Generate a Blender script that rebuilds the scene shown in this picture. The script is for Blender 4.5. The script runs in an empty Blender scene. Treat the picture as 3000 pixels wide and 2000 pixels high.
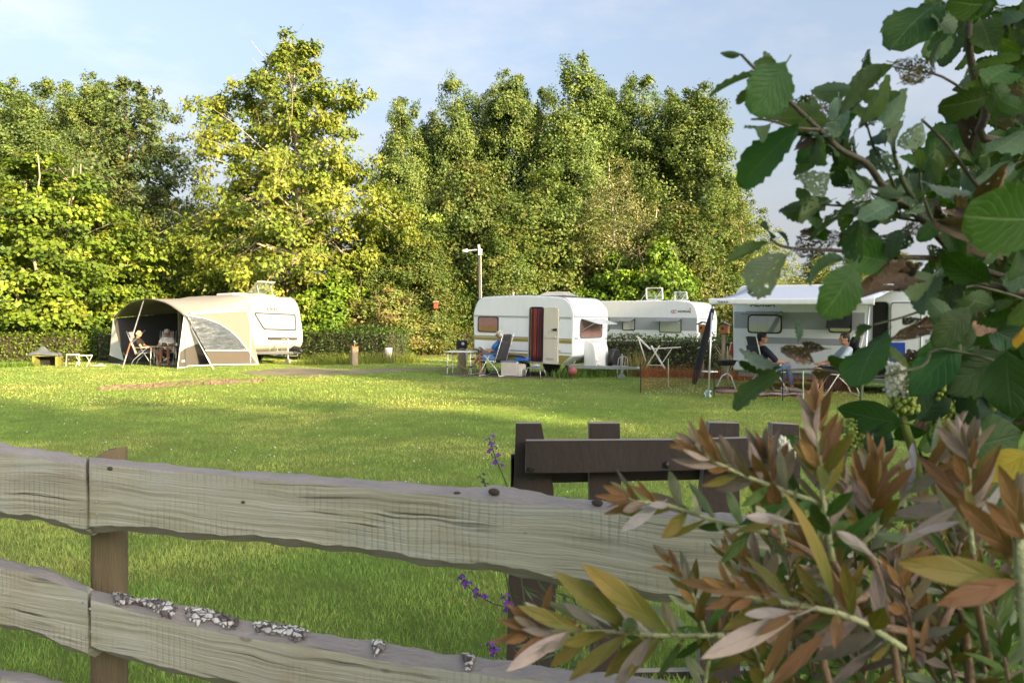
import bpy, bmesh, math, random
import numpy as np
from mathutils import Vector, Matrix, Euler
random.seed(7); RNG = np.random.default_rng(7)
SC = bpy.context.scene
COL = SC.collection
# ---------------------------------------------------------------- camera
EYE, FPX, HOR = 1.5, 2266.0, 948.0          # eye height, focal length and horizon row in photo pixels
cam_data = bpy.data.cameras.new('camera'); cam = bpy.data.objects.new('camera', cam_data); COL.objects.link(cam)
cam.location = (0, 0, EYE); cam.rotation_euler = (math.radians(90), 0, 0)
cam_data.sensor_width = 36.0; cam_data.lens = 36.0 * FPX / 3000.0
cam_data.shift_y = -52.0 / 3000.0; cam_data.clip_start = 0.05; cam_data.clip_end = 2000
cam_data.dof.use_dof = True; cam_data.dof.focus_distance = 14.0; cam_data.dof.aperture_fstop = 12.0
SC.camera = cam
# ---------------------------------------------------------------- sky and sun
SUN_EL = 15.0; SUN_AZ = (0.74, -0.67)
_n = math.hypot(*SUN_AZ); SUN_AZ = (SUN_AZ[0] / _n, SUN_AZ[1] / _n)
SUN_ROT = math.atan2(SUN_AZ[0], SUN_AZ[1])
world = bpy.data.worlds.new('World'); SC.world = world; world.use_nodes = True
wt = world.node_tree; wn = wt.nodes; wn.clear()
def _wn(t, **k):
    n = wn.new(t)
    for a, b in k.items(): setattr(n, a, b)
    return n
w_out = _wn('ShaderNodeOutputWorld'); w_bg = _wn('ShaderNodeBackground'); w_bg.inputs[1].default_value = 0.15
w_sky = _wn('ShaderNodeTexSky', sky_type='NISHITA', sun_disc=False, sun_elevation=math.radians(SUN_EL), sun_rotation=SUN_ROT,
            air_density=1.0, dust_density=9.0, ozone_density=2.2)
w_tc = _wn('ShaderNodeTexCoord'); w_map = _wn('ShaderNodeMapping'); w_map.inputs['Scale'].default_value = (1.0, 1.0, 2.6)
w_map.inputs['Location'].default_value = (0.15, 0.1, 0.35)
w_noise = _wn('ShaderNodeTexNoise'); w_noise.inputs['Scale'].default_value = 3.2; w_noise.inputs['Detail'].default_value = 9; w_noise.inputs['Roughness'].default_value = 0.62
w_ramp = _wn('ShaderNodeValToRGB'); w_ramp.color_ramp.elements[0].position = 0.47; w_ramp.color_ramp.elements[1].position = 0.80
w_ramp.color_ramp.elements[1].color = (0.55, 0.55, 0.55, 1)
w_bw = _wn('ShaderNodeRGBToBW'); w_tint = _wn('ShaderNodeMix', data_type='RGBA', blend_type='MULTIPLY'); w_tint.inputs[0].default_value = 1.0
w_tint.inputs[7].default_value = (1.55, 1.47, 1.50, 1)
w_mix = _wn('ShaderNodeMix', data_type='RGBA')
w_hsv = _wn('ShaderNodeHueSaturation'); w_hsv.inputs['Saturation'].default_value = 0.72
L = wt.links.new
L(w_tc.outputs['Generated'], w_map.inputs[0]); L(w_map.outputs[0], w_noise.inputs['Vector']); L(w_noise.outputs[0], w_ramp.inputs[0])
L(w_sky.outputs[0], w_hsv.inputs['Color']); L(w_hsv.outputs[0], w_bw.inputs[0]); L(w_bw.outputs[0], w_tint.inputs[6]); L(w_ramp.outputs[0], w_mix.inputs[0])
w_sep = _wn('ShaderNodeSeparateXYZ'); w_hz = _wn('ShaderNodeMapRange', interpolation_type='SMOOTHSTEP'); w_hz.inputs[1].default_value = 0.0; w_hz.inputs[2].default_value = 0.34; w_hz.inputs[3].default_value = 0.75; w_hz.inputs[4].default_value = 0.0
w_hc = _wn('ShaderNodeMix', data_type='RGBA'); w_hc.inputs[7].default_value = (1.62, 1.68, 1.80, 1)
L(w_tc.outputs['Generated'], w_sep.inputs[0]); L(w_sep.outputs[2], w_hz.inputs[0]); L(w_hz.outputs[0], w_hc.inputs[0])
L(w_hsv.outputs[0], w_mix.inputs[6]); L(w_tint.outputs[2], w_mix.inputs[7]); L(w_mix.outputs[2], w_hc.inputs[6]); L(w_hc.outputs[2], w_bg.inputs[0]); L(w_bg.outputs[0], w_out.inputs[0])
sun_d = bpy.data.lights.new('sun', 'SUN'); sun_d.energy = 5.0; sun_d.angle = math.radians(0.6); sun_d.color = (1.0, 0.75, 0.40)
sun = bpy.data.objects.new('sun', sun_d); COL.objects.link(sun); sun.location = (20, -20, 20)
_e = math.radians(SUN_EL)
SUN_DIR = Vector((SUN_AZ[0] * math.cos(_e), SUN_AZ[1] * math.cos(_e), math.sin(_e)))
sun.rotation_euler = SUN_DIR.to_track_quat('Z', 'Y').to_euler()
SC.view_settings.view_transform = 'Standard'; SC.view_settings.look = 'None'; SC.view_settings.exposure = 1.68; SC.view_settings.gamma = 1.0
SC.view_settings.use_curve_mapping = False
SC.cycles.use_denoising = True; SC.cycles.max_bounces = 7; SC.cycles.transparent_max_bounces = 12
SC.cycles.transmission_bounces = 4; SC.cycles.diffuse_bounces = 4; SC.cycles.glossy_bounces = 3
SC.cycles.use_adaptive_sampling = True; SC.cycles.adaptive_threshold = 0.012; SC.cycles.caustics_reflective = False; SC.cycles.caustics_refractive = False

# ---------------------------------------------------------------- helpers
def P(px, py, d):
    """world point on the ray of photo pixel (px, py), at depth d"""
    return Vector(((px - 1500.0) * d / FPX, d, EYE - (py - HOR) * d / FPX))
def G(px, py):
    """ground point seen at a photo pixel"""
    d = EYE * FPX / (py - HOR); return Vector(((px - 1500.0) * d / FPX, d, 0))
def X(px, d): return (px - 1500.0) * d / FPX

class MB:
    def __init__(s): s.v = []; s.f = []; s.m = []
    def add(s, vs, fs, mi=0):
        o = len(s.v); s.v += [tuple(v) for v in vs]; s.f += [tuple(i + o for i in f) for f in fs]; s.m += [mi] * len(fs); return s
    def box(s, c, d, mi=0, R=None):
        x, y, z = [a / 2 for a in d]
        vs = [Vector((i * x, j * y, k * z)) for k in (-1, 1) for j in (-1, 1) for i in (-1, 1)]
        if R is not None: vs = [R @ v for v in vs]
        c = Vector(c); return s.add([v + c for v in vs], [(0, 2, 3, 1), (4, 5, 7, 6), (0, 1, 5, 4), (2, 6, 7, 3), (0, 4, 6, 2), (1, 3, 7, 5)], mi)
    def span(s, a, b, mi=0):
        a = Vector(a); b = Vector(b); return s.box((a + b) / 2, [abs(q) for q in (b - a)], mi)
    def tube(s, pts, r, n=8, mi=0, cap=True, sq=1.0):
        pts = [Vector(p) for p in pts]; k = len(pts); rs = r if isinstance(r, (list, tuple)) else [r] * k
        vs = []; ref = None
        for i, p in enumerate(pts):
            t = (pts[min(i + 1, k - 1)] - pts[max(i - 1, 0)]).normalized()
            if ref is None: ref = Vector((1, 0, 0)) if abs(t.x) < 0.8 else Vector((0, 1, 0))
            a = (ref - t * ref.dot(t)).normalized(); b = t.cross(a); ref = a
            for j in range(n):
                q = 2 * math.pi * j / n; vs.append(p + (a * math.cos(q) + b * math.sin(q) * sq) * rs[i])
        fs = [(i * n + j, i * n + (j + 1) % n, (i + 1) * n + (j + 1) % n, (i + 1) * n + j) for i in range(k - 1) for j in range(n)]
        if cap: fs += [tuple(range(n - 1, -1, -1)), tuple((k - 1) * n + j for j in range(n))]
        return s.add(vs, fs, mi)
    def bar(s, a, b, w, h, up=(0, 0, 1), mi=0):
        a = Vector(a); b = Vector(b); t = (b - a); l = t.length; t = t / l; u = Vector(up); x = u.cross(t)
        if x.length < 1e-4: x = Vector((1, 0, 0)).cross(t)
        x.normalize(); z = t.cross(x); R = Matrix((x, t, z)).transposed(); return s.box((a + b) / 2, (w, l, h), mi, R)
    def ball(s, c, r, n=10, m=7, mi=0, R=None):
        r = r if isinstance(r, (list, tuple)) else (r, r, r); c = Vector(c); vs = []
        for i in range(m + 1):
            t = math.pi * i / m
            for j in range(n):
                q = 2 * math.pi * j / n; v = Vector((r[0] * math.sin(t) * math.cos(q), r[1] * math.sin(t) * math.sin(q), r[2] * math.cos(t)))
                if R is not None: v = R @ v
                vs.append(c + v)
        return s.add(vs, [(i * n + j, (i + 1) * n + j, (i + 1) * n + (j + 1) % n, i * n + (j + 1) % n) for i in range(m) for j in range(n)], mi)
    def lathe(s, prof, c=(0, 0, 0), n=14, mi=0, R=None):
        c = Vector(c); vs = []
        for r, z in prof:
            for j in range(n):
                q = 2 * math.pi * j / n; v = Vector((r * math.cos(q), r * math.sin(q), z))
                vs.append(c + (R @ v if R is not None else v))
        k = len(prof); fs = [(i * n + j, i * n + (j + 1) % n, (i + 1) * n + (j + 1) % n, (i + 1) * n + j) for i in range(k - 1) for j in range(n)]
        fs += [tuple(range(n - 1, -1, -1)), tuple((k - 1) * n + j for j in range(n))]
        return s.add(vs, fs, mi)
    def prism(s, poly, fn, t0, t1, mi=0):
        """poly: 2-D outline, fn(a,b,t) -> 3-D point"""
        n = len(poly); vs = [fn(a, b, t0) for a, b in poly] + [fn(a, b, t1) for a, b in poly]
        return s.add(vs, [tuple(range(n - 1, -1, -1)), tuple(range(n, 2 * n))] + [(i, (i + 1) % n, n + (i + 1) % n, n + i) for i in range(n)], mi)
    def sheet(s, fn, nu, nv, th=0.0, mi=0):
        vs = [fn(i / nu, j / nv) for i in range(nu + 1) for j in range(nv + 1)]
        w = nv + 1
        return s.add(vs, [(i * w + j, (i + 1) * w + j, (i + 1) * w + j + 1, i * w + j + 1) for i in range(nu) for j in range(nv)], mi)
    def loft(s, secs, n=12, mi=0):
        """secs: (centre, rx, ry[, tilt vector]) ellipses, x kept"""
        vs = []
        k = len(secs)
        for i, (c, rx, ry) in enumerate(secs):
            c = Vector(c); t = (Vector(secs[min(i + 1, k - 1)][0]) - Vector(secs[max(i - 1, 0)][0])).normalized()
            a = Vector((1, 0, 0)); a = (a - t * a.dot(t)).normalized(); b = t.cross(a)
            for j in range(n):
                q = 2 * math.pi * j / n; vs.append(c + a * math.cos(q) * rx + b * math.sin(q) * ry)
        fs = [(i * n + j, i * n + (j + 1) % n, (i + 1) * n + (j + 1) % n, (i + 1) * n + j) for i in range(k - 1) for j in range(n)]
        fs += [tuple(range(n - 1, -1, -1)), tuple((k - 1) * n + j for j in range(n))]
        return s.add(vs, fs, mi)
    def build(s, name, mats, parent=None, smooth=False, bevel=0, solid=0, seg=2, recalc=True, auto=None):
        me = bpy.data.meshes.new(name); me.from_pydata(s.v, [], s.f)
        mats = mats if isinstance(mats, (list, tuple)) else [mats]
        for m in mats: me.materials.append(m)
        if any(s.m): me.polygons.foreach_set('material_index', s.m)
        if recalc:
            bm = bmesh.new(); bm.from_mesh(me); bmesh.ops.recalc_face_normals(bm, faces=bm.faces); bm.to_mesh(me); bm.free()
        if smooth: me.polygons.foreach_set('use_smooth', [True] * len(me.polygons))
        if auto: me.set_sharp_from_angle(angle=math.radians(auto))
        o = bpy.data.objects.new(name, me); COL.objects.link(o)
        if parent is not None: o.parent = parent
        if solid:
            md = o.modifiers.new('solid', 'SOLIDIFY'); md.thickness = solid; md.offset = 0
        if bevel:
            md = o.modifiers.new('bevel', 'BEVEL'); md.width = bevel; md.segments = seg; md.limit_method = 'ANGLE'; md.angle_limit = math.radians(32); md.harden_normals = False
        return o

def tag(o, label, cat, group=None):
    o['label'] = label; o['category'] = cat
    if group: o['group'] = group
    return o
def thing(name, loc, rz, label, cat, group=None, ry=0.0, rx=0.0):
    o = bpy.data.objects.new(name, None); COL.objects.link(o); o.empty_display_size = 0.2
    o.location = loc; o.rotation_euler = (rx, ry, rz)
    return tag(o, label, cat, group)
def structure(o): o['kind'] = 'structure'; return o
def stuff(o): o['kind'] = 'stuff'; return o
def copy_tree(o, parent=None):
    c = o.copy(); COL.objects.link(c); c.parent = parent
    for ch in list(o.children): copy_tree(ch, c)
    return c
def mesh_np(name, verts, faces, mats, parent=None, cols=None, smooth=False):
    """fast mesh from numpy arrays; faces (n,k); cols: per-vertex rgb"""
    me = bpy.data.meshes.new(name); nv = len(verts); nf, k = faces.shape
    me.vertices.add(nv); me.vertices.foreach_set('co', np.ascontiguousarray(verts, dtype=np.float32).ravel())
    me.loops.add(nf * k); me.loops.foreach_set('vertex_index', np.ascontiguousarray(faces, dtype=np.int32).ravel())
    me.polygons.add(nf); me.polygons.foreach_set('loop_start', np.arange(0, nf * k, k, dtype=np.int32))
    me.polygons.foreach_set('loop_total', np.full(nf, k, dtype=np.int32))
    if smooth: me.polygons.foreach_set('use_smooth', np.ones(nf, dtype=bool))
    me.update(calc_edges=True)
    for m in (mats if isinstance(mats, (list, tuple)) else [mats]): me.materials.append(m)
    if cols is not None:
        at = me.color_attributes.new('Col', 'FLOAT_COLOR', 'POINT')
        c4 = np.ones((nv, 4), dtype=np.float32); c4[:, :3] = cols; at.data.foreach_set('color', c4.ravel())
    o = bpy.data.objects.new(name, me); COL.objects.link(o)
    if parent is not None: o.parent = parent
    return o
def text_mesh(s, size, mat, parent, M, name='lettering', depth=0.002, shear=0.0, bold=0.0, sx=1.0):
    cu = bpy.data.curves.new('t', 'FONT'); cu.body = s; cu.size = size; cu.extrude = depth; cu.shear = shear; cu.offset = bold; cu.align_x = 'CENTER'; cu.align_y = 'CENTER'; cu.resolution_u = 3
    o = bpy.data.objects.new('t', cu); COL.objects.link(o); bpy.context.view_layer.update()
    me = bpy.data.meshes.new_from_object(o.evaluated_get(bpy.context.evaluated_depsgraph_get())); COL.objects.unlink(o); bpy.data.objects.remove(o)
    me.materials.clear(); me.materials.append(mat); me.transform(Matrix.Diagonal((sx, 1, 1, 1)))
    r = bpy.data.objects.new(name, me); COL.objects.link(r); r.parent = parent; r.matrix_local = M
    return r

# ---------------------------------------------------------------- materials
_MATS = {}
def nodes(name):
    m = bpy.data.materials.new(name); m.use_nodes = True; t = m.node_tree; t.nodes.clear()
    def N(kind, **k):
        n = t.nodes.new(kind)
        for a, b in k.items():
            if a[0] == '_': n.inputs[int(a[1:])].default_value = b
            else: setattr(n, a, b)
        return n
    return m, t, N, t.links.new
def mix_rgb(N, Lk, fac, a, b, mode='MIX'):
    n = N('ShaderNodeMix', data_type='RGBA', blend_type=mode)
    for i, v in ((0, fac), (6, a), (7, b)):
        if hasattr(v, 'links') or hasattr(v, 'is_linked'): Lk(v, n.inputs[i])
        else: n.inputs[i].default_value = v if i == 0 else (*v[:3], 1)
    return n.outputs[2]
def ramp(N, Lk, src, stops):
    r = N('ShaderNodeValToRGB'); Lk(src, r.inputs[0]); e = r.color_ramp.elements
    while len(e) < len(stops): e.new(0.5)
    for q, (p, c) in zip(e, stops):
        q.position = p; q.color = (*(c if isinstance(c, (tuple, list)) else (c, c, c)), 1)
    return r.outputs[0]
def noise(N, Lk, vec, scale, detail=4, rough=0.55, dist=0.0):
    n = N('ShaderNodeTexNoise'); n.inputs['Scale'].default_value = scale; n.inputs['Detail'].default_value = detail
    n.inputs['Roughness'].default_value = rough; n.inputs['Distortion'].default_value = dist
    if vec is not None: Lk(vec, n.inputs['Vector'])
    return n.outputs[0]
def M(name, col, rough=0.55, metal=0.0, var=0.12, scale=6.0, bump=0.0, bscale=60.0, spec=0.5, coat=0.0, stretch=(1, 1, 1), dirt=0.0, trans=0.0):
    """painted / moulded / woven surface with uneven tone, slight relief and an uneven gloss"""
    if name in _MATS: return _MATS[name]
    m, t, N, Lk = nodes(name)
    tc = N('ShaderNodeTexCoord'); mp = N('ShaderNodeMapping'); mp.inputs['Scale'].default_value = stretch; Lk(tc.outputs['Object'], mp.inputs[0])
    n1 = noise(N, Lk, mp.outputs[0], scale, 6, 0.6)
    c0 = tuple(min(1, a * (1 - var)) for a in col); c1 = tuple(min(1, a * (1 + var)) for a in col)
    c = mix_rgb(N, Lk, n1, c0, c1)
    if dirt:
        mp2 = N('ShaderNodeMapping'); mp2.inputs['Scale'].default_value = (3.5, 3.5, 0.55); Lk(tc.outputs['Object'], mp2.inputs[0])
        n2 = ramp(N, Lk, noise(N, Lk, mp2.outputs[0], 2.2, 7, 0.68), [(0.48, 0.0), (0.75, dirt)])
        c = mix_rgb(N, Lk, n2, c, (0.20, 0.19, 0.15))
    b = N('ShaderNodeBsdfPrincipled'); Lk(c, b.inputs['Base Color']); b.inputs['Metallic'].default_value = metal
    b.inputs['Specular IOR Level'].default_value = spec; b.inputs['Coat Weight'].default_value = coat
    mr = N('ShaderNodeMapRange'); Lk(n1, mr.inputs[0]); mr.inputs[3].default_value = max(0.03, rough - 0.1); mr.inputs[4].default_value = min(1, rough + 0.1); Lk(mr.outputs[0], b.inputs['Roughness'])
    if bump:
        bp = N('ShaderNodeBump'); bp.inputs['Strength'].default_value = bump; bp.inputs['Distance'].default_value = 0.01
        Lk(noise(N, Lk, mp.outputs[0], bscale, 3, 0.6), bp.inputs['Height']); Lk(bp.outputs[0], b.inputs['Normal'])
    out = N('ShaderNodeOutputMaterial')
    if trans:
        tr = N('ShaderNodeBsdfTranslucent'); Lk(c, tr.inputs[0]); mx = N('ShaderNodeMixShader', _0=trans); Lk(b.outputs[0], mx.inputs[1]); Lk(tr.outputs[0], mx.inputs[2]); Lk(mx.outputs[0], out.inputs[0])
    else: Lk(b.outputs[0], out.inputs[0])
    _MATS[name] = m; return m
def glass(name, tint=(0.8, 0.85, 0.88), alpha=0.35, rough=0.06):
    if name in _MATS: return _MATS[name]
    m, t, N, Lk = nodes(name); g = N('ShaderNodeBsdfGlossy'); g.inputs['Roughness'].default_value = rough; g.inputs[0].default_value = (0.9, 0.9, 0.9, 1)
    tr = N('ShaderNodeBsdfTransparent'); tr.inputs[0].default_value = (*tint, 1); mx = N('ShaderNodeMixShader', _0=alpha)
    tc = N('ShaderNodeTexCoord'); bp = N('ShaderNodeBump'); bp.inputs['Strength'].default_value = 0.15; Lk(noise(N, Lk, tc.outputs['Object'], 5, 3), bp.inputs['Height']); Lk(bp.outputs[0], g.inputs['Normal'])
    Lk(tr.outputs[0], mx.inputs[1]); Lk(g.outputs[0], mx.inputs[2]); o = N('ShaderNodeOutputMaterial'); Lk(mx.outputs[0], o.inputs[0]); _MATS[name] = m; return m
def leaf_mat(name, tint=(1, 1, 1), trans=0.4, rough=0.5, spec=0.3):
    """crown foliage: colour from the leaf's own attribute"""
    if name in _MATS: return _MATS[name]
    m, t, N, Lk = nodes(name); a = N('ShaderNodeVertexColor', layer_name='Col')
    oi = N('ShaderNodeObjectInfo'); hs = N('ShaderNodeHueSaturation'); mr = N('ShaderNodeMapRange'); Lk(oi.outputs['Random'], mr.inputs[0]); mr.inputs[3].default_value = 0.85; mr.inputs[4].default_value = 1.12
    Lk(mr.outputs[0], hs.inputs['Value']); Lk(a.outputs[0], hs.inputs['Color'])
    c = mix_rgb(N, Lk, 1.0, hs.outputs[0], tint, 'MULTIPLY')
    b = N('ShaderNodeBsdfPrincipled'); Lk(c, b.inputs['Base Color']); b.inputs['Roughness'].default_value = rough; b.inputs['Specular IOR Level'].default_value = spec
    tr = N('ShaderNodeBsdfTranslucent'); c2 = mix_rgb(N, Lk, 1.0, c, (1.1, 1.25, 0.5), 'MULTIPLY'); Lk(c2, tr.inputs[0])
    mx = N('ShaderNodeMixShader', _0=trans); Lk(b.outputs[0], mx.inputs[1]); Lk(tr.outputs[0], mx.inputs[2]); o = N('ShaderNodeOutputMaterial'); Lk(mx.outputs[0], o.inputs[0])
    _MATS[name] = m; return m
# ================================================================ ground
def lawn_material():
    m, t, N, Lk = nodes('lawn'); tc = N('ShaderNodeTexCoord'); v = tc.outputs['Object']
    big = noise(N, Lk, v, 0.35, 4, 0.6); mid = noise(N, Lk, v, 2.3, 5, 0.6); mp = N('ShaderNodeMapping'); mp.inputs['Scale'].default_value = (0.35, 1.3, 1); Lk(v, mp.inputs[0])
    streak = noise(N, Lk, mp.outputs[0], 1.6, 4, 0.6); fine = noise(N, Lk, v, 90, 3, 0.7)
    c = ramp(N, Lk, big, [(0.3, (0.155, 0.25, 0.045)), (0.55, (0.22, 0.29, 0.055)), (0.75, (0.27, 0.30, 0.07))])
    c = mix_rgb(N, Lk, ramp(N, Lk, streak, [(0.5, 0.0), (0.75, 0.55)]), c, (0.33, 0.32, 0.09))
    c = mix_rgb(N, Lk, ramp(N, Lk, mid, [(0.55, 0.0), (0.8, 0.5)]), c, (0.13, 0.22, 0.038))
    c = mix_rgb(N, Lk, ramp(N, Lk, fine, [(0.35, 0.55), (0.62, 0.0)]), c, (0.08, 0.125, 0.026))
    b = N('ShaderNodeBsdfPrincipled'); Lk(c, b.inputs['Base Color']); b.inputs['Roughness'].default_value = 0.9; b.inputs['Specular IOR Level'].default_value = 0.15
    bp = N('ShaderNodeBump'); bp.inputs['Strength'].default_value = 0.9; bp.inputs['Distance'].default_value = 0.03; Lk(fine, bp.inputs['Height']); Lk(bp.outputs[0], b.inputs['Normal'])
    o = N('ShaderNodeOutputMaterial'); Lk(b.outputs[0], o.inputs[0]); return m
def soil_material(name, c0, c1, sc=14):
    m, t, N, Lk = nodes(name); tc = N('ShaderNodeTexCoord'); v = tc.outputs['Object']
    a = noise(N, Lk, v, sc, 7, 0.7); b2 = noise(N, Lk, v, 1.2, 4, 0.6); f = noise(N, Lk, v, sc * 8, 4, 0.7)
    c = ramp(N, Lk, a, [(0.3, c0), (0.7, c1)]); c = mix_rgb(N, Lk, ramp(N, Lk, b2, [(0.52, 0.0), (0.62, 0.75)]), c, (0.10, 0.14, 0.03))
    b = N('ShaderNodeBsdfPrincipled'); Lk(c, b.inputs['Base Color']); b.inputs['Roughness'].default_value = 0.95
    bp = N('ShaderNodeBump'); bp.inputs['Strength'].default_value = 1.0; bp.inputs['Distance'].default_value = 0.02; Lk(f, bp.inputs['Height']); Lk(bp.outputs[0], b.inputs['Normal'])
    o = N('ShaderNodeOutputMaterial'); Lk(b.outputs[0], o.inputs[0]); return m
M_LAWN = lawn_material()
g = MB(); nx = 40
g.sheet(lambda a, b: ((a - 0.5) * 1600, (b - 0.5) * 1600, 0.0), 8, 8)
structure(g.build('ground', M_LAWN, recalc=False))
def wobble(poly, amp=0.12, sub=6):
    out = []
    for i in range(len(poly)):
        a = Vector(poly[i]); b = Vector(poly[(i + 1) % len(poly)])
        for k in range(sub):
            p = a.lerp(b, k / sub); out.append((p.x + random.uniform(-amp, amp), p.y + random.uniform(-amp, amp), 0))
    return out
def patch(name, poly, z, mat, amp=0.12, sub=6):
    pts = wobble([p for p in poly], amp, sub); m = MB(); m.add([(x, y, z) for x, y, _ in pts], [tuple(range(len(pts)))])
    o = m.build(name, mat, recalc=False)
    bm = bmesh.new(); bm.from_mesh(o.data); bmesh.ops.triangulate(bm, faces=bm.faces)
    for f in bm.faces:
        if f.normal.z < 0: f.normal_flip()
    bm.to_mesh(o.data); bm.free(); return structure(o)
M_SOIL = soil_material('bare_soil', (0.13, 0.09, 0.055), (0.25, 0.185, 0.12))
M_PATH = soil_material('worn_track', (0.17, 0.145, 0.10), (0.30, 0.25, 0.18), 22)
M_PITCH = soil_material('trodden_pitch', (0.10, 0.085, 0.06), (0.19, 0.16, 0.11), 18)
# bare strip of turned soil in the lawn: a low rough ridge
strip = [G(x, y) for x, y in ((300, 1140), (420, 1134), (520, 1126), (620, 1122), (700, 1119), (770, 1117))]
w = [0.10, 0.26, 0.34, 0.32, 0.24, 0.08]
vs, fs = [], []; NS = 90; NW = 9
for i in range(NS + 1):
    t = i / NS * (len(strip) - 1); k = min(int(t), len(strip) - 2); c = strip[k].lerp(strip[k + 1], t - k); ww = w[k] + (w[k + 1] - w[k]) * (t - k)
    for j in range(NW + 1):
        q = j / NW * 2 - 1; e = (1 - q * q)
        vs.append((c.x + random.uniform(-.03, .03), c.y + q * ww * 1.9 * random.uniform(.85, 1.15), 0.002 + e * 0.035 + (random.uniform(0, .06) if 0 < j < NW else -0.01)))
for i in range(NS):
    for j in range(NW): fs.append((i * (NW + 1) + j, (i + 1) * (NW + 1) + j, (i + 1) * (NW + 1) + j + 1, i * (NW + 1) + j + 1))
structure(MB().add(vs, fs).build('soil_strip', M_SOIL))
patch('track', [G(x, y) for x, y in ((690, 1090), (860, 1076), (1010, 1083), (1200, 1078), (1360, 1075), (1360, 1079), (1200, 1087), (1010, 1097), (900, 1104), (780, 1100))], 0.006, M_PATH, 0.15)
patch('lane', [Vector((-4.5, 35.6, 0)), Vector((4, 34.2, 0)), Vector((4, 35.3, 0)), Vector((-4.5, 36.7, 0))], 0.006, M_PATH, 0.1)
patch('pitch', [G(x, y) for x, y in ((1270, 1096), (1400, 1088), (1800, 1088), (1850, 1096), (1800, 1103), (1650, 1111), (1500, 1109), (1330, 1103))], 0.006, M_PITCH, 0.15)
def px_poly_ground(pts): return [G(x, y) for x, y in pts]

# ---------------------------------------------------------------- grass blades
M_GRASS = leaf_mat('grass_blade', trans=0.35, rough=0.55, spec=0.25)
BARE = [[(p.x, p.y) for p in px_poly_ground(q)] for q in (
    ((690, 1092), (860, 1078), (1010, 1085), (1200, 1080), (1360, 1076), (1360, 1079), (1200, 1086), (1010, 1096), (900, 1102), (780, 1099)),
    ((1280, 1097), (1400, 1090), (1800, 1090), (1800, 1102), (1650, 1109), (1500, 1107), (1330, 1102)),
    ((320, 1139), (520, 1124), (770, 1116), (770, 1119), (620, 1130), (420, 1140)))]
def inside(xy, poly):
    x, y = xy[:, 0], xy[:, 1]; c = np.zeros(len(xy), bool); n = len(poly)
    for i in range(n):
        x1, y1 = poly[i]; x2, y2 = poly[(i + 1) % n]
        if y1 == y2: continue
        hit = ((y1 > y) != (y2 > y)) & (x < (x2 - x1) * (y - y1) / (y2 - y1) + x1); c ^= hit
    return c
def vnoise(xy, s, seed):
    """cheap smooth value noise for per-blade colour patches"""
    r = np.random.default_rng(seed); T = r.random((64, 64)); p = xy * s; i = np.floor(p).astype(int); f = p - i; f = f * f * (3 - 2 * f)
    a = T[i[:, 0] % 64, i[:, 1] % 64]; b = T[(i[:, 0] + 1) % 64, i[:, 1] % 64]; c = T[i[:, 0] % 64, (i[:, 1] + 1) % 64]; d = T[(i[:, 0] + 1) % 64, (i[:, 1] + 1) % 64]
    return (a * (1 - f[:, 0]) + b * f[:, 0]) * (1 - f[:, 1]) + (c * (1 - f[:, 0]) + d * f[:, 0]) * f[:, 1]
def grass(name, y0, y1, dens, h, wd, two, xl=None, xr=None, slack=0.75):
    ys = RNG.uniform(y0, y1, int((y1 - y0) * 2 * slack * y1 * dens)); xs = RNG.uniform(-slack * y1 - 0.3, slack * y1 + 0.3, len(ys))
    k = np.abs(xs) < slack * ys + 0.3
    if xl is not None: k &= (xs > xl) & (xs < xr)
    xy = np.stack([xs[k], ys[k]], 1)
    for b in BARE: xy = xy[~inside(xy, b)]
    clump = vnoise(xy, 2.4, 3) * 0.6 + vnoise(xy, 7.0, 4) * 0.4
    n = len(xy); hh = h * RNG.uniform(0.55, 1.25, n) * (0.65 + 0.7 * clump); an = RNG.uniform(0, 2 * np.pi, n); ln = RNG.uniform(0.15, 0.85, n) * hh; la = RNG.uniform(0, 2 * np.pi, n)
    base = np.stack([xy[:, 0], xy[:, 1], np.zeros(n)], 1); ww = (wd * RNG.uniform(0.7, 1.3, n))[:, None]; side = np.stack([np.cos(an), np.sin(an), np.zeros(n)], 1) * ww / 2
    lean = np.stack([np.cos(la) * ln, np.sin(la) * ln, hh], 1)
    pt = vnoise(xy, 0.55, 11); pt2 = vnoise(xy, 1.9, 12); dry = np.clip((pt * 0.6 + pt2 * 0.4 + RNG.normal(0, 0.13, n) - 0.45) * 2.2, 0, 1)[:, None]
    g0 = np.array([0.098, 0.150, 0.036]); g1 = np.array([0.215, 0.215, 0.070]); col = (g0 * (1 - dry) + g1 * dry) * 2.4 * RNG.uniform(0.75, 1.3, (n, 1)) * (0.62 + 0.76 * (0.5 * clump + 0.5 * vnoise(xy, 4.1, 8)))[:, None]
    straw = RNG.random(n) < 0.06; col[straw] = np.array([0.30, 0.27, 0.12]) * RNG.uniform(0.7, 1.1, (straw.sum(), 1))
    if two:
        mid = base + lean * 0.55 * np.array([0.7, 0.7, 1.15]); V = np.stack([base - side, base + side, mid - side * 0.75, mid + side * 0.75, base + lean], 1).reshape(-1, 3)
        i = np.arange(n)[:, None] * 5; F = np.concatenate([i + [0, 1, 3], i + [0, 3, 2], i + [2, 3, 4]]); C = np.repeat(col, 5, 0)
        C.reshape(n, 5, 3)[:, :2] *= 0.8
    else:
        V = np.stack([base - side, base + side, base + lean], 1).reshape(-1, 3); F = np.arange(n * 3).reshape(-1, 3); C = np.repeat(col, 3, 0)
    return stuff(tag(mesh_np(name, V, F, M_GRASS, cols=C), 'short mown grass of the camping lawn', 'grass'))
GQ = 1.0
grass('lawn_grass', 1.3, 3.0, 1500 * GQ, 0.045, 0.0045, True)
grass('lawn_grass', 3.0, 7.0, 6500 * GQ, 0.031, 0.0036, True)
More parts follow.
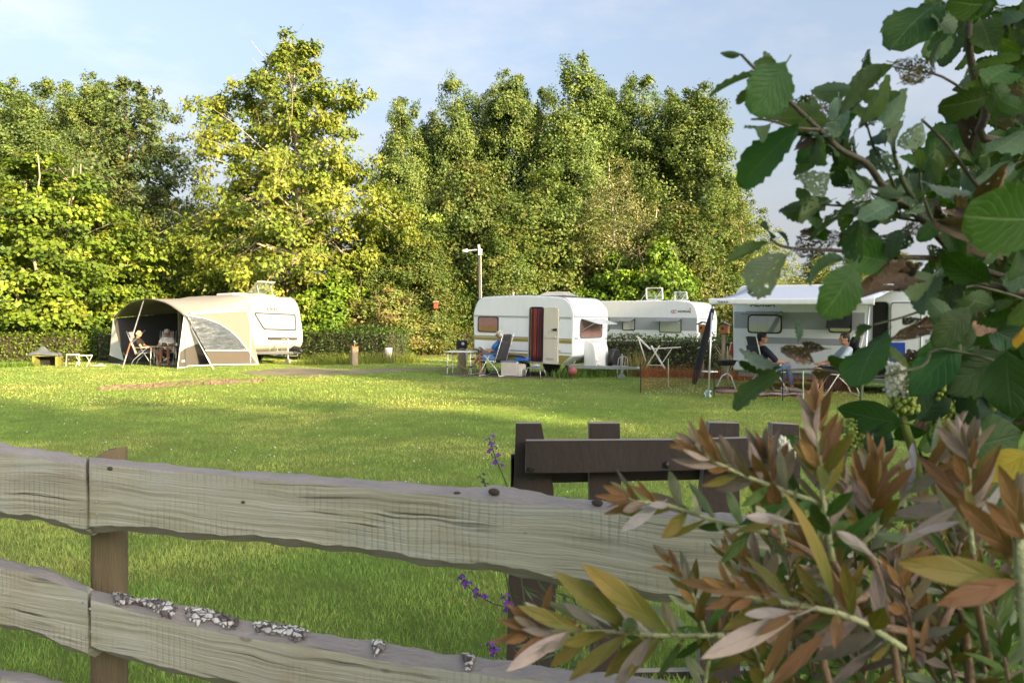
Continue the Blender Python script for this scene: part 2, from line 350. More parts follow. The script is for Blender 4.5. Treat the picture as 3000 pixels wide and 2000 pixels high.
grass('lawn_grass', 7.0, 14.0, 2000 * GQ, 0.032, 0.0060, False)
grass('lawn_grass', 14.0, 34.0, 260 * GQ, 0.032, 0.014, False)
def long_grass(name, pts, n, h, label, spread=0.25, col=(0.10, 0.17, 0.03)):
    """taller tufts left by the mower round wheels, hedges and posts"""
    V = []; C = []
    for _ in range(n):
        i = random.randrange(len(pts) - 1); p = Vector(pts[i]).lerp(Vector(pts[i + 1]), random.random()) + Vector((random.gauss(0, spread), random.gauss(0, spread), 0))
        a = random.uniform(0, 6.28); hh = h * random.uniform(0.4, 1.2); w_ = random.uniform(0.006, 0.014); l = random.uniform(0.1, 0.6) * hh; b = random.uniform(0, 6.28)
        V += [(p.x - w_ * math.cos(a), p.y - w_ * math.sin(a), 0), (p.x + w_ * math.cos(a), p.y + w_ * math.sin(a), 0), (p.x + l * math.cos(b), p.y + l * math.sin(b), hh)]
        f = 1.4 * random.uniform(0.6, 1.4); C += [tuple(c * f for c in col)] * 3
    return stuff(tag(mesh_np(name, np.array(V), np.arange(len(V)).reshape(-1, 3), M_GRASS, cols=np.array(C)), label, 'grass'))
long_grass('long_grass', [G(1640, 1106), G(1720, 1104), G(1800, 1101), G(1850, 1097)], 1500, 0.26, 'longer unmown grass growing under the tow bar of the striped caravan', 0.22)
long_grass('long_grass', [G(900, 1068), G(1000, 1066), G(1110, 1064), G(1220, 1062)], 2200, 0.42, 'weedy yellow-green grass along the foot of the dark hedge', 0.28, (0.16, 0.19, 0.035))
long_grass('long_grass', [G(0, 1076), G(90, 1073)], 500, 0.25, 'rough grass at the foot of the sunlit left hedge', 0.2)
# white clover heads
V = []; F = []
for _ in range(800):
    if random.random() < 0.5: p = G(random.uniform(1890, 2500), 1112 + 50 * random.random())
    else: p = G(random.uniform(-50, 2300), 1100 + 420 * random.random() ** 2)
    r = random.uniform(0.006, 0.012); z = random.uniform(0.04, 0.07); o = len(V)
    V += [(p.x + r, p.y, z), (p.x - r, p.y, z), (p.x, p.y + r, z), (p.x, p.y - r, z), (p.x, p.y, z + r), (p.x, p.y, z - r)]
    F += [(o, o + 2, o + 4), (o + 2, o + 1, o + 4), (o + 1, o + 3, o + 4), (o + 3, o, o + 4), (o + 2, o, o + 5), (o + 1, o + 2, o + 5), (o + 3, o + 1, o + 5), (o, o + 3, o + 5)]
stuff(tag(mesh_np('clover_flowers', np.array(V), np.array(F), M('clover_white', (0.7, 0.68, 0.6), 0.8)), 'tiny white clover heads scattered through the lawn', 'flowers'))

# ================================================================ trees
def crown_leaves(cl_pos, cl_rad, cl_dir, per, size, cols, up=0.5, droop=0.0, flat=0.6, aspect=0.62, rng=RNG):
    """leaf faces spread through leaf clumps. cols: list of base colours, chosen per clump with per-leaf drift"""
    k = len(cl_pos); n = k * per; idx = np.repeat(np.arange(k), per)
    off = rng.normal(0, 1, (n, 3)); off /= np.linalg.norm(off, axis=1)[:, None] + 1e-9; off *= (rng.random((n, 1)) ** 0.45); off[:, 2] *= flat
    pos = cl_pos[idx] + off * cl_rad[idx][:, None]; pos[:, 2] -= droop * cl_rad[idx] * (off[:, 0] ** 2 + off[:, 1] ** 2)
    nrm = cl_dir[idx] * 0.55 + off * 0.7 + rng.normal(0, 0.55, (n, 3)); nrm[:, 2] += up; nrm /= np.linalg.norm(nrm, axis=1)[:, None] + 1e-9
    t = rng.normal(0, 1, (n, 3)); t[:, 2] -= 0.6 + droop; t -= nrm * (t * nrm).sum(1)[:, None]; t /= np.linalg.norm(t, axis=1)[:, None] + 1e-9
    b = np.cross(nrm, t); s = (size * rng.uniform(0.6, 1.3, n))[:, None]
    bend = nrm * s * 0.10
    V = np.stack([pos, pos + t * s * 0.45 + b * s * aspect * 0.5 - bend, pos + t * s, pos + t * s * 0.45 - b * s * aspect * 0.5 - bend], 1).reshape(-1, 3)
    F = np.arange(n * 4).reshape(-1, 4)
    cc = np.array(cols); ci = rng.integers(0, len(cc), k); cl_c = cc[ci] * rng.uniform(0.8, 1.2, (k, 1)); col = 1.42 * cl_c[idx] * rng.uniform(0.82, 1.18, (n, 1)) * rng.uniform(0.94, 1.06, (n, 3))
    return V, F, np.repeat(col, 4, 0)
M_FOL = leaf_mat('tree_foliage', tint=(0.92, 1.0, 1.0), trans=0.27)
M_BARK = M('bark', (0.14, 0.105, 0.07), 0.9, var=0.45, scale=9, bump=0.9, bscale=22, stretch=(1, 1, 0.25))
M_BARKP = M('pale_bark', (0.34, 0.29, 0.21), 0.85, var=0.4, scale=9, bump=0.7, bscale=22, stretch=(1, 1, 0.3))
M_BIRCH = M('birch_bark', (0.50, 0.45, 0.38), 0.8, var=0.45, scale=5, bump=0.4, stretch=(1, 1, 2.5))
def build_tree(name, H, prof, nclump, per, leaf, cols, crad=(0.45, 0.95), trunk_r=0.2, z0=0.2, lump=0.28, limbs=26, bark=None, up=0.5, droop=0.0, flat=0.6,
               seed=1, inner=0.25, fork=0.0, lobes=None, aspect=0.62, dead=0, stems=1, shell=0.5):
    """prof(t) = crown radius at relative height t (0 crown foot .. 1 top); returns the tree's root"""
    rng = np.random.default_rng(seed); rnd = random.Random(seed)
    ph = rng.uniform(0, 6.28, 6)
    def rad(t, a):
        l = 1 + lump * (np.sin(3 * a + ph[0] + 5 * t) * 0.5 + np.sin(5 * a + ph[1] - 9 * t) * 0.3 + np.sin(2 * a + ph[2] + 14 * t) * 0.35 + np.sin(31 * t + ph[3] + a) * 0.25)
        return prof(t) * l
    t = rng.random(nclump * 4); w_ = np.array([max(prof(q), 0.02) for q in t]); keep = rng.random(len(t)) < w_ / w_.max(); t = t[keep][:nclump]; k = len(t)
    a = rng.uniform(0, 2 * np.pi, k); rr = np.array([rad(q, b) for q, b in zip(t, a)]); f = np.where(rng.random(k) < inner, rng.uniform(0.1, 0.7, k), shell + (1 - shell) * rng.random(k) ** 0.5)
    zc = z0 * H + t * H * (1 - z0)
    cx = rr * f * np.cos(a); cy = rr * f * np.sin(a)
    pos = np.stack([cx, cy, zc], 1); pos[:, 2] -= droop * f * rr * 0.35
    if lobes:                                   # extra boughs: (x, y, z, radius, clumps)
        for lx, ly, lz, lr, ln in lobes:
            o = rng.normal(0, 1, (ln, 3)) * np.array([lr, lr, lr * 0.6]) * 0.6; pos = np.concatenate([pos, o + np.array([lx, ly, lz])])
    k = len(pos); pos[:, 2] = np.maximum(pos[:, 2], 0.25)
    d = pos - np.array([0, 0, 1]) * (pos[:, 2:3] * 0.75 + H * 0.1); d[:, 2] *= 0.6; d /= np.linalg.norm(d, axis=1)[:, None] + 1e-9
    cr = rng.uniform(crad[0], crad[1], k) * (0.6 + 0.4 * np.clip((1 - (pos[:, 2] / H)) * 2.5, 0, 1))
    V, F, C = crown_leaves(pos, cr, d, per, leaf, cols, up, droop, flat, aspect, rng)
    root = bpy.data.objects.new(name, None); COL.objects.link(root)
    mesh_np('crown', V, F, M_FOL, root, C)
    tr = MB(); path = []
    for s_ in range(stems):
        ox, oy = ((0, 0) if stems == 1 else (0.35 * math.cos(2.4 * s_), 0.35 * math.sin(2.4 * s_))); path = []
        for i in range(11):
            q = i / 10; path.append(Vector((ox * (1 + 3 * q * (stems > 1)) + rnd.uniform(-1, 1) * 0.10 * (i > 0) + 0.25 * math.sin(3 * q + ph[4]) * q, oy * (1 + 3 * q * (stems > 1)) + rnd.uniform(-1, 1) * 0.10 * (i > 0), -0.05 + q * H * 0.93)))
        tr.tube(path, [trunk_r * (1.25 if i == 0 else 1) * (1 - 0.93 * i / 10) / (1 if stems == 1 else 1.5) + 0.012 for i in range(11)], 8)
    order = list(range(k)); rnd.shuffle(order)
    for j in order[:limbs]:
        tip = Vector(pos[j]); q = min(0.92, max(0.08, (tip.z - (tip.xy.length) * (0.55 if not droop else -0.1)) / (H * 0.93))); i = q * 10; i0 = min(int(i), 9); st = path[i0].lerp(path[i0 + 1], i - i0)
        mid = st.lerp(tip, 0.5) + Vector((rnd.uniform(-.25, .25), rnd.uniform(-.25, .25), 0.12 * (tip - st).length * (1 if not droop else 2))); r0 = max(0.018, trunk_r * (1 - q) * 0.45)
        m2 = mid.lerp(tip, 0.5) + Vector((rnd.uniform(-.15, .15), rnd.uniform(-.15, .15), rnd.uniform(-.1, .1)))
        tr.tube([st, mid, m2, tip], [r0, r0 * 0.65, r0 * 0.4, 0.008], 5, cap=False)
        for _ in range(2):
            e = m2 + Vector((rnd.uniform(-.7, .7), rnd.uniform(-.7, .7), rnd.uniform(-.1, .6))); tr.tube([m2, m2.lerp(e, .5) + Vector((0, 0, .06)), e], [r0 * 0.35, r0 * 0.22, 0.006], 4, cap=False)
    for _ in range(dead):                       # bare dead twigs standing out of the crown
        q = rnd.uniform(0.45, 0.97); a_ = rnd.uniform(0, 6.28); R_ = prof((q - z0) / (1 - z0)) * rnd.uniform(0.9, 1.2); tip = Vector((R_ * math.cos(a_), R_ * math.sin(a_), q * H + rnd.uniform(0.2, 0.9))); st = Vector((0, 0, q * H * 0.85))
        tr.tube([st.lerp(tip, .35), st.lerp(tip, .7) + Vector((rnd.uniform(-.2, .2), rnd.uniform(-.2, .2), .1)), tip], [0.03, 0.018, 0.006], 4, cap=False)
    tr.build('trunk', bark or M_BARK, root, smooth=True, recalc=False)
    return root
def put(root, loc, rz=0.0, s=1.0, sz=None, label='', group=None, first=False, cat='tree'):
    r = root if first else copy_tree(root)
    r.location = loc; r.rotation_euler = (0, 0, rz); r.scale = (s, s, sz or s); tag(r, label, cat, group); return r
Y_G = [(0.115, 0.150, 0.022), (0.135, 0.165, 0.025), (0.100, 0.140, 0.022)]
POP = [(0.105, 0.135, 0.034), (0.088, 0.122, 0.036), (0.125, 0.150, 0.036)]
MAP = [(0.070, 0.098, 0.020), (0.088, 0.108, 0.022), (0.112, 0.118, 0.028), (0.060, 0.088, 0.018)]
def oval(rmax, p=0.42):
    def f(t):
        t = min(max(t, 0.0), 1.0); return rmax * (math.sin(math.pi * t ** p) ** 0.75 if 0 < t < 1 else 0.02)
    return f
def cone(rmax, belly=0.22):
    def f(t):
        return rmax * ((min(t / belly, 1) ** 0.5) * (1 - max(0, t - belly) / (1 - belly) * 0.86)) if 0 <= t <= 1 else 0.02
    return f
def spires(i):
    r_ = random.Random(300 + i); out = []
    for k in range(7):
        a = k * 0.9 + i; R_ = r_.uniform(1.1, 2.2); zb = r_.uniform(10.5, 15.2)
        for j in range(3): out.append((R_ * math.cos(a) * (1 - .15 * j), R_ * math.sin(a) * (1 - .15 * j), zb + j * 0.9, 0.75 - .17 * j, 9 - 2 * j))
    return out
pop = [build_tree('poplar_tree', 18.0, lambda t: 3.1 * (min(t / .22, 1) ** .5) * (1 - max(0, t - .3) ** 1.25 * 1.22), 400, 120, 0.145, POP, (0.4, 0.95), 0.24, 0.12, 0.5, 44, M_BARKP, up=0.15, seed=21 + i, inner=0.3, flat=1.1, aspect=0.85, lobes=spires(i)) for i in range(3)]
PG = 'poplars standing in a row behind the camping field'
k_ = 0
for px, top, d, sc, lab in ((1180, 290, 54, .9, 'poplar in the back row next to the walnut tree'), (1262, 335, 58, .95, 'short poplar in the back row behind the dark green maple'), (1335, 228, 55, .95, 'poplar in the back row rising behind the lamp post'), (1425, 268, 58, .95, 'shaded poplar set back between two taller ones behind the lamp post'),
    (1495, 215, 54, 1.0, 'poplar in the back row above the striped caravan'), (1590, 262, 57, .95, 'blue-green poplar set back above the broad dense maple'), (1690, 172, 53, 1.15, 'tallest poplar of the back row with a pale trunk'), (1770, 240, 57, .9, 'narrow poplar set back behind the weeping birch'),
    (1868, 218, 54, 1.05, 'full poplar rising straight above the weeping birch'), (1955, 272, 57, .9, 'thin poplar set back above the smaller birch'), (2040, 248, 52, 1.15, 'poplar at the end of the row against open sky'), (2110, 480, 50, .8, 'low poplar at the foot of the last tall one of the row')):
    h = EYE + (HOR - top) * d / FPX
    put(pop[k_ % 3], (X(px, d), d, 0), random.uniform(0, 6.28), sc, h / 18.0, lab, PG, k_ < 3); k_ += 1
for px, top, d, sc in ((-60, 250, 52, 1.05), (20, 232, 54, 1.0), (115, 232, 52, 1.05), (205, 245, 56, .9), (275, 225, 54, 1.0), (590, 600, 54, .8), (690, 540, 56, 1.0)):
    h = EYE + (HOR - top) * d / FPX
    put(pop[k_ % 3], (X(px, d), d, 0), random.uniform(0, 6.28), sc, h / 18.0, 'airy pale-leaved poplar showing sky between its limbs behind the lime tree', 'poplars behind the lime tree'); k_ += 1
wal = build_tree('walnut_tree', 14.8, lambda t: 4.7 * (min(t / 0.24, 1) ** 0.6) * (1 - max(0, (t - 0.34)) ** 1.35 * 1.32), 470, 105, 0.20, [(0.145, 0.160, 0.022), (0.125, 0.150, 0.022), (0.165, 0.172, 0.028), (0.105, 0.130, 0.022)], (0.40, 0.85), 0.30, 0.10, 0.46, 80, M_BARKP,
                 up=0.35, seed=5, inner=0.28, dead=16, lobes=((-4.6, -1.0, 5.4, 1.3, 18), (-3.9, -.8, 3.9, 1.1, 14), (3.9, .2, 6.0, 1.2, 14), (-4.0, 0, 11.6, 1.0, 11), (-3.6, 0, 10.2, .9, 9), (2.6, 0, 11.9, 0.8, 8)), droop=0.2)
put(wal, (X(862, 36), 36, 0), 0.0, 1.0, 1.0, 'big yellow-green walnut tree with a pale trunk rising behind the beige awning caravan', None, True)
dark = build_tree('ash_tree', 16.0, oval(2.6, 0.7), 150, 60, 0.22, [(0.07, 0.095, 0.03), (0.085, 0.105, 0.035)], (0.35, 0.8), 0.2, 0.35, 0.5, 30, M_BARK, seed=9, dead=10)
put(dark, (X(838, 43), 43, 0), 0.5, 1.0, 17.6 / 16, 'dark thin-topped tree standing just behind the big walnut', None, True)
put(dark, (X(372, 41), 41, 0), 2.1, 1.05, 15.2 / 16, 'dark twiggy treetop rising above the airy tree behind the lime')
lime = build_tree('lime_tree', 9.2, oval(4.3, 0.5), 330, 85, 0.20, [(0.140, 0.178, 0.018), (0.105, 0.145, 0.016), (0.170, 0.195, 0.024), (0.066, 0.100, 0.014)], (0.5, 1.0), 0.16, 0.13, 0.32, 40, M_BARKP, up=0.9, flat=0.34, seed=31, stems=4, inner=0.15,
                  lobes=((1.6, -2.4, 1.6, .8, 10), (-1.2, -2.2, 1.5, .7, 8), (3.8, -1, 2.0, 0.8, 9)), shell=0.6, aspect=0.9)
put(lime, (X(120, 33.5), 33.5, 0), 0.3, 1.0, 1.0, 'broad lime tree with bright yellow-green tiers of leaves over several stems', None, True)
put(lime, (X(345, 36.5), 36.5, 0), 2.2, 0.78, 0.78, 'smaller dark-green lime between the bright lime tree and the walnut')
air = build_tree('birchlike_tree', 15.0, oval(3.6, 0.62), 300, 75, 0.17, [(0.115, 0.13, 0.030), (0.095, 0.115, 0.032), (0.135, 0.14, 0.034)], (0.35, 0.9), 0.2, 0.16, 0.4, 44, M_BARKP, seed=44, inner=0.3, flat=0.8)
air.name = 'willow_tree'
put(air, (X(430, 43), 43, 0), 1.0, 1.0, 1.0, 'airy grey-green tree with a visible trunk behind the lime tree', None, True)
put(air, (X(520, 47), 47, 0), 3.0, 0.7, 0.62, 'loose grey-green tree filling the gap left of the walnut')
put(air, (X(2175, 46), 46, 0), 0.4, 0.75, 0.63, 'pale loose tree at the right end of the poplar row')
put(air, (X(2260, 58), 58, 0), 4.4, 0.8, 0.52, 'low pale tree farther off past the end of the poplar row')
mapl = [build_tree('maple_tree', 9.0, oval(3.0, 0.55), 330, 115, 0.135, MAP, (0.4, 0.85), 0.15, 0.06, 0.36, 26, M_BARK, seed=60 + i, inner=0.2, flat=0.8, aspect=0.85) for i in range(3)]
for i, (px, top, d, s, lab) in enumerate((
    (1165, 545, 39, 1.0, 'dark green maple between the walnut and the lamp post'),
    (1370, 455, 42, 1.05, 'green-gold maple just behind the lamp post'),
    (1600, 478, 42, 1.15, 'broad dense maple standing behind the striped caravan roof'),
    (1480, 640, 39, .85, 'lower bushy maple behind the rear half of the striped caravan'),
    (1985, 585, 40, .95, 'dark maple behind the two raised roof hatches'),
    (2085, 640, 44, .9, 'pale green maple behind the white awning'),
    (1720, 600, 44, .9, 'leafy maple behind the silver birch'),
    (1240, 690, 37, .7, 'small maple with a low crown beside the bird box'))):
    h = EYE + (HOR - top) * d / FPX; put(mapl[i % 3], (X(px, d), d, 0), random.uniform(0, 6.28), s, h / 9.0, lab, None, i < 3)
for i, (px, top, d, s, lab) in enumerate(((1075, 700, 37, .8, 'rounded maple tucked under the right side of the walnut'), (2160, 705, 52, .9, 'sunlit bushy tree seen between the white awning and the alder leaves'),
    (2400, 735, 60, 1.1, 'distant bushy tree glimpsed behind the alder leaves above the awning'), (2620, 730, 64, 1.2, 'distant tree behind the dense alder foliage'))):
    h = EYE + (HOR - top) * d / FPX; put(mapl[(i + 1) % 3], (X(px, d), d, 0), random.uniform(0, 6.28), s, h / 9.0, lab)
put(pop[1], (X(2515, 62), 62, 0), 1.2, 0.5, (EYE + (HOR - 655) * 62 / FPX) / 18, 'slender distant poplar peeping between alder leaves above the awning')
bir = build_tree('birch_tree', 11.0, oval(2.3, 0.7), 300, 60, 0.13, [(0.135, 0.13, 0.045), (0.115, 0.12, 0.04), (0.155, 0.145, 0.055)], (0.3, 0.75), 0.11, 0.18, 0.4, 50, M_BIRCH, up=0.0, droop=1.1, seed=71, flat=1.5, aspect=0.6)
put(bir, (X(1800, 41), 41, 0), 0, 1.0, 10.8 / 11, 'weeping silver birch with olive drooping twigs and a white stem', None, True)
put(bir, (X(1915, 43), 43, 0), 2, 0.85, 0.78, 'smaller birch beside the weeping silver birch')
bush = build_tree('hazel_bush', 4.6, oval(1.9, 0.6), 170, 75, 0.15, [(0.125, 0.185, 0.016), (0.145, 0.20, 0.02), (0.10, 0.16, 0.016)], (0.35, 0.7), 0.05, 0.02, 0.3, 16, M_BARK, seed=81, stems=4, aspect=0.9)
put(bush, (X(1800, 39.5), 39.5, 0), 0, 1.15, 1.12, 'bright green hazel bush above the striped caravan roof', None, True, 'bush')
BRN = [(0.135, 0.10, 0.035), (0.115, 0.115, 0.03), (0.15, 0.125, 0.04), (0.10, 0.12, 0.028)]
brn = build_tree('thorn_bush', 3.4, oval(1.8, 0.6), 170, 75, 0.12, BRN, (0.3, 0.65), 0.05, 0.02, 0.35, 18, M_BARK, seed=83, stems=5, aspect=0.8)
put(brn, (X(1130, 34.5), 34.5, 0), 0, 1.15, 0.95, 'brownish thorn bush behind the hedge beside the tree stump', None, True, 'bush')
put(brn, (X(1225, 38), 38, 0), 2, 1.0, 0.9, 'brown-tinged bush behind the sunlit hedge', cat='bush')
put(brn, (X(2010, 39), 39, 0), 1, 1.0, 1.35, 'brown-orange bush behind the twin roof hatches', cat='bush')
put(bush, (X(975, 34.5), 34.5, 0), 1.5, 0.95, 0.85, 'leafy green bush behind the hedge beside the beige awning caravan', cat='bush')
put(bush, (X(1940, 38), 38, 0), 2.5, 1.0, 1.25, 'green bush under the birches', cat='bush')
put(bush, (X(300, 34.2), 34.2, 0), 3.5, 0.9, 0.75, 'low leafy bush under the lime tree beside the awning', cat='bush')
put(brn, (X(2235, 40), 40, 0), 2.6, 1.1, 1.1, 'olive bush behind the white awning roof', cat='bush')
# the wood behind: understorey that closes the view under the crowns
k = 1500; cx = RNG.uniform(-58, 15, k); cy = RNG.uniform(58, 66, k); cz = RNG.random(k) ** 1.2 * 9.5
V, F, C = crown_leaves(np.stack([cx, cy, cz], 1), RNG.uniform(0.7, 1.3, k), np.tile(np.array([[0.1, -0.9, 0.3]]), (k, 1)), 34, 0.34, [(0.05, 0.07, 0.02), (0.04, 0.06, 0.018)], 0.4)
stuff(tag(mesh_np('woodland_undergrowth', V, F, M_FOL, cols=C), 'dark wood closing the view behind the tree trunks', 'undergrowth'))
k = 900; cx = RNG.uniform(-32, 3, k); cy = RNG.uniform(39, 45, k); cz = RNG.random(k) * 3.6
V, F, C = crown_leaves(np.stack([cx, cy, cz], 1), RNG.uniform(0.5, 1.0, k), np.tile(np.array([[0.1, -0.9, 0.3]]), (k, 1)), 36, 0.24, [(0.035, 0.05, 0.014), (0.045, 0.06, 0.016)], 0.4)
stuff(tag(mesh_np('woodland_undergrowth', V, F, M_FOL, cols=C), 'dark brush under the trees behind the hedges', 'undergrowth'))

# trees beside and behind the photographer: their crowns shade the near lawn and the right-hand pitches
UV = (SUN_AZ[1] * -1, SUN_AZ[0]); VV = (-SUN_AZ[0], -SUN_AZ[1])     # across / away from the sun
SHADE = [(-14, 19.4), (-11, 19.3), (-8, 19.2), (-5, 19.2), (-2, 19.2), (1, 19.2), (4, 19.2), (6, 18.7), (8, 18.2), (10.8, 17.5), (12.6, 18.2), (14.2, 20.2), (16.2, 21.6), (18.2, 21.4), (20.5, 20.8), (23, 20.8), (25.5, 21.2), (28, 22.9), (30.2, 23.1), (32.5, 22.6), (35.5, 21.8)]
bee = build_tree('beech_tree', 20.0, oval(3.4, 0.8), 420, 60, 0.55, MAP, (0.7, 1.3), 0.3, 0.05, 0.22, 30, M_BARK, seed=91, inner=0.5, flat=0.9, aspect=0.85)
for i, (p_, h) in enumerate(SHADE):
    for r_ in (0, 1):
        q_ = -55 - 4.5 * r_; hh = h + (0 if r_ == 0 else -0.8); pp = p_ + 1.4 * r_
        put(bee, (pp * UV[0] + q_ * VV[0], pp * UV[1] + q_ * VV[1], 0), 1.7 * i + r_, 0.95, hh / 20.0, 'tall dense beech in the double row on the sunward side of the field', 'beeches on the sunward side of the field', i == 0 and r_ == 0)

# ---------------------------------------------------------------- hedges
M_CORE = M('hedge_wood', (0.035, 0.03, 0.018), 0.95, var=0.4, scale=12, bump=0.8, bscale=30)
def hedge(a, b, width, h, cols, label, dens=260, leaf=0.10, wob=0.06, group=None):
    a = Vector(a); b = Vector(b); l = (b - a).length; ang = math.atan2(b.y - a.y, b.x - a.x)
    r = thing('hedge', a, ang, label, 'hedge', group)
    MB().span((0.1, -width / 2 + .12, 0), (l - 0.1, width / 2 - .12, h - .12)).build('woody_core', M_CORE, r, bevel=0.08)
    n = int(dens * (l * (2 * h + width) + 2 * width * h)); s = RNG.random(n)
    A = [l * h, l * h, l * width, width * h, width * h]; tot = sum(A); cum = np.cumsum(A) / tot; fi = np.searchsorted(cum, s); u = RNG.random(n); v = RNG.random(n); pos = np.zeros((n, 3)); nr = np.zeros((n, 3))
    for f, fn in enumerate(((lambda u, v: (u * l, -width / 2 + 0 * u, v * h), (0, -1, 0)), (lambda u, v: (u * l, width / 2 + 0 * u, v * h), (0, 1, 0)), (lambda u, v: (u * l, (v - .5) * width, h + 0 * u), (0, 0, 1)),
                            (lambda u, v: (0 * u, (u - .5) * width, v * h), (-1, 0, 0)), (lambda u, v: (l + 0 * u, (u - .5) * width, v * h), (1, 0, 0)))):
        k = fi == f; q = fn[0](u[k], v[k]); pos[k] = np.stack(q, 1); nr[k] = fn[1]
    und = (np.sin(pos[:, 0] * 2.1) + np.sin(pos[:, 0] * 5.3 + pos[:, 2] * 3) * 0.6)[:, None] * 0.035; pos += nr * (RNG.normal(0, wob, (n, 1)) + und); pos[:, 2] = np.maximum(pos[:, 2], 0.02)
    V, F, C = crown_leaves(pos, np.full(n, 0.05), nr, 1, leaf, cols, 0.5)
    mesh_np('foliage', V, F, M_FOL, r, C); return r
HD = [(0.045, 0.075, 0.016), (0.055, 0.088, 0.018), (0.038, 0.064, 0.014)]; HL = [(0.125, 0.155, 0.022), (0.105, 0.14, 0.02), (0.09, 0.12, 0.02)]
hedge((-24.5, 30.6, 0), (-17.0, 30.4, 0), 1.0, 1.12, HL, 'sunlit yellow-green hedge running out beside the lime tree')
hedge((-16.9, 31.2, 0), (-12.6, 34.6, 0), 0.9, 1.2, HD, 'dark clipped hedge behind the folding stools and the awning')
hedge((-9.2, 33.2, 0), (-4.5, 31.2, 0), 1.6, 1.22, HD, 'rounded dark hedge behind the wooden service post', wob=0.13)
hedge((-4.8, 37.4, 0), (4.5, 38.0, 0), 0.9, 1.3, HL, 'sunlit clipped hedge beyond the gravel lane')
hedge((2.9, 24.6, 0), (7.2, 22.9, 0), 0.9, 1.07, [(0.050, 0.075, 0.018), (0.06, 0.085, 0.02), (0.075, 0.09, 0.024)], 'clipped dark hedge between the drying rack and the farther caravan', dens=330, leaf=0.085)
hedge((9.0, 26.5, 0), (17, 24.5, 0), 1.0, 1.3, HD, 'dark hedge behind the caravan with the roll-out awning')
# ================================================================ caravans
def wmat(o): return Matrix.Translation(o.location) @ o.rotation_euler.to_matrix().to_4x4()
def loc(o, px, py, axis=1, val=0.0, plane=None):
    """local point of thing o where the ray of a photo pixel meets local plane axis=val (or plane=(point, normal))"""
    Mi = wmat(o).inverted(); a = Mi @ Vector((0, 0, EYE)); b = Mi @ P(px, py, 1.0); d = b - a
    if plane is None: n = Vector((0, 0, 0)); n[axis] = 1; q = n * val
    else: q, n = Vector(plane[0]), Vector(plane[1])
    return a + d * ((q - a).dot(n) / d.dot(n))
def round_poly(pts, rad, seg=6):
    out = []; n = len(pts)
    for i in range(n):
        p = Vector(pts[i]).to_2d() if len(pts[i]) > 2 else Vector(pts[i]); a = Vector(pts[i - 1]); b = Vector(pts[(i + 1) % n]); r = rad[i] if isinstance(rad, (list, tuple)) else rad
        u = (a - p); v = (b - p); k = min(r, u.length * 0.49, v.length * 0.49); u = u.normalized() * k; v = v.normalized() * k
        if r <= 0: out.append(tuple(p)); continue
        for j in range(seg + 1):
            t = j / seg; q = (p + u) * (1 - t) ** 2 + p * 2 * t * (1 - t) + (p + v) * t * t; out.append(tuple(q))
    return out
def rrect(x0, z0, x1, z1, r=0.06, seg=4):
    x0, x1 = min(x0, x1), max(x0, x1); z0, z1 = min(z0, z1), max(z0, z1)
    return round_poly([(x0, z0), (x1, z0), (x1, z1), (x0, z1)], r, seg)
def inset(poly, w):
    c = Vector((sum(p[0] for p in poly) / len(poly), sum(p[1] for p in poly) / len(poly))); xs = [p[0] for p in poly]; zs = [p[1] for p in poly]
    sx = max(1e-3, 1 - 2 * w / (max(xs) - min(xs))); sz = max(1e-3, 1 - 2 * w / (max(zs) - min(zs))); return [(c.x + (p[0] - c.x) * sx, c.y + (p[1] - c.y) * sz) for p in poly]
def ring(mb, poly, w, fn, t0, t1, mi=0):
    inn = inset(poly, w); n = len(poly)
    vs = [fn(a, b, t0) for a, b in poly] + [fn(a, b, t1) for a, b in poly] + [fn(a, b, t0) for a, b in inn] + [fn(a, b, t1) for a, b in inn]
    fs = []
    for i in range(n):
        j = (i + 1) % n; fs += [(i, j, n + j, n + i), (n + i, n + j, 3 * n + j, 3 * n + i), (3 * n + i, 3 * n + j, 2 * n + j, 2 * n + i)]
    return mb.add(vs, fs, mi)
SIDE = lambda a, b, t: Vector((a, -t, b))
def FRONT(Lx): return lambda a, b, t: Vector((Lx + t, a, b))
M_WHITE = M('caravan_white', (0.80, 0.82, 0.85), 0.35, var=0.04, scale=1.5, bump=0.02, coat=0.3, dirt=0.10)
M_WHITE2 = M('panel_white', (0.80, 0.80, 0.79), 0.4, var=0.03, scale=3, coat=0.2, dirt=0.10)
M_CREAM = M('caravan_cream', (0.42, 0.405, 0.37), 0.4, var=0.05, scale=2, coat=0.2, dirt=0.14)
M_IVORY = M('door_ivory', (0.66, 0.60, 0.50), 0.5, var=0.05, scale=3, dirt=0.1)
M_OLIVE = M('olive_stripe', (0.30, 0.24, 0.055), 0.45, var=0.10, scale=3, dirt=0.1)
M_SILVER = M('silver_trim', (0.46, 0.46, 0.45), 0.35, metal=0.6, var=0.1)
M_ALU = M('aluminium', (0.70, 0.70, 0.70), 0.32, metal=0.75, var=0.08, scale=20)
M_GREYB = M('grey_band', (0.34, 0.36, 0.39), 0.45, var=0.06, scale=2)
M_GREYD = M('dark_grey', (0.13, 0.135, 0.145), 0.5, var=0.1, scale=5)
M_BLACK = M('black_rubber', (0.016, 0.016, 0.017), 0.55, var=0.3, scale=12)
M_DARK = M('dark_interior', (0.012, 0.011, 0.010), 0.9, var=0.3)
M_RED = M('red_lens', (0.42, 0.02, 0.02), 0.2, var=0.1)
M_AMBER = M('amber_lens', (0.6, 0.20, 0.03), 0.25, var=0.1)
M_STEEL = M('galvanised_steel', (0.36, 0.37, 0.38), 0.5, metal=0.6, var=0.25, scale=14, bump=0.1)
M_CURT = M('net_curtain', (0.62, 0.62, 0.64), 0.9, var=0.28, scale=2.2, stretch=(14, 14, 0.3), bump=0.3, bscale=4)
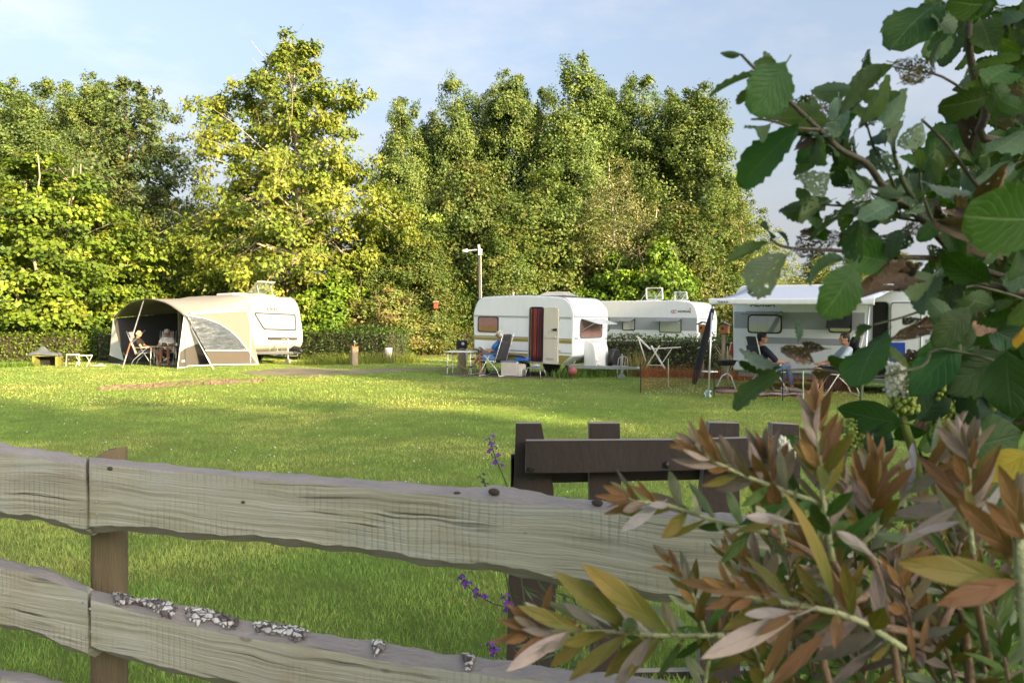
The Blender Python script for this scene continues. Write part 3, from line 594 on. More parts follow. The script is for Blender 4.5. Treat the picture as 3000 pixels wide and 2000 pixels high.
M_GLASS = glass('window_glass', (0.90, 0.92, 0.94), 0.10, 0.05)
M_GLASSD = glass('smoked_glass', (0.28, 0.30, 0.33), 0.3, 0.06)
def window(root, poly, fn, frame_mat, w=0.03, pane=None, back=None, th=0.022, cover=None):
    win = ring(MB(), poly, w, fn, -0.004, th).build('window', frame_mat, root, bevel=0.006)
    inn = inset(poly, w * 0.8)
    MB().prism(inn, fn, 0.003, 0.006).build('curtain' if back is not M_DARK else 'interior', back or M_CURT, win)
    if pane is not None: MB().prism(inn, fn, 0.014, 0.018).build('pane', pane, win)
    return win
def wheel(parent, c, r, wd, axis='y', name='wheel'):
    R = Matrix.Rotation(math.pi / 2, 3, 'X') if axis == 'y' else Matrix.Rotation(math.pi / 2, 3, 'Y')
    w_ = MB().lathe([(r * .62, -wd / 2), (r * .9, -wd / 2), (r, -wd * .35), (r, wd * .35), (r * .9, wd / 2), (r * .62, wd / 2)], c, 26, 0, R).build(name, M_BLACK, parent, smooth=True, auto=40)
    rm = MB().lathe([(0.001, -wd * .2), (r * .3, -wd * .2), (r * .42, -wd * .05), (r * .55, -wd * .12), (r * .62, -wd * .42), (r * .64, -wd * .42), (r * .64, wd * .42), (r * .62, wd * .42), (r * .55, wd * .12), (r * .42, wd * .05), (r * .3, wd * .2), (0.001, wd * .2)], c, 20, 0, R)
    for k in range(5):
        q = 2 * math.pi * k / 5; o = R @ Vector((r * .2 * math.cos(q), r * .2 * math.sin(q), 0)); rm.ball(Vector(c) + o + R @ Vector((0, 0, -wd * .2)), r * .05, 6, 4); rm.ball(Vector(c) + o + R @ Vector((0, 0, wd * .2)), r * .05, 6, 4)
    rm.build('rim', M_ALU, w_, smooth=True, auto=35); return w_

# ---------------------------------------------------------------- striped old caravan
A = Vector((-1.2, 23.2, 0.03)); ex = Vector((0.819, -0.575, 0))
old = thing('caravan', A, math.atan2(ex.y, ex.x), 'old white caravan with olive stripes and its door standing open', 'caravan', ry=math.radians(1.35))
Lo, Wo = 3.48, 1.98
prof = round_poly([(0.06, 0.75), (0.0, 1.85), (0.22, 2.26), (1.7, 2.34), (3.2, 2.28), (3.50, 1.95), (3.48, 0.66), (3.12, 0.40), (1.1, 0.40)], [0.03, 0.35, 0.45, 1.2, 0.5, 0.4, 0.05, 0.05, 0.05], 9)
MB().prism(prof, lambda a, b, t: Vector((a, t, b)), 0, Wo).build('body', M_WHITE, old, smooth=True, bevel=0.045, seg=4, auto=50)
# side trim strips, clipped between the rear edge, the doorway and the front corner
def strip_side(z0, z1, mat, name, segs, t=0.005):
    for a, b in segs: MB().span((a, -t, z0), (b, 0.002, z1)).build(name, mat, old, bevel=0.002)
DX0, DX1 = loc(old, 1550, 980).x, loc(old, 1594, 980).x; LX1 = loc(old, 1637, 980).x
zz = lambda y, px=1440: loc(old, px, y).z
strip_side(zz(926) - .02, zz(921.5) - .02, M_SILVER, 'trim_rail', ((0.03, DX0 - .03), (LX1 + .02, Lo - .05)), 0.012)
strip_side(zz(986.4), zz(983), M_OLIVE, 'stripe', ((0.04, DX0 - .03), (LX1 + .02, Lo - .03)))
strip_side(zz(996.5), zz(987.6), M_OLIVE, 'stripe', ((0.045, DX0 - .03), (LX1 + .02, Lo - .03)))
strip_side(zz(1024.5), zz(1021.2), M_SILVER, 'stripe', ((0.07, DX0 - .03), (LX1 + .02, Lo - .03)))
MB().prism([(0.45, zz(1029.5)), (DX0 - .03, zz(1029.5)), (DX0 - .03, 0.43), (1.12, 0.43)], SIDE, -0.002, 0.005).build('stripe', M_OLIVE, old, bevel=0.002)
MB().prism([(LX1 + .02, zz(1029.5)), (Lo - .05, zz(1029.5)), (3.13, 0.43), (LX1 + .02, 0.43)], SIDE, -0.002, 0.005).build('stripe', M_OLIVE, old, bevel=0.002)
# edge piping along the roof curve
edge = [p for p in prof if p[1] > 0.76]
MB().tube([Vector((a, 0.03, b)) for a, b in edge], 0.014, 6).build('edge_trim', M_SILVER, old, smooth=True)
MB().tube([Vector((a, Wo - .03, b)) for a, b in edge], 0.014, 6).build('edge_trim', M_SILVER, old, smooth=True)
# rear side window with orange curtain
M_ORANGE = M('orange_curtain', (0.50, 0.13, 0.06), 0.85, var=0.35, scale=3.0, stretch=(8, 8, 0.8), bump=0.3, bscale=5)
a = loc(old, 1400, 971.8); b = loc(old, 1461.5, 927)
window(old, rrect(a.x, a.z, b.x, b.z, 0.09), SIDE, M_BLACK, 0.028, M_GLASS, M_ORANGE)
# doorway with striped fly curtain
a = loc(old, 1550.5, 1059); b = loc(old, 1593.5, 898.5); dz0, dz1 = a.z, b.z
dw = ring(MB(), rrect(DX0, dz0, DX1, dz1, 0.10), 0.022, SIDE, -0.004, 0.02).build('doorway', M_GREYD, old, bevel=0.005)
MB().prism(rrect(DX0 + .015, dz0 + .02, DX1 - .015, dz1 - .02, 0.09), SIDE, 0.001, 0.004).build('interior', M_DARK, dw)
STR = [(0.05, 0.012, 0.015), (0.38, 0.03, 0.05), (0.05, 0.03, 0.12), (0.55, 0.10, 0.05), (0.30, 0.16, 0.06), (0.42, 0.30, 0.10), (0.45, 0.03, 0.06), (0.10, 0.02, 0.03), (0.03, 0.02, 0.05)]
n_ = 20
for k in range(n_):
    c = STR[(k * 5 + k // 3) % len(STR)]; x0 = DX0 + .035 + (DX1 - DX0 - .07) * k / n_
    fb = MB(); fb.sheet(lambda u, v, x0=x0, k=k: Vector((x0 + u * (DX1 - DX0 - .07) / n_ * 0.92, -0.012 - 0.006 * math.sin(u * 3.1 + k) - .003 * math.sin(9 * v + k), dz1 - .05 - v * (dz1 - dz0 - .09))), 3, 8)
    fb.build('curtain_strand', M('strand_%d' % (STR.index(c)), tuple(q * .5 for q in c), 0.85, var=0.2, scale=10), dw, smooth=True, solid=0.002)
# door leaf folded back flat against the side
dl = MB().prism(rrect(DX1 + .004, dz0 - .03, LX1, dz1 - .01, 0.10), SIDE, 0.012, 0.045).build('door', M_IVORY, old, bevel=0.012)
MB().span((DX1 + .03, -0.05, dz0 + .68), (LX1 - .03, -0.044, dz0 + .70)).build('rail', M_SILVER, dl)
MB().span((LX1 - .14, -0.085, dz1 - .66), (LX1 - .03, -0.045, dz1 - .60)).tube([(LX1 - .2, -.07, dz1 - .63), (LX1 - .12, -.07, dz1 - .63)], .012, 6).build('handle', M_BLACK, dl, bevel=0.01)
for z in (dz0 + .73, dz0 + .42): MB().ball((LX1 - .07, -0.05, z), 0.018, 8, 6).build('catch', M_ALU, dl, smooth=True)
MB().prism(rrect(DX1 + .10, dz0 + .08, LX1 - .12, dz0 + .14, 0.01), SIDE, 0.045, 0.05).build('vent', M_SILVER, dl)
MB().ball((loc(old, 1641, 1028).x, -0.01, loc(old, 1641, 1028).z), 0.022, 8, 6).build('marker_lamp', M_AMBER, old, smooth=True)
# wheel box and wheel
wx = loc(old, 1517, 1055).x
MB().tube([(wx - .52, -.02, .46), (wx - .36, -.025, .56), (wx - .2, -.028, .60), (wx + .2, -.028, .60), (wx + .36, -.025, .52), (wx + .46, -.02, .42)], 0.03, 6).build('wheel_arch', M_GREYD, old, smooth=True)
wheel(old, (wx, 0.14, 0.29), 0.29, 0.17)
wheel(old, (wx, Wo - 0.14, 0.29), 0.29, 0.17)
# front end: window flap, curtains, gas locker, drawbar, spare wheel
FR = FRONT(Lo)
def fl(px, py): p = loc(old, px, py, 0, Lo); return p.y, p.z
y0, z0 = fl(1697, 991); y1, z1 = fl(1762, 936)
M_PINK = M('pink_curtain', (0.62, 0.33, 0.27), 0.9, var=0.42, scale=2.0, stretch=(12, 12, 0.3), bump=0.4, bscale=4)
window(old, rrect(y0, z0, y1, z1, 0.10), lambda a, b, t: Vector((Lo + t + .018, a, b)), M_GREYD, 0.026, M_GLASS, M_PINK)
fp = MB(); t0 = Vector((Lo + .03, y0 + .03, z1 + .02)); t1 = Vector((Lo + .03, y1 - .03, z1 + .02)); dn = Vector((0.52, 0, -0.14))
fp.prism([(0, 0), ((t1 - t0).y, 0), ((t1 - t0).y - .05, 1), (.05, 1)], lambda a, b, t: t0 + Vector((0, a, 0)) + dn * b + Vector((0, 0, t)), 0, 0.018).build('window_flap', M('flap_acrylic', (0.72, 0.75, 0.76), 0.25, var=0.05, trans=0.3), old, bevel=0.006)
for yy in (y0 + .12, y1 - .12): MB().tube([(Lo + .02, yy, z0 + .22), (Lo + .42, yy, z1 - .09)], 0.008, 6).build('stay', M_ALU, old)
MB().span((Lo - .01, .06, z1 + .06), (Lo + .02, Wo - .06, z1 + .085)).build('trim_rail', M_SILVER, old)
a = fl(1752, 926); text_mesh('Eifelland', 0.15, M_SILVER, old, Matrix.Translation((Lo + .005, a[0] + .16, a[1] - .02)) @ Matrix.Rotation(math.pi / 2, 4, 'Z') @ Matrix.Rotation(math.pi / 2, 4, 'X'), shear=0.35)
a = fl(1688, 940); MB().span((Lo - .002, a[0] - .03, a[1] - .03), (Lo + .004, a[0] + .03, a[1] + .03)).build('badge', M('badge_red', (0.35, 0.2, 0.2), 0.4, var=0.3, scale=60), old)
for px, py in ((1682, 963), (1776, 966)):
    a = fl(px, py); MB().ball((Lo + .01, min(max(a[0], .06), Wo - .06), a[1]), (0.025, .035, .035), 8, 6).build('marker_lamp', M_WHITE2, old, smooth=True)
for px in (1686, 1773):
    a = fl(px, 991); MB().tube([(Lo + .03, min(a[0], Wo - .1) - .07, a[1]), (Lo + .05, min(a[0], Wo - .1), a[1]), (Lo + .03, min(a[0], Wo - .1) + .07, a[1])], 0.012, 6).build('grab_handle', M_GREYD, old)
gl0, gl1 = 0.62, 1.42
MB().prism(round_poly([(0.0, 0.32), (0.36, 0.32), (0.40, 0.42), (0.30, 1.02), (0.0, 1.12)], [0, .03, .1, .1, .02], 5), lambda a, b, t: Vector((Lo + a + .005, t, b - .03)), gl0, gl1).build('gas_locker', M_WHITE2, old, bevel=0.02, smooth=True, auto=40)
MB().box((Lo + .37, gl0 + .1, .50), (.10, .16, .12)).box((Lo + .40, gl0 + .1, .42), (.14, .10, .05)).build('locker_step', M_WHITE2, old, bevel=0.012)
wheel(old, (Lo + .52, 1.46, 0.56), 0.29, 0.17, 'x', 'spare_wheel')
db = MB(); tipx = Lo + 1.25
for yy in (0.35, Wo - .35): db.bar((Lo - .4, yy, .34), (tipx - .1, Wo / 2 + (0.06 if yy > 1 else -.06), .36), .06, .09)
db.bar((tipx - .15, Wo / 2, .36), (tipx + .2, Wo / 2, .37), .07, .07); db.ball((tipx + .24, Wo / 2, .37), .055, 8, 6)
db.build('drawbar', M_STEEL, old, bevel=0.006)
MB().tube([(tipx - .18, Wo / 2 - .14, .75), (tipx - .18, Wo / 2 - .14, .05)], .025, 8).lathe([(.1, -.03), (.1, .03)], (tipx - .18, Wo / 2 - .14, .10), 12, 0, Matrix.Rotation(math.pi / 2, 3, 'X')).build('jockey_wheel', M_STEEL, old, smooth=True, auto=40)
for x_, y_ in ((Lo - .25, .1), (.35, .1)): MB().bar((x_, y_, .40), (x_ + .16, y_, .0 if x_ < 1 else .03), .05, .05).bar((x_, y_, .40), (x_ - .12, y_, .2), .03, .03).box((x_ + .16, y_, .03), (.14, .12, .02)).build('corner_steady', M_BLACK, old, bevel=0.004)
MB().prism(rrect(2.0, .9, 2.6, 1.3, .1), lambda a, b, t: Vector((a, b + .1, 2.30 + t)), 0, 0.03).add([], []).build('vent_base', M_CREAM, old, bevel=0.01)
hv = MB(); hv.prism([(1.85, .7), (2.85, .7), (2.85, 1.4), (1.85, 1.4)], lambda a, b, t: Vector((2.3 + (a - 2.3) * (1 - .45 * t / .12), 1.05 + (b - 1.05) * (1 - .45 * t / .12), 2.34 + t)), 0, 0.12).build('roof_hatch', M_CREAM, old, bevel=0.02)
MB().lathe([(.03, 0), (.03, .1), (.045, .1), (.045, .13), (.0, .14)], (1.1, .5, 2.3), 10).build('flue', M_CREAM, old, smooth=True, auto=40)

# ---------------------------------------------------------------- beige awning caravan (front end lit by the sun)
F0 = Vector((-9.45, 28.0, 0)); exl = Vector((-0.777, 0.629, 0))
lmc = thing('caravan', F0, math.atan2(exl.y, exl.x), 'cream-white caravan with a wide front window beside the beige canopy', 'caravan')
Ll, Wl = 5.4, 2.3
lp = round_poly([(0.55, 0.42), (0.10, 0.62), (0.02, 1.05), (0.28, 2.12), (0.62, 2.52), (1.4, 2.56), (5.3, 2.52), (5.42, 2.2), (5.42, 0.42)], [.1, .2, .3, .35, .35, .3, .3, .2, .1], 7)
MB().prism(lp, lambda a, b, t: Vector((a, t, b)), -Wl, 0).build('body', M_CREAM, lmc, smooth=True, bevel=0.07, seg=4, auto=50)
# front plane: through (0.035,1.12) and (0.262,2.05)
q0 = Vector((0.035 - .004, 0, 1.12)); up_ = Vector((0.245, 0, 1.0)).normalized(); ry_ = Vector((0, -1, 0)); nf = ry_.cross(up_); nf = nf if nf.x < 0 else -nf
FP = lambda a, b, t: q0 + ry_ * a + up_ * b + nf * (t + .006)
def fpl(px, py):
    p = loc(lmc, px, py, plane=(q0, nf)) - q0; return p.dot(ry_), p.dot(up_)
c4 = [fpl(x, y) for x, y in ((742, 915), (865, 920.5), (868, 969), (772, 966))]
c4[0] = (max(c4[0][0], .12), c4[0][1])
window(lmc, round_poly(c4[::-1], 0.1, 4), FP, M_BLACK, 0.04, M_GLASS, M('silver_blind', (0.26, 0.29, 0.33), 0.5, var=0.2, scale=2.5, stretch=(6, 6, .6), bump=0.3, bscale=6), 0.03)
a = fpl(801, 906.5); text_mesh('LMC', 0.20, M_BLACK, lmc, Matrix.Translation(FP(a[0], a[1], 0.004)) @ Matrix((ry_, up_, nf)).transposed().to_4x4(), sx=1.45)
c4 = [fpl(x, y) for x, y in ((784, 988), (871, 989), (871, 994.5), (788, 994.5))]
gs = MB().prism(c4, FP, 0, 0.02).build('grip_bar', M_BLACK, lmc, bevel=0.006)
a = fpl(830, 993.5); text_mesh('LMC', 0.06, M_CREAM, gs, Matrix.Translation(FP(a[0], a[1], 0.024)) @ Matrix((ry_, up_, nf)).transposed().to_4x4(), 'lettering', sx=1.6)
for px, py in ((751, 959), (879, 961)):
    a = fpl(px, py); MB().prism(rrect(a[0] - .05, a[1] - .09, a[0] + .05, a[1] + .09, .045), FP, 0, .03).build('marker_lamp', M_SILVER, lmc, bevel=.01)
# gas locker lid seam, round badge, handles
lo_ = lambda a, b, t: Vector((0.10 - t, a, b))
def fll(px, py): p = loc(lmc, px, py, 0, 0.06); return p.y, p.z
sm = MB(); pts = [fll(x, y) for x, y in ((788, 1000), (792, 1040), (870, 1042), (872, 1002))]
for i in range(3): sm.bar(Vector((0.035, *pts[i])), Vector((0.035, *pts[i + 1])), .012, .012, (1, 0, 0))
sm.build('locker_seam', M_GREYB, lmc)
bd = MB()
for px, py in ((826, 1018.5), (830, 1018.5), (834, 1018.5)): a = fll(px, py); bd.ball((.02, *a), (.01, .018, .022), 8, 6)
a = fll(829, 1026); bd.tube([(0.02, a[0] + .09 * math.cos(q), a[1] + .07 * math.sin(q)) for q in [3.4 + i * .35 for i in range(12)]], .014, 6)
bd.build('badge', M_GREYD, lmc, smooth=True)
for px, py in ((811, 1030), (850, 1030)):
    a = fll(px, py); MB().tube([(.03, a[0], a[1] + .12), (-.01, a[0] + .03, a[1] + .04), (.03, a[0], a[1] - .1)], .014, 6).build('grab_handle', M_ALU, lmc, smooth=True)
tb = MB(); cy_ = -Wl / 2
for yy in (-.35, -Wl + .35): tb.bar((.5, yy, .42), (-1.0, cy_ + (.05 if yy > cy_ else -.05), .44), .06, .10)
tb.bar((-.9, cy_, .44), (-1.35, cy_, .46), .08, .08).span((.3, -Wl + .1, .36), (.42, -.1, .46)); tb.build('drawbar', M_STEEL, lmc, bevel=.006)
MB().tube([(-.75, cy_, .52), (-1.0, cy_, .60), (-1.30, cy_, .56), (-1.46, cy_, .48)], [.07, .10, .10, .04], 8).build('hitch_cover', M_BLACK, lmc, smooth=True)
jw = MB().tube([(-.78, cy_ + .12, .95), (-.78, cy_ + .12, .12)], .028, 8).tube([(-.78, cy_ + .12, .95), (-.66, cy_ + .12, .98), (-.66, cy_ + .12, 1.08)], .012, 6)
jw.lathe([(.11, -.04), (.11, .04)], (-.78, cy_ + .12, .11), 14, 0, Matrix.Rotation(math.pi / 2, 3, 'X')).build('jockey_wheel', M_STEEL, lmc, smooth=True, auto=40)
wheel(lmc, (2.9, -.14, .31), .31, .18); wheel(lmc, (2.9, -Wl + .14, .31), .31, .18)
MB().prism(rrect(2.3, -1.4, 3.6, -.7, .1), lambda a, b, t: Vector((a, b, 2.54 + t)), 0, .16).build('air_conditioner', M_WHITE2, lmc, bevel=.05)
hb = MB().prism(rrect(.75, -1.55, 1.5, -.75, .05), lambda a, b, t: Vector((a, b, 2.53 + t)), 0, .05).build('roof_hatch', M_WHITE2, lmc, bevel=.012)
hd_ = lambda a, b, t: Vector((1.5 - a * .75, b, 2.60 + a * .48 + t))
ring(MB(), rrect(0, -1.55, 1, -.75, .06), .05, hd_, 0, .03).build('hatch_frame', M_CREAM, hb)
MB().prism(rrect(.04, -1.5, .96, -.8, .05), hd_, .012, .018).build('hatch_pane', M_GLASS, hb)
for yy in (-1.45, -.85): MB().tube([(.8, yy, 2.58), hd_(.75, yy, 0)], .012, 6).build('stay', M_ALU, hb)
# side facing the canopy: door, windows and dark stripe
SL = lambda a, b, t: Vector((a, t, b))
window(lmc, rrect(.9, 1.25, 1.9, 1.85, .08), SL, M_BLACK, .03, M_GLASSD, M_DARK)
window(lmc, rrect(3.6, 1.25, 4.5, 1.85, .08), SL, M_BLACK, .03, M_GLASSD, M_DARK)
MB().span((.4, -.002, .92), (5.2, .006, .97)).build('trim_rail', M_GREYD, lmc)
MB().prism(rrect(2.2, .45, 2.85, 2.3, .08), SL, 0, .02).build('door', M_CREAM, lmc, bevel=.008)

# ---------------------------------------------------------------- canopy awning
M_CANV = M('canopy_canvas', (0.30, 0.28, 0.255), 0.85, var=0.07, scale=1.2, bump=0.15, bscale=5, trans=0.12)
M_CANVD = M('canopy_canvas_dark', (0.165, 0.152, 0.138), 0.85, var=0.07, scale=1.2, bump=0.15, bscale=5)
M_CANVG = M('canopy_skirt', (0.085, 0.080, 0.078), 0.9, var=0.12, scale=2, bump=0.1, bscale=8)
M_CANVB = M('canopy_lining_shaded', (0.045, 0.047, 0.052), 0.95, var=0.2, scale=2)  # interior shade put into the lining colour, so the canopy looks dark inside
M_PIPE = M('white_piping', (0.78, 0.76, 0.70), 0.5, var=0.05)
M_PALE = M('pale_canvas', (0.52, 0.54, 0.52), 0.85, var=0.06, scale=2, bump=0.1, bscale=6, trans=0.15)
awn = thing('canopy_awning', F0, math.atan2(exl.y, exl.x), 'beige canvas canopy awning with a clear curved side window and open front', 'awning')
UL, VD = 5.2, 2.52
def zA(u):
    e = min(u, UL - u); return 1.95 + 0.62 * math.sqrt(max(0, 1 - (1 - min(e / 1.0, 1)) ** 2))
def zB(u): q = (u - 2.75) / (2.75 if u < 2.75 else UL - 2.75); return 1.79 - .06 * u / UL + 0.62 * max(0, 1 - abs(q) ** 2.1)
def roof(a, b):
    u = a * UL; t = b; z = zA(u) * (1 - t) + zB(u) * t; sag = -0.05 * math.sin(math.pi * b) * math.sin(math.pi * a)
    return Vector((u, 0.005 + t * VD, z + sag + .006 * math.sin(23 * a + 3 * b)))
MB().sheet(roof, 48, 16).build('roof_sheet', M_CANV, awn, smooth=True, solid=.006)
MB().tube([roof(i / 40, 1.0) + Vector((0, .005, -.01)) for i in range(41)], .022, 8).build('front_edge', M_CANVG, awn, smooth=True)
MB().tube([Vector((0.0 + (.0 if z > 1.2 else 0), 0.02, z)) for z in (1.95, 1.4, .8, .1)], .014, 6).build('piping', M_PIPE, awn)
def el(px, py):
    p = loc(awn, px, py, 0, 0.0); return p.y, p.z
arc = [(545, 923), (600, 932), (640, 946), (672, 966), (700, 992), (727, 1026)]
def flat(name, pts, mat, x=0.0, bow=0.02, par=None, th=.006):
    m = MB(); q = [el(*p) for p in pts]; c = (sum(a for a, _ in q) / len(q), sum(b for _, b in q) / len(q)); n = len(q)
    m.add([Vector((x, a, max(b, .02))) for a, b in q] + [Vector((x - bow, *c))], [(i, (i + 1) % n, n) for i in range(n)])
    return m.build(name, mat, par or awn, smooth=False, solid=th)
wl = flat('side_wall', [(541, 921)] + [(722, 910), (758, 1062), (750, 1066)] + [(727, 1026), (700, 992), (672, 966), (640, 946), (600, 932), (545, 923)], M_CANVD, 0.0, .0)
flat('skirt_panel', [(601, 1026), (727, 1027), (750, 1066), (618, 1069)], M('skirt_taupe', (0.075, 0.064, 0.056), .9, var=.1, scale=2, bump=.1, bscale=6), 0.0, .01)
def vinyl():
    m, t, N, Lk = nodes('clear_vinyl'); d = N('ShaderNodeBsdfDiffuse'); d.inputs[0].default_value = (.085, .105, .135, 1); g_ = N('ShaderNodeBsdfGlossy'); g_.inputs['Roughness'].default_value = .18; tr = N('ShaderNodeBsdfTransparent'); tr.inputs[0].default_value = (.75, .8, .86, 1)
    tc = N('ShaderNodeTexCoord'); mp = N('ShaderNodeMapping'); mp.inputs['Scale'].default_value = (1, .7, 3.5); mp.inputs['Rotation'].default_value = (.4, 0, 0); Lk(tc.outputs['Object'], mp.inputs[0]); nz = noise(N, Lk, mp.outputs[0], 2.6, 5, .6); bp = N('ShaderNodeBump'); bp.inputs['Strength'].default_value = .8; bp.inputs['Distance'].default_value = .05; Lk(nz, bp.inputs['Height']); Lk(bp.outputs[0], g_.inputs['Normal'])
    m1 = N('ShaderNodeMixShader', _0=.18); Lk(d.outputs[0], m1.inputs[1]); Lk(g_.outputs[0], m1.inputs[2]); m2 = N('ShaderNodeMixShader'); Lk(ramp(N, Lk, nz, [(.3, .35), (.7, .75)]), m2.inputs[0]); Lk(tr.outputs[0], m2.inputs[1]); Lk(m1.outputs[0], m2.inputs[2]); o = N('ShaderNodeOutputMaterial'); Lk(m2.outputs[0], o.inputs[0]); return m
wn_ = flat('clear_window', [(545, 923)] + arc[1:] + [(601, 1025)], vinyl(), 0.0, .03, wl, .003)
for nm, pts in (('piping', arc + [(757, 1066)]), ('piping', [(601, 1026), (727, 1027)]), ('piping', [(541, 921), (722, 910)])):
    MB().tube([Vector((-.012, *el(*p))) for p in pts], .015, 6).build(nm, M_PIPE, awn)
MB().tube([Vector((-.012, *el(*p))) for p in ((548, 1072), (618, 1069), (757, 1066))], .02, 6).build('piping', M_PIPE, awn)
Mi = wmat(awn).inverted(); top_c = Vector((0, VD, zB(0) + .0))
MB().tube([top_c, Mi @ G(626, 1083)], .02, 8).build('leg', M_ALU, awn, smooth=True)
fb_ = [top_c, Mi @ G(520, 1079), Mi @ G(549, 1076), Mi @ G(612, 1070)]
mid1 = fb_[0].lerp(fb_[1], .70); mid2 = fb_[0].lerp(fb_[2], .62); mid3 = fb_[0].lerp(fb_[3], .55)
wing = MB(); wing.add([fb_[0], mid1, mid2, mid3], [(0, 1, 2), (0, 2, 3)]).build('wing_panel', M_PALE, awn, solid=.006)
MB().add([mid1, fb_[1], fb_[2], mid2, fb_[3], mid3], [(0, 1, 2, 3), (3, 2, 4, 5)]).build('wing_skirt', M_CANVG, awn, solid=.006)
MB().tube([fb_[0], fb_[1]], .014, 6).tube([fb_[1] + Vector((0, 0, .02)), fb_[2] + Vector((0, 0, .02))], .018, 6).build('piping', M_PIPE, awn)
lt = mid1.lerp(fb_[1], .62); l2 = mid2.lerp(fb_[2], .62); lc = lt.lerp(l2, .55); lab_n = (fb_[2] - fb_[1]).normalized(); uz = Vector((0, 0, 1)); nn = lab_n.cross(uz)
MB().prism(rrect(-.09, -.035, .09, .035, .008), lambda a, b, t: lc + lab_n * a + uz * b + nn * t, .008, .012).build('maker_label', M_PIPE, awn)
# far end: pale flap, lining wall coloured dark as interior shade, front leg
fe = [Mi @ P(331, 932, 29.0), Mi @ P(321, 1040, 28.8), Mi @ P(363, 1056, 28.4), Mi @ P(340, 975, 28.8)]
MB().add(fe, [(0, 1, 2, 3)]).build('wing_panel', M_PALE, awn, solid=.006)
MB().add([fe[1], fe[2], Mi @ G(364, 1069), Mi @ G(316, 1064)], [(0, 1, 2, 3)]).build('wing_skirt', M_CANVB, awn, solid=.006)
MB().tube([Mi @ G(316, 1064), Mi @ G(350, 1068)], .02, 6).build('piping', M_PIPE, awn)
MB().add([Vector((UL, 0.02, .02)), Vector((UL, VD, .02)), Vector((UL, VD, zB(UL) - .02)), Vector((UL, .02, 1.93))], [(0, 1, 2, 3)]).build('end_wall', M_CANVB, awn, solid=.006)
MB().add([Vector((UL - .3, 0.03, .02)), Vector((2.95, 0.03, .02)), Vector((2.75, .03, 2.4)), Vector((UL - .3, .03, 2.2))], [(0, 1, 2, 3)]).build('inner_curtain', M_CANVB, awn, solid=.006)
apx = Vector((2.85, VD, zB(2.85) - .02)); MB().tube([apx, Mi @ G(359, 1078)], .022, 8).build('leg', M_ALU, awn, smooth=True)
MB().tube([apx.lerp(Mi @ G(359, 1078), .62), apx.lerp(Mi @ G(359, 1078), .82)], .026, 8).build('leg_grip', M('leg_clamp', (.20, .09, .045), .5), awn)
MB().tube([apx.lerp(Mi @ G(359, 1078), .68), Vector((3.4, VD - .3, 1.25))], .014, 6).build('brace', M_ALU, awn)
MB().add([Vector((.3, .1, .012)), Vector((UL, .1, .012)), Vector((UL, VD - .05, .012)), Vector((.3, VD - .05, .012))], [(0, 1, 2, 3)]).build('groundsheet', M('groundsheet_brown', (.085, .065, .05), .95, var=.2), awn)
MB().tube([Mi @ G(765, 1066) + Vector((0, 0, .3)), Mi @ G(776, 1075)], .004, 4).build('guy_rope', M_GREYD, awn)

# ---------------------------------------------------------------- caravan behind the clipped hedge
ex3 = Vector((0.82, -0.572, 0)).normalized(); R3 = Vector((7.9, 33.0, 0)) - ex3 * 6.3
adr = thing('caravan', R3 + Vector((0, 0, .06)), math.atan2(ex3.y, ex3.x), 'white caravan with a grey window band behind the clipped hedge', 'caravan', ry=math.radians(.75))
La, Wa = 6.3, 2.3
ap = round_poly([(0.05, .42), (0, 2.1), (.25, 2.5), (5.4, 2.52), (6.1, 2.42), (6.32, 1.9), (6.3, .9), (6.1, .42)], [.05, .3, .2, .3, .35, .3, .2, .1], 7)
MB().prism(ap, lambda a, b, t: Vector((a, t, b)), 0, Wa).build('body', M_WHITE, adr, smooth=True, bevel=.06, seg=4, auto=50)
L3 = lambda px, py: loc(adr, px, py)
zt, zb = L3(1900, 929.5).z, L3(1900, 966.5).z; x1 = L3(2041, 945).x
MB().span((.4, -.004, zb), (x1, .002, zt)).build('stripe', M_GREYB, adr)
for (a, b, c, d) in ((1931, 974, 1997, 933), (1823, 967.5, 1861, 931), (1766, 970, 1786, 931)):
    p, q = L3(a, b), L3(c, d); window(adr, rrect(p.x, p.z, q.x, q.z, .09), SIDE, M_BLACK, .035, M_GLASS, M_CURT)
M_FLAP = M('tinted_flap', (.20, .215, .23), .2, var=.1, trans=.15)
def flap(root, x0, x1, zt_, out=.34, drop=.10, mat=None):
    o = Vector((x0, -.03, zt_)); return MB().prism([(0, 0), (x1 - x0, 0), (x1 - x0 + .01, 1), (-.01, 1)], lambda a, b, t: o + Vector((a, -out * b, -drop * b + .03 * math.sin(math.pi * b) + t)), 0, .02).build('window_flap', mat or M_FLAP, root, bevel=.006)
for (a, c) in ((1930, 1999), (1822, 1862)):
    p, q = L3(a, 933), L3(c, 933); flap(adr, p.x, q.x, p.z + .03, .55, .16)
p = L3(1995, 912.5); text_mesh('ADRIA', .125, M_BLACK, adr, Matrix.Translation((p.x + .12, -.003, p.z)) @ Matrix.Rotation(math.pi / 2, 4, 'X'), sx=1.5, bold=.004)
p = L3(1972, 912.5); lg = MB()
for s_ in (0, 1): lg.tube([(p.x + .10 * (s_ * 1.1) + .08 * math.cos(q), -.006, p.z + .055 * math.sin(q)) for q in [.7 + i * .5 for i in range(10)]], .014, 5)
lg.build('emblem', M('emblem_red', (.35, .06, .06), .4), adr)
p = L3(2022, 911); MB().span((p.x - .02, -.006, p.z - .09), (p.x + .02, 0, p.z + .06)).ball((p.x, -.004, p.z + .11), .028, 8, 6).build('emblem', M('emblem_red2', (.45, .05, .05), .4), adr)
p, q = L3(1842, 987), L3(1874, 977); MB().span((p.x, -.006, p.z), (q.x, .002, q.z)).build('service_hatch', M_GREYB, adr)
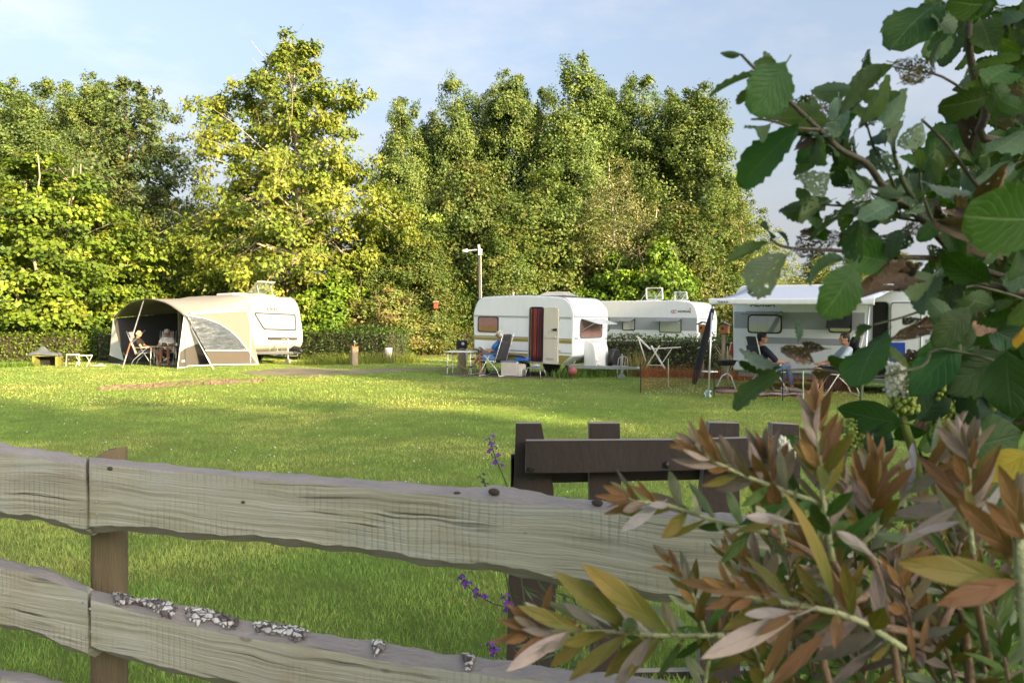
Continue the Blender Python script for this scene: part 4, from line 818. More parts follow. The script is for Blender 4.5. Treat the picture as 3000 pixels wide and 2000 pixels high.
MB().span((.2, -.003, L3(1900, 993).z - .03), (6.0, .002, L3(1900, 991.5).z)).build('skirt_trim', M_GREYD, adr)
MB().span((6.31, .2, 1.72), (6.325, 2.1, 1.76)).build('trim_rail', M_SILVER, adr)
text_mesh('ADRIA', .15, M_GREYB, adr, Matrix.Translation((6.28, 1.15, 2.02)) @ Matrix.Rotation(math.pi / 2, 4, 'Z') @ Matrix.Rotation(math.radians(78), 4, 'X'), sx=1.4)
wheel(adr, (3.4, .14, .3), .3, .18); wheel(adr, (3.4, Wa - .14, .3), .3, .18)
for s_, (x_, ang, w_, h_) in enumerate(((3.2, 68, .85, .72), (4.7, 52, .6, .55))):
    hb = MB().prism(rrect(x_ - .1, .7, x_ + .1 + w_, .8 + h_, .05), lambda a, b, t: Vector((a, b, 2.50 + t)), 0, .05).build('roof_hatch', M_WHITE2, adr, bevel=.012)
    c, s2 = math.cos(math.radians(ang)), math.sin(math.radians(ang)); hf = lambda a, b, t: Vector((x_ + a * w_, .8 + h_ - 0 * b - (1 - b) * 0 + (-b * h_ * c * .3), 2.58 + b * h_ * s2 * .85)) + Vector((0, -t, 0))
    ring(MB(), rrect(0, 0, 1, 1, .12), .07, hf, 0, .05).build('hatch_frame', M_WHITE2, hb, bevel=.01)
    MB().prism(rrect(.06, .06, .94, .94, .1), hf, .02, .026).build('hatch_pane', M_GLASS, hb)
    for a_ in (.1, .9): MB().tube([Vector((x_ + a_ * w_, .75, 2.54)), hf(a_, .8, -.03)], .012, 5).build('stay', M_ALU, hb)

# ---------------------------------------------------------------- caravan with roll-out awning
ex4 = Vector((0.822, -0.570, 0)).normalized(); R4 = Vector((5.2, 18.23, 0))
rc = thing('caravan', R4, math.atan2(ex4.y, ex4.x), 'white caravan with grey side bands under the roll-out awning', 'caravan', ry=math.radians(.9))
Lr, Wr = 5.0, 2.3
rp = round_poly([(0.0, .40), (-.03, 2.1), (.12, 2.40), (3.2, 2.40), (4.3, 2.08), (4.95, 1.3), (4.9, .6), (4.5, .40)], [.05, .2, .15, .4, .6, .4, .2, .1], 8)
MB().prism(rp, lambda a, b, t: Vector((a, t, b)), 0, Wr).build('body', M_WHITE, rc, smooth=True, bevel=.05, seg=4, auto=50)
L4 = lambda px, py: loc(rc, px, py)
zt, zb = L4(2300, 914).z, L4(2300, 963.5).z; xe = L4(2533, 940).x
for a, b in ((L4(2151, 940).x, L4(2190, 940).x + .03), (L4(2291, 940).x - .03, L4(2427, 940).x + .03), (L4(2497, 940).x - .03, xe)): MB().span((a, -.004, zb), (b, .002, zt)).build('stripe', M_GREYB, rc)
p, q = L4(2191, 1004), L4(2510, 998); MB().prism(rrect(p.x, p.z, L4(2510, 1003).x, q.z + .03, .03), SIDE, -.002, .006).build('stripe', M_GREYB, rc)
p, q = L4(2190, 975), L4(2291.5, 922); window(rc, rrect(p.x, p.z, q.x, q.z, .09), SIDE, M_BLACK, .03, M_GLASS, M_CURT)
flap(rc, p.x - .02, q.x + .02, L4(2240, 914).z, .38, .06)
p, q = L4(2427, 974), L4(2497, 916); window(rc, rrect(p.x, p.z, q.x, q.z, .07), SIDE, M_BLACK, .03, M_GLASSD, M_DARK)
o_ = Vector((p.x, -.03, q.z)); MB().prism([(0, 0), (q.x - p.x, 0), (q.x - p.x, 1), (0, 1)], lambda a, b, t: o_ + Vector((a, -.26 * b, -.34 * b + t)), 0, .02).build('window_flap', M('black_flap', (.03, .031, .034), .3, var=.1), rc, bevel=.006)
p = L4(2215, 891); text_mesh('ADRIA', .13, M_BLACK, rc, Matrix.Translation((p.x + .15, -.003, p.z - .012)) @ Matrix.Rotation(math.pi / 2, 4, 'X'), sx=1.5, bold=.004)
p, q = L4(2551, 1110), L4(2606, 882); drw = ring(MB(), rrect(p.x, p.z, q.x, q.z, .09), .02, SIDE, -.003, .016).build('doorway', M_GREYB, rc)
MB().prism(rrect(p.x + .015, p.z + .01, q.x - .015, q.z - .015, .08), SIDE, .001, .005).build('interior', M_DARK, drw)
x0d = q.x + .01; x1d = x0d + .62
dl = MB().prism(rrect(x0d, p.z, x1d, q.z, .09), SIDE, .02, .06).build('door', M_WHITE2, rc, bevel=.012)
ring(MB(), rrect(x0d + .02, p.z + .02, x1d - .02, q.z - .02, .08), .018, SIDE, .061, .066).build('door_seal', M_GREYD, dl)
bp_ = [loc(rc, x, y, 1, -.07) for x, y in ((2605, 1003), (2652, 1003), (2652, 1077), (2608, 1077))]
MB().prism([(v.x, v.z) for v in bp_[::-1]], SIDE, .066, .09).build('door_pouch', M('blue_pouch', (.02, .07, .38), .7, var=.2, scale=8, bump=.3), dl, bevel=.008)
MB().prism(rrect(x1d + .25, .72, x1d + .85, 1.12, .03), SIDE, 0, .012).build('locker_door', M_WHITE2, rc, bevel=.004)
MB().span((x1d + .33, -.03, 1.02), (x1d + .5, -.01, 1.05)).build('handle', M('handle_blue', (.03, .05, .2), .4), rc)
MB().span((x1d + .05, -.005, 1.16), (Lr - .3, .002, 1.24)).build('stripe', M_GREYB, rc)
MB().span((-.045, .12, .72), (-.02, .22, 1.05)).span((-.055, .0, .74), (-.01, .12, 1.03)).build('tail_lamp', M_RED, rc, bevel=.01)
MB().span((.1, .1, .28), (Lr - .8, Wr - .1, .41)).build('chassis', M_STEEL, rc)
wheel(rc, (2.1, .14, .3), .3, .18); wheel(rc, (2.1, Wr - .14, .3), .3, .18)
MB().bar((.5, .15, .40), (.5, .15, .02), .05, .05).box((.5, .15, .015), (.16, .14, .02)).build('corner_steady', M_STEEL, rc)
MB().lathe([(.0, 0), (.22, .03), (.28, .08)], (2.3, 1.4, 2.62), 18, 0, Matrix.Rotation(1.1, 3, 'Y')).tube([(2.3, 1.4, 2.38), (2.3, 1.4, 2.64)], .03, 6).build('satellite_dish', M_WHITE2, rc, smooth=True, auto=40)
# roll-out awning
ra = thing('roll_out_awning', R4, math.atan2(ex4.y, ex4.x), 'white roll-out awning on two thin legs fixed to the caravan side', 'awning', ry=math.radians(.9))
LA = lambda px, py, y: loc(ra, px, py, 1, y)
f0, f1 = LA(2084, 884, -2.5), LA(2556, 882, -2.5); b0 = LA(2197, 842, -.05); xa, xb = f0.x, f1.x; zb_, zf_ = b0.z, (f0.z + f1.z) / 2
M_AWN = M('awning_fabric', (.70, .74, .82), .7, var=.06, scale=1.2, stretch=(.4, 6, 1), trans=.25)
def aw(a, b): return Vector((xa + a * (xb - xa), -.05 - b * 2.43, zb_ + (zf_ + .05 - zb_) * b - .05 * math.sin(math.pi * b)))
MB().sheet(aw, 12, 12).build('fabric', M_AWN, ra, smooth=True, solid=.004)
MB().prism(round_poly([(-.05, -.06), (.05, -.07), (.06, .07), (-.04, .06)], .03, 4), lambda a, b, t: Vector((t, -2.5 + a, zf_ + b)), xa - .03, xb + .03).build('front_bar', M_WHITE2, ra, smooth=True, auto=40)
MB().prism(round_poly([(-.07, -.06), (.0, -.06), (.0, .07), (-.05, .07)], .03, 4), lambda a, b, t: Vector((t, -.01 + a, zb_ + b - .02)), xa - .02, xb + .1).build('cassette', M_WHITE2, ra, smooth=True, auto=40)
text_mesh('THULE', .05, M_GREYD, ra, Matrix.Translation((xa + .26, -2.565, zf_ - .01)) @ Matrix.Rotation(math.pi / 2, 4, 'X'), sx=1.5, bold=.002)
Mi4 = wmat(ra).inverted()
MB().tube([(xa + .02, -2.5, zf_ - .06), Mi4 @ G(2075, 1165)], .018, 8).build('leg', M_ALU, ra, smooth=True)
MB().tube([(xb - .05, -2.5, zf_ - .06), (xb - .15, -2.6, -.02 + .0)], .018, 8).build('leg', M_ALU, ra, smooth=True)
for x_ in (xa + .06, xb - .06): MB().tube([(x_, -.06, zb_ - .1), (x_ + (.3 if x_ < 1 else -.3), -1.2, (zb_ + zf_) / 2 - .08), (x_, -2.45, zf_)], .02, 6).build('spring_arm', M_WHITE2, ra)
# ================================================================ camping things
M_WOOD = M('weathered_post_wood', (0.30, 0.23, 0.15), 0.85, var=0.35, scale=5, bump=0.6, bscale=14, stretch=(5, 5, 0.5))
M_WOODO = M('orange_stained_wood', (0.42, 0.15, 0.045), 0.6, var=0.2, scale=6, bump=0.2, stretch=(4, 4, .8))
M_ROOFF = M('roofing_felt', (0.16, 0.165, 0.17), 0.9, var=0.2, scale=10, bump=0.3)
M_TABLE = M('table_laminate', (0.66, 0.69, 0.72), 0.4, var=0.05, scale=3)
M_CHAIRF = M('charcoal_padding', (0.035, 0.037, 0.043), 0.9, var=0.25, scale=5, bump=0.4, bscale=30)
M_TART = None
def tartan():
    m, t, N, Lk = nodes('tartan_cloth'); tc = N('ShaderNodeTexCoord'); c = None
    for axis, sc in (('X', 6.0), ('Z', 5.0)):
        w_ = N('ShaderNodeTexWave', wave_type='BANDS', bands_direction=axis); w_.inputs['Scale'].default_value = sc; Lk(tc.outputs['Object'], w_.inputs['Vector'])
        r = ramp(N, Lk, w_.outputs[1], [(0.3, (0.10, 0.06, 0.07)), (0.5, (0.30, 0.25, 0.26)), (0.8, (0.62, 0.58, 0.56))]); c = r if c is None else mix_rgb(N, Lk, 0.5, c, r)
    b = N('ShaderNodeBsdfPrincipled'); b.inputs['Roughness'].default_value = .9; Lk(c, b.inputs['Base Color']); o = N('ShaderNodeOutputMaterial'); Lk(b.outputs[0], o.inputs[0]); return m
M_TART = tartan()
def camp_chair(p, rz, label, fabric, recline=18, group=None, frame=None):
    fr = frame or M_ALU; r = math.radians(recline); c = thing('camping_chair', p, rz, label, 'chair', group)
    sd = Vector((0, -math.sin(r), math.cos(r))); b0 = Vector((0, -.24, .44))
    def seat(a, b): x = (a - .5) * .50; y = -.24 + b * .50; return Vector((x, y, .43 + .035 * b - .03 * math.sin(math.pi * b) * (1 - (2 * a - 1) ** 2)))
    MB().sheet(seat, 6, 6).build('seat', fabric, c, smooth=True, solid=.035)
    def back(a, b): x = (a - .5) * (.50 - .06 * b); q = b0 + sd * (b * .60); return Vector((x, q.y - .03 * math.sin(math.pi * b) * (1 - (2 * a - 1) ** 2), q.z))
    MB().sheet(back, 6, 8).build('backrest', fabric, c, smooth=True, solid=.035)
    def head(a, b): x = (a - .5) * (.44 - .04 * b); q = b0 + sd * (.56 + b * .24); return Vector((x, q.y + .03 + .02 * math.sin(math.pi * b), q.z))
    MB().sheet(head, 6, 4).build('headrest', fabric, c, smooth=True, solid=.05)
    for s in (-1, 1):
        x = s * .27
        MB().tube([b0 + Vector((x, 0, 0)) + sd * t for t in (-.05, .4, .84)], .012, 6).build('back_frame', fr, c, smooth=True)
        MB().tube([(x, .16, .63), (x, -.30, .20), (x, -.38, .02)], .012, 6).build('leg', fr, c, smooth=True)
        MB().tube([(x, -.06, .63), (x, .20, .22), (x, .32, .02)], .012, 6).build('leg', fr, c, smooth=True)
        MB().bar((x, -.32, .645), (x, .22, .645), .05, .022).build('armrest', M_GREYD if fabric is M_CHAIRF else fr, c, bevel=.008)
        MB().tube([(x, -.26, .43), (x, .26, .46)], .012, 6).build('seat_frame', fr, c, smooth=True)
    for y, z in ((-.38, .02), (.32, .02)): MB().tube([(-.27, y, z), (.27, y, z)], .012, 6).build('foot_bar', fr, c, smooth=True)
    return c
def folding_table(p, rz, label, lx, ly, h, top, leg, name='folding_table'):
    t = thing(name, p, rz, label, 'table')
    MB().prism(rrect(-lx / 2, -ly / 2, lx / 2, ly / 2, .05), lambda a, b, q: Vector((a, b, h + q)), -.03, 0).build('tabletop', top, t, bevel=.006)
    for sx in (-1, 1):
        for sy in (-1, 1):
            x, y = sx * (lx / 2 - .07), sy * (ly / 2 - .07); lg = MB().tube([(x, y, h - .03), (x + sx * .02, y + sy * .02, .012)], .014, 8).build('leg', leg, t, smooth=True)
            MB().tube([(x + sx * .02, y + sy * .02, .22), (x + sx * .02, y + sy * .02, .27)], .02, 8).build('leg_clamp', M_BLACK, lg); MB().lathe([(.022, 0), (.02, .025)], (x + sx * .02, y + sy * .02, 0), 8).build('foot', M_BLACK, lg)
        MB().tube([(sx * (lx / 2 - .08), -ly / 2 + .08, h - .1), (sx * (lx / 2 - .08), ly / 2 - .08, h - .1)], .009, 6).build('stretcher', leg, t)
    return t
# ---------------------------------------------------------------- people
M_SKIN = M('skin', (0.50, 0.27, 0.18), 0.55, var=0.10, scale=14, spec=0.35)
M_SKINB = M('tanned_skin', (0.42, 0.21, 0.125), 0.55, var=0.10, scale=14, spec=0.35)
def remesh(o, vox, sm=4):
    md = o.modifiers.new('remesh', 'REMESH'); md.mode = 'VOXEL'; md.voxel_size = vox; md.use_smooth_shade = True
    md = o.modifiers.new('smooth', 'SMOOTH'); md.iterations = sm; md.factor = .5
def caps(m, pts, rs):
    pts = [Vector(p) for p in pts]; m.tube(pts, rs, 10)
    for p, r in zip(pts, rs): m.ball(p, r * .995, 10, 7)
def person(p, rz, label, recline, arms, legs, shirt, shorts, hair, skin, head_yaw=0, head_pitch=0, bald=False, glasses=True, shoe=None, sleeve=.55, short_len=.62, longhair=False, beard=None):
    """seated figure, local y forward. arms: {side: (elbow, wrist, finger direction)}, legs: {side: (knee, ankle, toe)}"""
    o = thing('person', p, rz, label, 'person'); r = math.radians(recline); sd = Vector((0, -math.sin(r), math.cos(r))); hip = Vector((0, -.12, .53))
    at = lambda t: hip + sd * t
    nb = at(.50); hc = nb + Vector((0, .035 + .02, .165)); HR = Matrix.Rotation(math.radians(head_yaw), 3, 'Z') @ Matrix.Rotation(math.radians(head_pitch), 3, 'X')
    hp = lambda v: hc + HR @ Vector(v)
    b = MB(); b.loft([(at(-.06), .13, .09), (at(.06), .155, .105), (at(.22), .145, .10), (at(.38), .165, .105), (at(.46), .15, .08), (at(.50), .06, .06)], 14)
    caps(b, [nb - sd * .02, hp((0, -.02, -.09))], [.056, .052])
    b.ball(hc, (.078, .098, .118), 14, 10, 0, HR); b.ball(hp((0, .03, -.075)), (.056, .062, .05), 12, 8, 0, HR)      # skull, jaw
    b.ball(hp((0, .105, -.018)), (.015, .022, .026), 8, 6, 0, HR); b.ball(hp((0, .098, -.07)), (.026, .012, .012), 8, 6, 0, HR)  # nose, lips
    b.ball(hp((0, .085, .022)), (.058, .018, .014), 8, 6, 0, HR)
    for s in (-1, 1): b.ball(hp((s * .08, -.005, -.015)), (.012, .022, .034), 8, 6, 0, HR)
    sl = MB(); sh = MB(); so = MB()
    sl.loft([(at(-.10), .165, .125), (at(.02), .178, .130), (at(.2), .168, .122), (at(.36), .188, .125), (at(.44), .178, .10), (at(.495), .085, .08)], 16)
    sh.loft([(at(-.14), .14, .11), (at(-.06), .175, .135), (at(.03), .172, .128)], 14)
    for s in (-1, 1):
        sp = at(.43) + Vector((s * .175, .0, 0)); el_, wr_, fd = [Vector(v) for v in arms[s]]
        caps(b, [sp, sp.lerp(el_, .5), el_, el_.lerp(wr_, .4), wr_], [.050, .046, .040, .039, .028])
        fd = fd.normalized(); sdv = fd.cross(Vector((0, 0, 1))); sdv = sdv.normalized() if sdv.length > .1 else Vector((1, 0, 0)); pn = sdv.cross(fd)
        palm = wr_ + fd * .05; caps(b, [wr_, palm - sdv * .018, palm + fd * .035 - sdv * .016], [.026, .026, .024]); caps(b, [wr_, palm + sdv * .018, palm + fd * .035 + sdv * .016], [.026, .026, .024])
        for k, ln in ((-1.5, .055), (-.5, .068), (.5, .072), (1.5, .06)):
            q = palm + fd * .045 + sdv * (k * .0165); caps(b, [q, q + fd * ln * .5 - pn * .006, q + fd * ln * .85 - pn * .026], [.0095, .009, .008])
        q = wr_ + fd * .03 + sdv * (-s * .028); caps(b, [q, q + fd * .03 - sdv * s * .022, q + fd * .06 - sdv * s * .022 - pn * .01], [.012, .011, .009])
        caps(sl, [sp - Vector((s * .03, 0, 0)), sp.lerp(el_, sleeve * .5), sp.lerp(el_, sleeve)], [.080, .072, .066])
        kn, an, toe = [Vector(v) for v in legs[s]]; hj = hip + Vector((s * .095, .02, -.03))
        caps(b, [hj, hj.lerp(kn, .5), kn, kn.lerp(an, .35), an.lerp(kn, .25), an], [.088, .074, .055, .056, .040, .036])
        caps(b, [an + (an - toe) * .15 - Vector((0, 0, .01)), an.lerp(toe, .5), toe], [.036, .034, .026])
        caps(sh, [hj, hj.lerp(kn, short_len * .5), hj.lerp(kn, min(short_len, 1))], [.108, .098, .088])
        if short_len > 1: caps(sh, [kn, kn.lerp(an, (short_len - 1) * .5), kn.lerp(an, short_len - 1)], [.078, .066, .056])
        if shoe: caps(so, [an + (an - toe) * .22 - Vector((0, 0, .03)), an.lerp(toe, .45) - Vector((0, 0, .006)), toe + (toe - an) * .06], [.042, .044, .034])
    remesh(b.build('body', skin, o, recalc=False), .0085, 3); remesh(sl.build('shirt', shirt, o, recalc=False), .012, 4); remesh(sh.build('shorts' if short_len < 1 else 'trousers', shorts, o, recalc=False), .012, 4)
    if shoe: so_ = so.build('shoes', shoe, o, recalc=False); remesh(so_, .010, 2)
    h = MB()
    if bald: h.ball(hp((0, -.035, -.005)), (.086, .078, .06), 14, 9, 0, HR)
    else:
        h.ball(hp((0, -.022, .032)), (.090, .096, .104), 14, 10, 0, HR); h.ball(hp((0, -.05, -.02)), (.084, .062, .075), 12, 8, 0, HR)
        for k in range(14): q = k * .45; h.ball(hp((.07 * math.cos(q), -.02 + .075 * math.sin(q), .06 + .035 * math.sin(k * 2.1))), (.03, .03, .03), 8, 6, 0, HR)
        if longhair:
            for s in (-1, 1): h.ball(hp((s * .075, -.02, -.045)), (.028, .05, .06), 8, 6, 0, HR)
    remesh(h.build('hair', hair, o, recalc=False), .0085, 2)
    if beard: remesh(MB().ball(hp((0, .055, -.09)), (.052, .05, .035), 10, 7, 0, HR).build('beard', beard, o, recalc=False), .008, 2)
    if glasses:
        gm = MB()
        for s in (-1, 1): gm.tube([hp((s * .034 + .026 * math.cos(q), .108, .002 + .018 * math.sin(q))) for q in [i * .63 for i in range(11)]], .004, 5); gm.tube([hp((s * .06, .106, .006)), hp((s * .083, .0, .006))], .0035, 5)
        gm.build('glasses', M_BLACK, o, smooth=True)
    else:
        for s in (-1, 1): MB().ball(hp((s * .034, .094, .004)), (.013, .008, .008), 8, 6).build('eye', M_BLACK, o, smooth=True)
    return o
M_GREYH = M('grey_hair', (0.46, 0.44, 0.40), 0.8, var=0.25, scale=30, bump=.5, bscale=60)
M_TEEB = M('black_cotton', (0.012, 0.013, 0.016), .9, var=.2, scale=8)
M_TEEW = M('white_cotton', (0.66, 0.63, 0.58), .9, var=.08, scale=8)
M_POLO = M('blue_cotton', (0.035, 0.13, 0.42), .85, var=.15, scale=8)
M_SHORTB = M('light_blue_cotton', (0.20, 0.38, 0.66), .85, var=.12, scale=8)
M_SHORTG = M('grey_shorts', (0.10, 0.095, 0.09), .9, var=.15)
M_JEAN = M('denim', (0.11, 0.17, 0.33), .9, var=.25, scale=14)
M_NAVY = M('navy_knit', (0.014, 0.018, 0.035), .9, var=.2)
M_SHOEW = M('white_shoe', (0.70, 0.66, 0.64), .6, var=.1)
M_SHOET = M('taupe_shoe', (0.20, 0.16, 0.115), .7, var=.15)
M_HAIRD = M('dark_hair', (0.03, 0.022, 0.018), .7, var=.3, scale=30)

# under the beige canopy
pm = Vector((X(424, 27.9), 27.9, 0)); pw = Vector((X(487, 28.3), 28.3, 0))
camp_chair(pm, math.radians(-82), 'tartan camping chair holding the sitter in the black shirt', M_TART, 20, 'tartan chairs under the canopy')
person(pm + Vector((0, 0, -.03)), math.radians(-82), 'person in a black shirt and shorts seated in profile under the canopy', 16,
       {-1: ((-.25, -.02, .70), (-.18, .26, .70), (.2, 1, 0)), 1: ((.26, -.02, .68), (.20, .28, .69), (-.2, 1, -.1))},
       {-1: ((-.11, .36, .54), (-.10, .42, .09), (-.10, .57, .045)), 1: ((.10, .38, .56), (.06, .72, .26), (.05, .84, .30))}, M_TEEB, M_SHORTG, M_GREYH, M_SKIN, -12, -2, True, True, M_SHOEW, .5)
camp_chair(pw, math.radians(195), 'tartan camping chair holding the sitter in the white top', M_TART, 16, 'tartan chairs under the canopy')
person(pw + Vector((0, 0, -.02)), math.radians(195), 'person with short grey hair and a white top seated facing the canopy opening', 10,
       {-1: ((-.27, .0, .70), (-.10, .26, .66), (.5, 1, -.2)), 1: ((.27, .0, .70), (.10, .26, .66), (-.5, 1, -.2))},
       {-1: ((-.12, .36, .55), (-.13, .40, .09), (-.14, .56, .04)), 1: ((.10, .36, .55), (.14, .42, .09), (.17, .58, .04))}, M_TEEW, M('taupe_shorts', (.16, .12, .10), .9, var=.15), M_GREYH, M_SKINB, 15, -18, False, True, None, .45, .75)
folding_table(Vector((X(478, 27.2), 27.35, 0)), math.radians(12), 'dark folding table standing in front of the canopy sitters', .95, .62, .72, M('dark_laminate', (.05, .047, .045), .5, var=.1), M_ALU)
tz = .722; tc_ = Vector((X(500, 27.2), 27.3, tz))
bt = MB().lathe([(.03, 0), (.034, .02), (.034, .15), (.014, .2), (.014, .24), (0.001, .245)], tc_ + Vector((-.42, .1, 0)), 12).build('bottle', M('bottle_plastic', (.5, .55, .56), .25, var=.1), None, smooth=True, auto=40); tag(bt, 'clear plastic bottle standing on the dark canopy table', 'bottle')
sb = MB().lathe([(.05, 0), (.11, .05), (.125, .075), (.118, .075), (.1, .05), (.0, .02)], tc_ + Vector((-.05, .05, 0)), 14).build('bowl', M('bowl_grey', (.35, .36, .33), .5, var=.2), None, smooth=True, auto=40); tag(sb, 'shallow grey bowl on the dark canopy table', 'bowl')
cp = MB().lathe([(.03, 0), (.038, .09), (.034, .09), (.028, .01), (.0, .01)], tc_ + Vector((.16, .02, 0)), 12).build('cup', M_PIPE, None, smooth=True, auto=40); tag(cp, 'small white cup on the dark canopy table', 'cup')
hat = MB().lathe([(.16, .0), (.155, .012), (.09, .03), (.085, .08), (.05, .11), (.0, .115)], tc_ + Vector((-.20, -.16, 0)), 16).build('sun_hat', M('hat_brown', (.07, .05, .04), .9, var=.2, scale=20), None, smooth=True); tag(hat, 'dark brown sun hat lying on the canopy table', 'hat')

# beside the left hedge
def stool(p, rz, label):
    s = thing('folding_stool', p, rz, label, 'stool', 'folding stools by the left hedge')
    for sx in (-1, 1):
        MB().tube([(sx * .2, -.16, 0), (sx * .2, .15, .38), (sx * .2, .17, .40)], .011, 6).build('leg', M_PIPE, s, smooth=True); MB().tube([(sx * .19, .16, 0), (sx * .19, -.15, .38), (sx * .19, -.17, .40)], .011, 6).build('leg', M_PIPE, s, smooth=True)
    for y in (-.17, .17): MB().tube([(-.2, y, .40), (.2, y, .40)], .012, 6).build('top_rail', M_PIPE, s, smooth=True)
    MB().sheet(lambda a, b: Vector(((a - .5) * .36, (b - .5) * .34, .395 - .025 * math.sin(math.pi * b))), 3, 6).build('seat', M('stool_canvas', (.30, .32, .30), .9, var=.1), s, smooth=True, solid=.004); return s
stool(G(213, 1071), .5, 'folding stool with a slack grey seat next to the covered crate'); stool(G(246, 1074), -.1, 'folding stool standing nearer the awning than the other one')
cr = thing('wooden_crate', G(140, 1071), .15, 'yellow-green slatted wooden crate under a grey plastic cover', 'crate'); M_CRATE = M('yellow_green_paint', (.20, .20, .045), .7, var=.2, scale=6, bump=.3, stretch=(1, 6, 1))
for i, (z0, z1) in enumerate(((.34, .42),)): MB().span((-.42, -.24, z0), (.42, -.215, z1)).build('board', M_CRATE, cr, bevel=.004)
for x in (-.42, .34): MB().span((x, -.24, 0), (x + .08, .22, .34)).build('side_panel', M_CRATE, cr, bevel=.004)
MB().span((-.42, -.21, .34), (.42, .22, .36)).build('top_board', M_CRATE, cr, bevel=.004); MB().span((-.34, .19, 0), (.34, .22, .34)).build('back_board', M_DARK, cr)
def cov(a, b):
    x = (a - .5) * 1.05; y = (b - .5) * .62; h = .44 + .26 * math.exp(-((x + .1) ** 2) / .05 - y * y / .05) + .05 * math.sin(9 * a + 4 * b) * math.sin(7 * b); e = max(abs(x) / .5, abs(y) / .3); return Vector((x - .06, y, max(h - max(0, e - .8) * .3, .35)))
cv = thing('plastic_cover', G(140, 1071), .15, 'crumpled grey plastic sheet draped over the yellow-green crate', 'cover'); MB().sheet(cov, 22, 14).build('sheet', M('grey_plastic', (.10, .115, .125), .25, var=.3, scale=6, bump=.4, bscale=12), cv, smooth=True, solid=.003)
gc = MB().sheet(lambda a, b: G(290, 1073) + Vector(((a - .5) * .55 + .05 * math.sin(6 * b), (b - .5) * .32, .02 + .09 * abs(math.sin(5 * a + 3 * b)) * math.sin(math.pi * a) * math.sin(math.pi * b))), 16, 10).build('floor_cloth', M('cloth_grey', (.42, .38, .34), .9, var=.2, scale=10), None, smooth=True, solid=.004); tag(gc, 'crumpled pale grey cloth lying on the grass by the awning', 'cloth')

# service posts
sp = thing('service_post', G(1038, 1070), .55, 'square pale timber post with a tap standing in front of the dark hedge', 'post')
MB().span((-.11, -.11, 0), (.11, .11, .66)).build('post', M_WOOD, sp, bevel=.012); MB().span((-.13, -.13, .66), (.13, .13, .685)).build('cap', M_WOODO, sp, bevel=.004)
MB().tube([(0, 0, .685), (0, 0, .80), (.0, -.05, .86), (0, -.09, .84), (0, -.09, .80)], .014, 6).ball((0, 0, .86), .04, 8, 6).build('tap', M_ALU, sp, smooth=True)
st = thing('tree_stump', G(1138, 1063), 0, 'pale weathered stump with a white painted top by the dark hedge', 'stump')
MB().lathe([(.17, 0), (.13, .08), (.12, .3), (.135, .34), (.14, .56), (.13, .575), (.0, .575)], (0, 0, 0), 14).build('stump', M('pale_stump', (.46, .40, .34), .85, var=.25, scale=6, bump=.6, bscale=10), st, smooth=True, auto=50)
MB().lathe([(.143, .36), (.147, .57), (.14, .583), (.0, .583)], (0, 0, 0), 14).build('painted_top', M('old_white_paint', (.62, .58, .53), .8, var=.2, scale=10), st, smooth=True, auto=50)
hp_ = thing('hose_post', G(1352, 1086), .3, 'round timber hookup post with a black meter box and a yellow hose', 'post')
MB().tube([(0, 0, 0), (.02, 0, .3), (0, .02, .72)], [.15, .14, .135], 12).build('post', M_WOOD, hp_, smooth=True, auto=50)
MB().box((0, -.02, .84), (.34, .16, .26)).build('meter_box', M_BLACK, hp_, bevel=.03); MB().ball((.02, -.11, .86), (.05, .02, .05), 10, 7).build('lamp', M_WHITE2, hp_, smooth=True)
MB().tube([(-.1, -.14, .66), (-.17, -.16, .45), (-.12, -.2, .2), (.05, -.25, .08), (.25, -.3, .03)], .016, 6).build('hose', M('yellow_hose', (.55, .44, .16), .5, var=.1), hp_, smooth=True)
MB().box((.15, -.06, .5), (.06, .08, .36)).build('hookup_socket', M_WHITE2, hp_, bevel=.01)

# reader's pitch beside the striped caravan
folding_table(Vector((X(1352, 22.6), 22.65, 0)), math.radians(-14), 'white folding table beside the reader at the striped caravan', .82, .6, .70, M_TABLE, M_PIPE)
pr = Vector((X(1446, 22.15), 22.15, 0))
camp_chair(pr, math.radians(56), 'charcoal reclining camping chair holding the reader', M_CHAIRF, 20, 'charcoal chairs by the striped caravan', M_PIPE)
person(pr, math.radians(62), 'grey-haired person in a blue polo shirt and light blue shorts reading in a chair', 15,
       {-1: ((-.25, .0, .70), (-.10, .27, .74), (.3, 1, .2)), 1: ((.26, -.01, .68), (.10, .28, .72), (-.3, 1, .2))},
       {-1: ((-.10, .38, .54), (-.12, .36, .09), (-.13, .52, .045)), 1: ((.05, .42, .64), (-.02, .68, .30), (-.04, .80, .25))}, M_POLO, M_SHORTB, M_GREYH, M_SKINB, 0, -10, False, True, M_SHOET, .5, .68, beard=M_GREYH)
rdr = wmat(bpy.data.objects[[o.name for o in bpy.data.objects if o.type == 'EMPTY' and o.get('label', '').startswith('grey-haired')][0]])
bk = thing('book', rdr @ Vector((0, .36, .77)), math.radians(62), 'open book held in the lap of the reader', 'book')
for s in (-1, 1): MB().prism([(0, 0), (s * .13, .02), (s * .13, .028), (0, .016)], lambda a, b, t: Vector((a, t * .85, b + t * .5)), -.09, .09).build('cover' if s < 0 else 'page_block', M('book_cover', (.06, .06, .065), .5) if s < 0 else M('paper', (.62, .60, .56), .9), bk)
camp_chair(Vector((X(1412, 22.95), 23.0, 0)), math.radians(150), 'empty charcoal camping chair behind the reader against the caravan', M_CHAIRF, 14, 'charcoal chairs by the striped caravan', M_PIPE)
cb = thing('cool_box', G(1503, 1102.5), math.radians(-20), 'beige cool box standing below the caravan wheel arch', 'cool box'); M_CB = M('beige_plastic', (.50, .46, .42), .5, var=.06, dirt=.1)
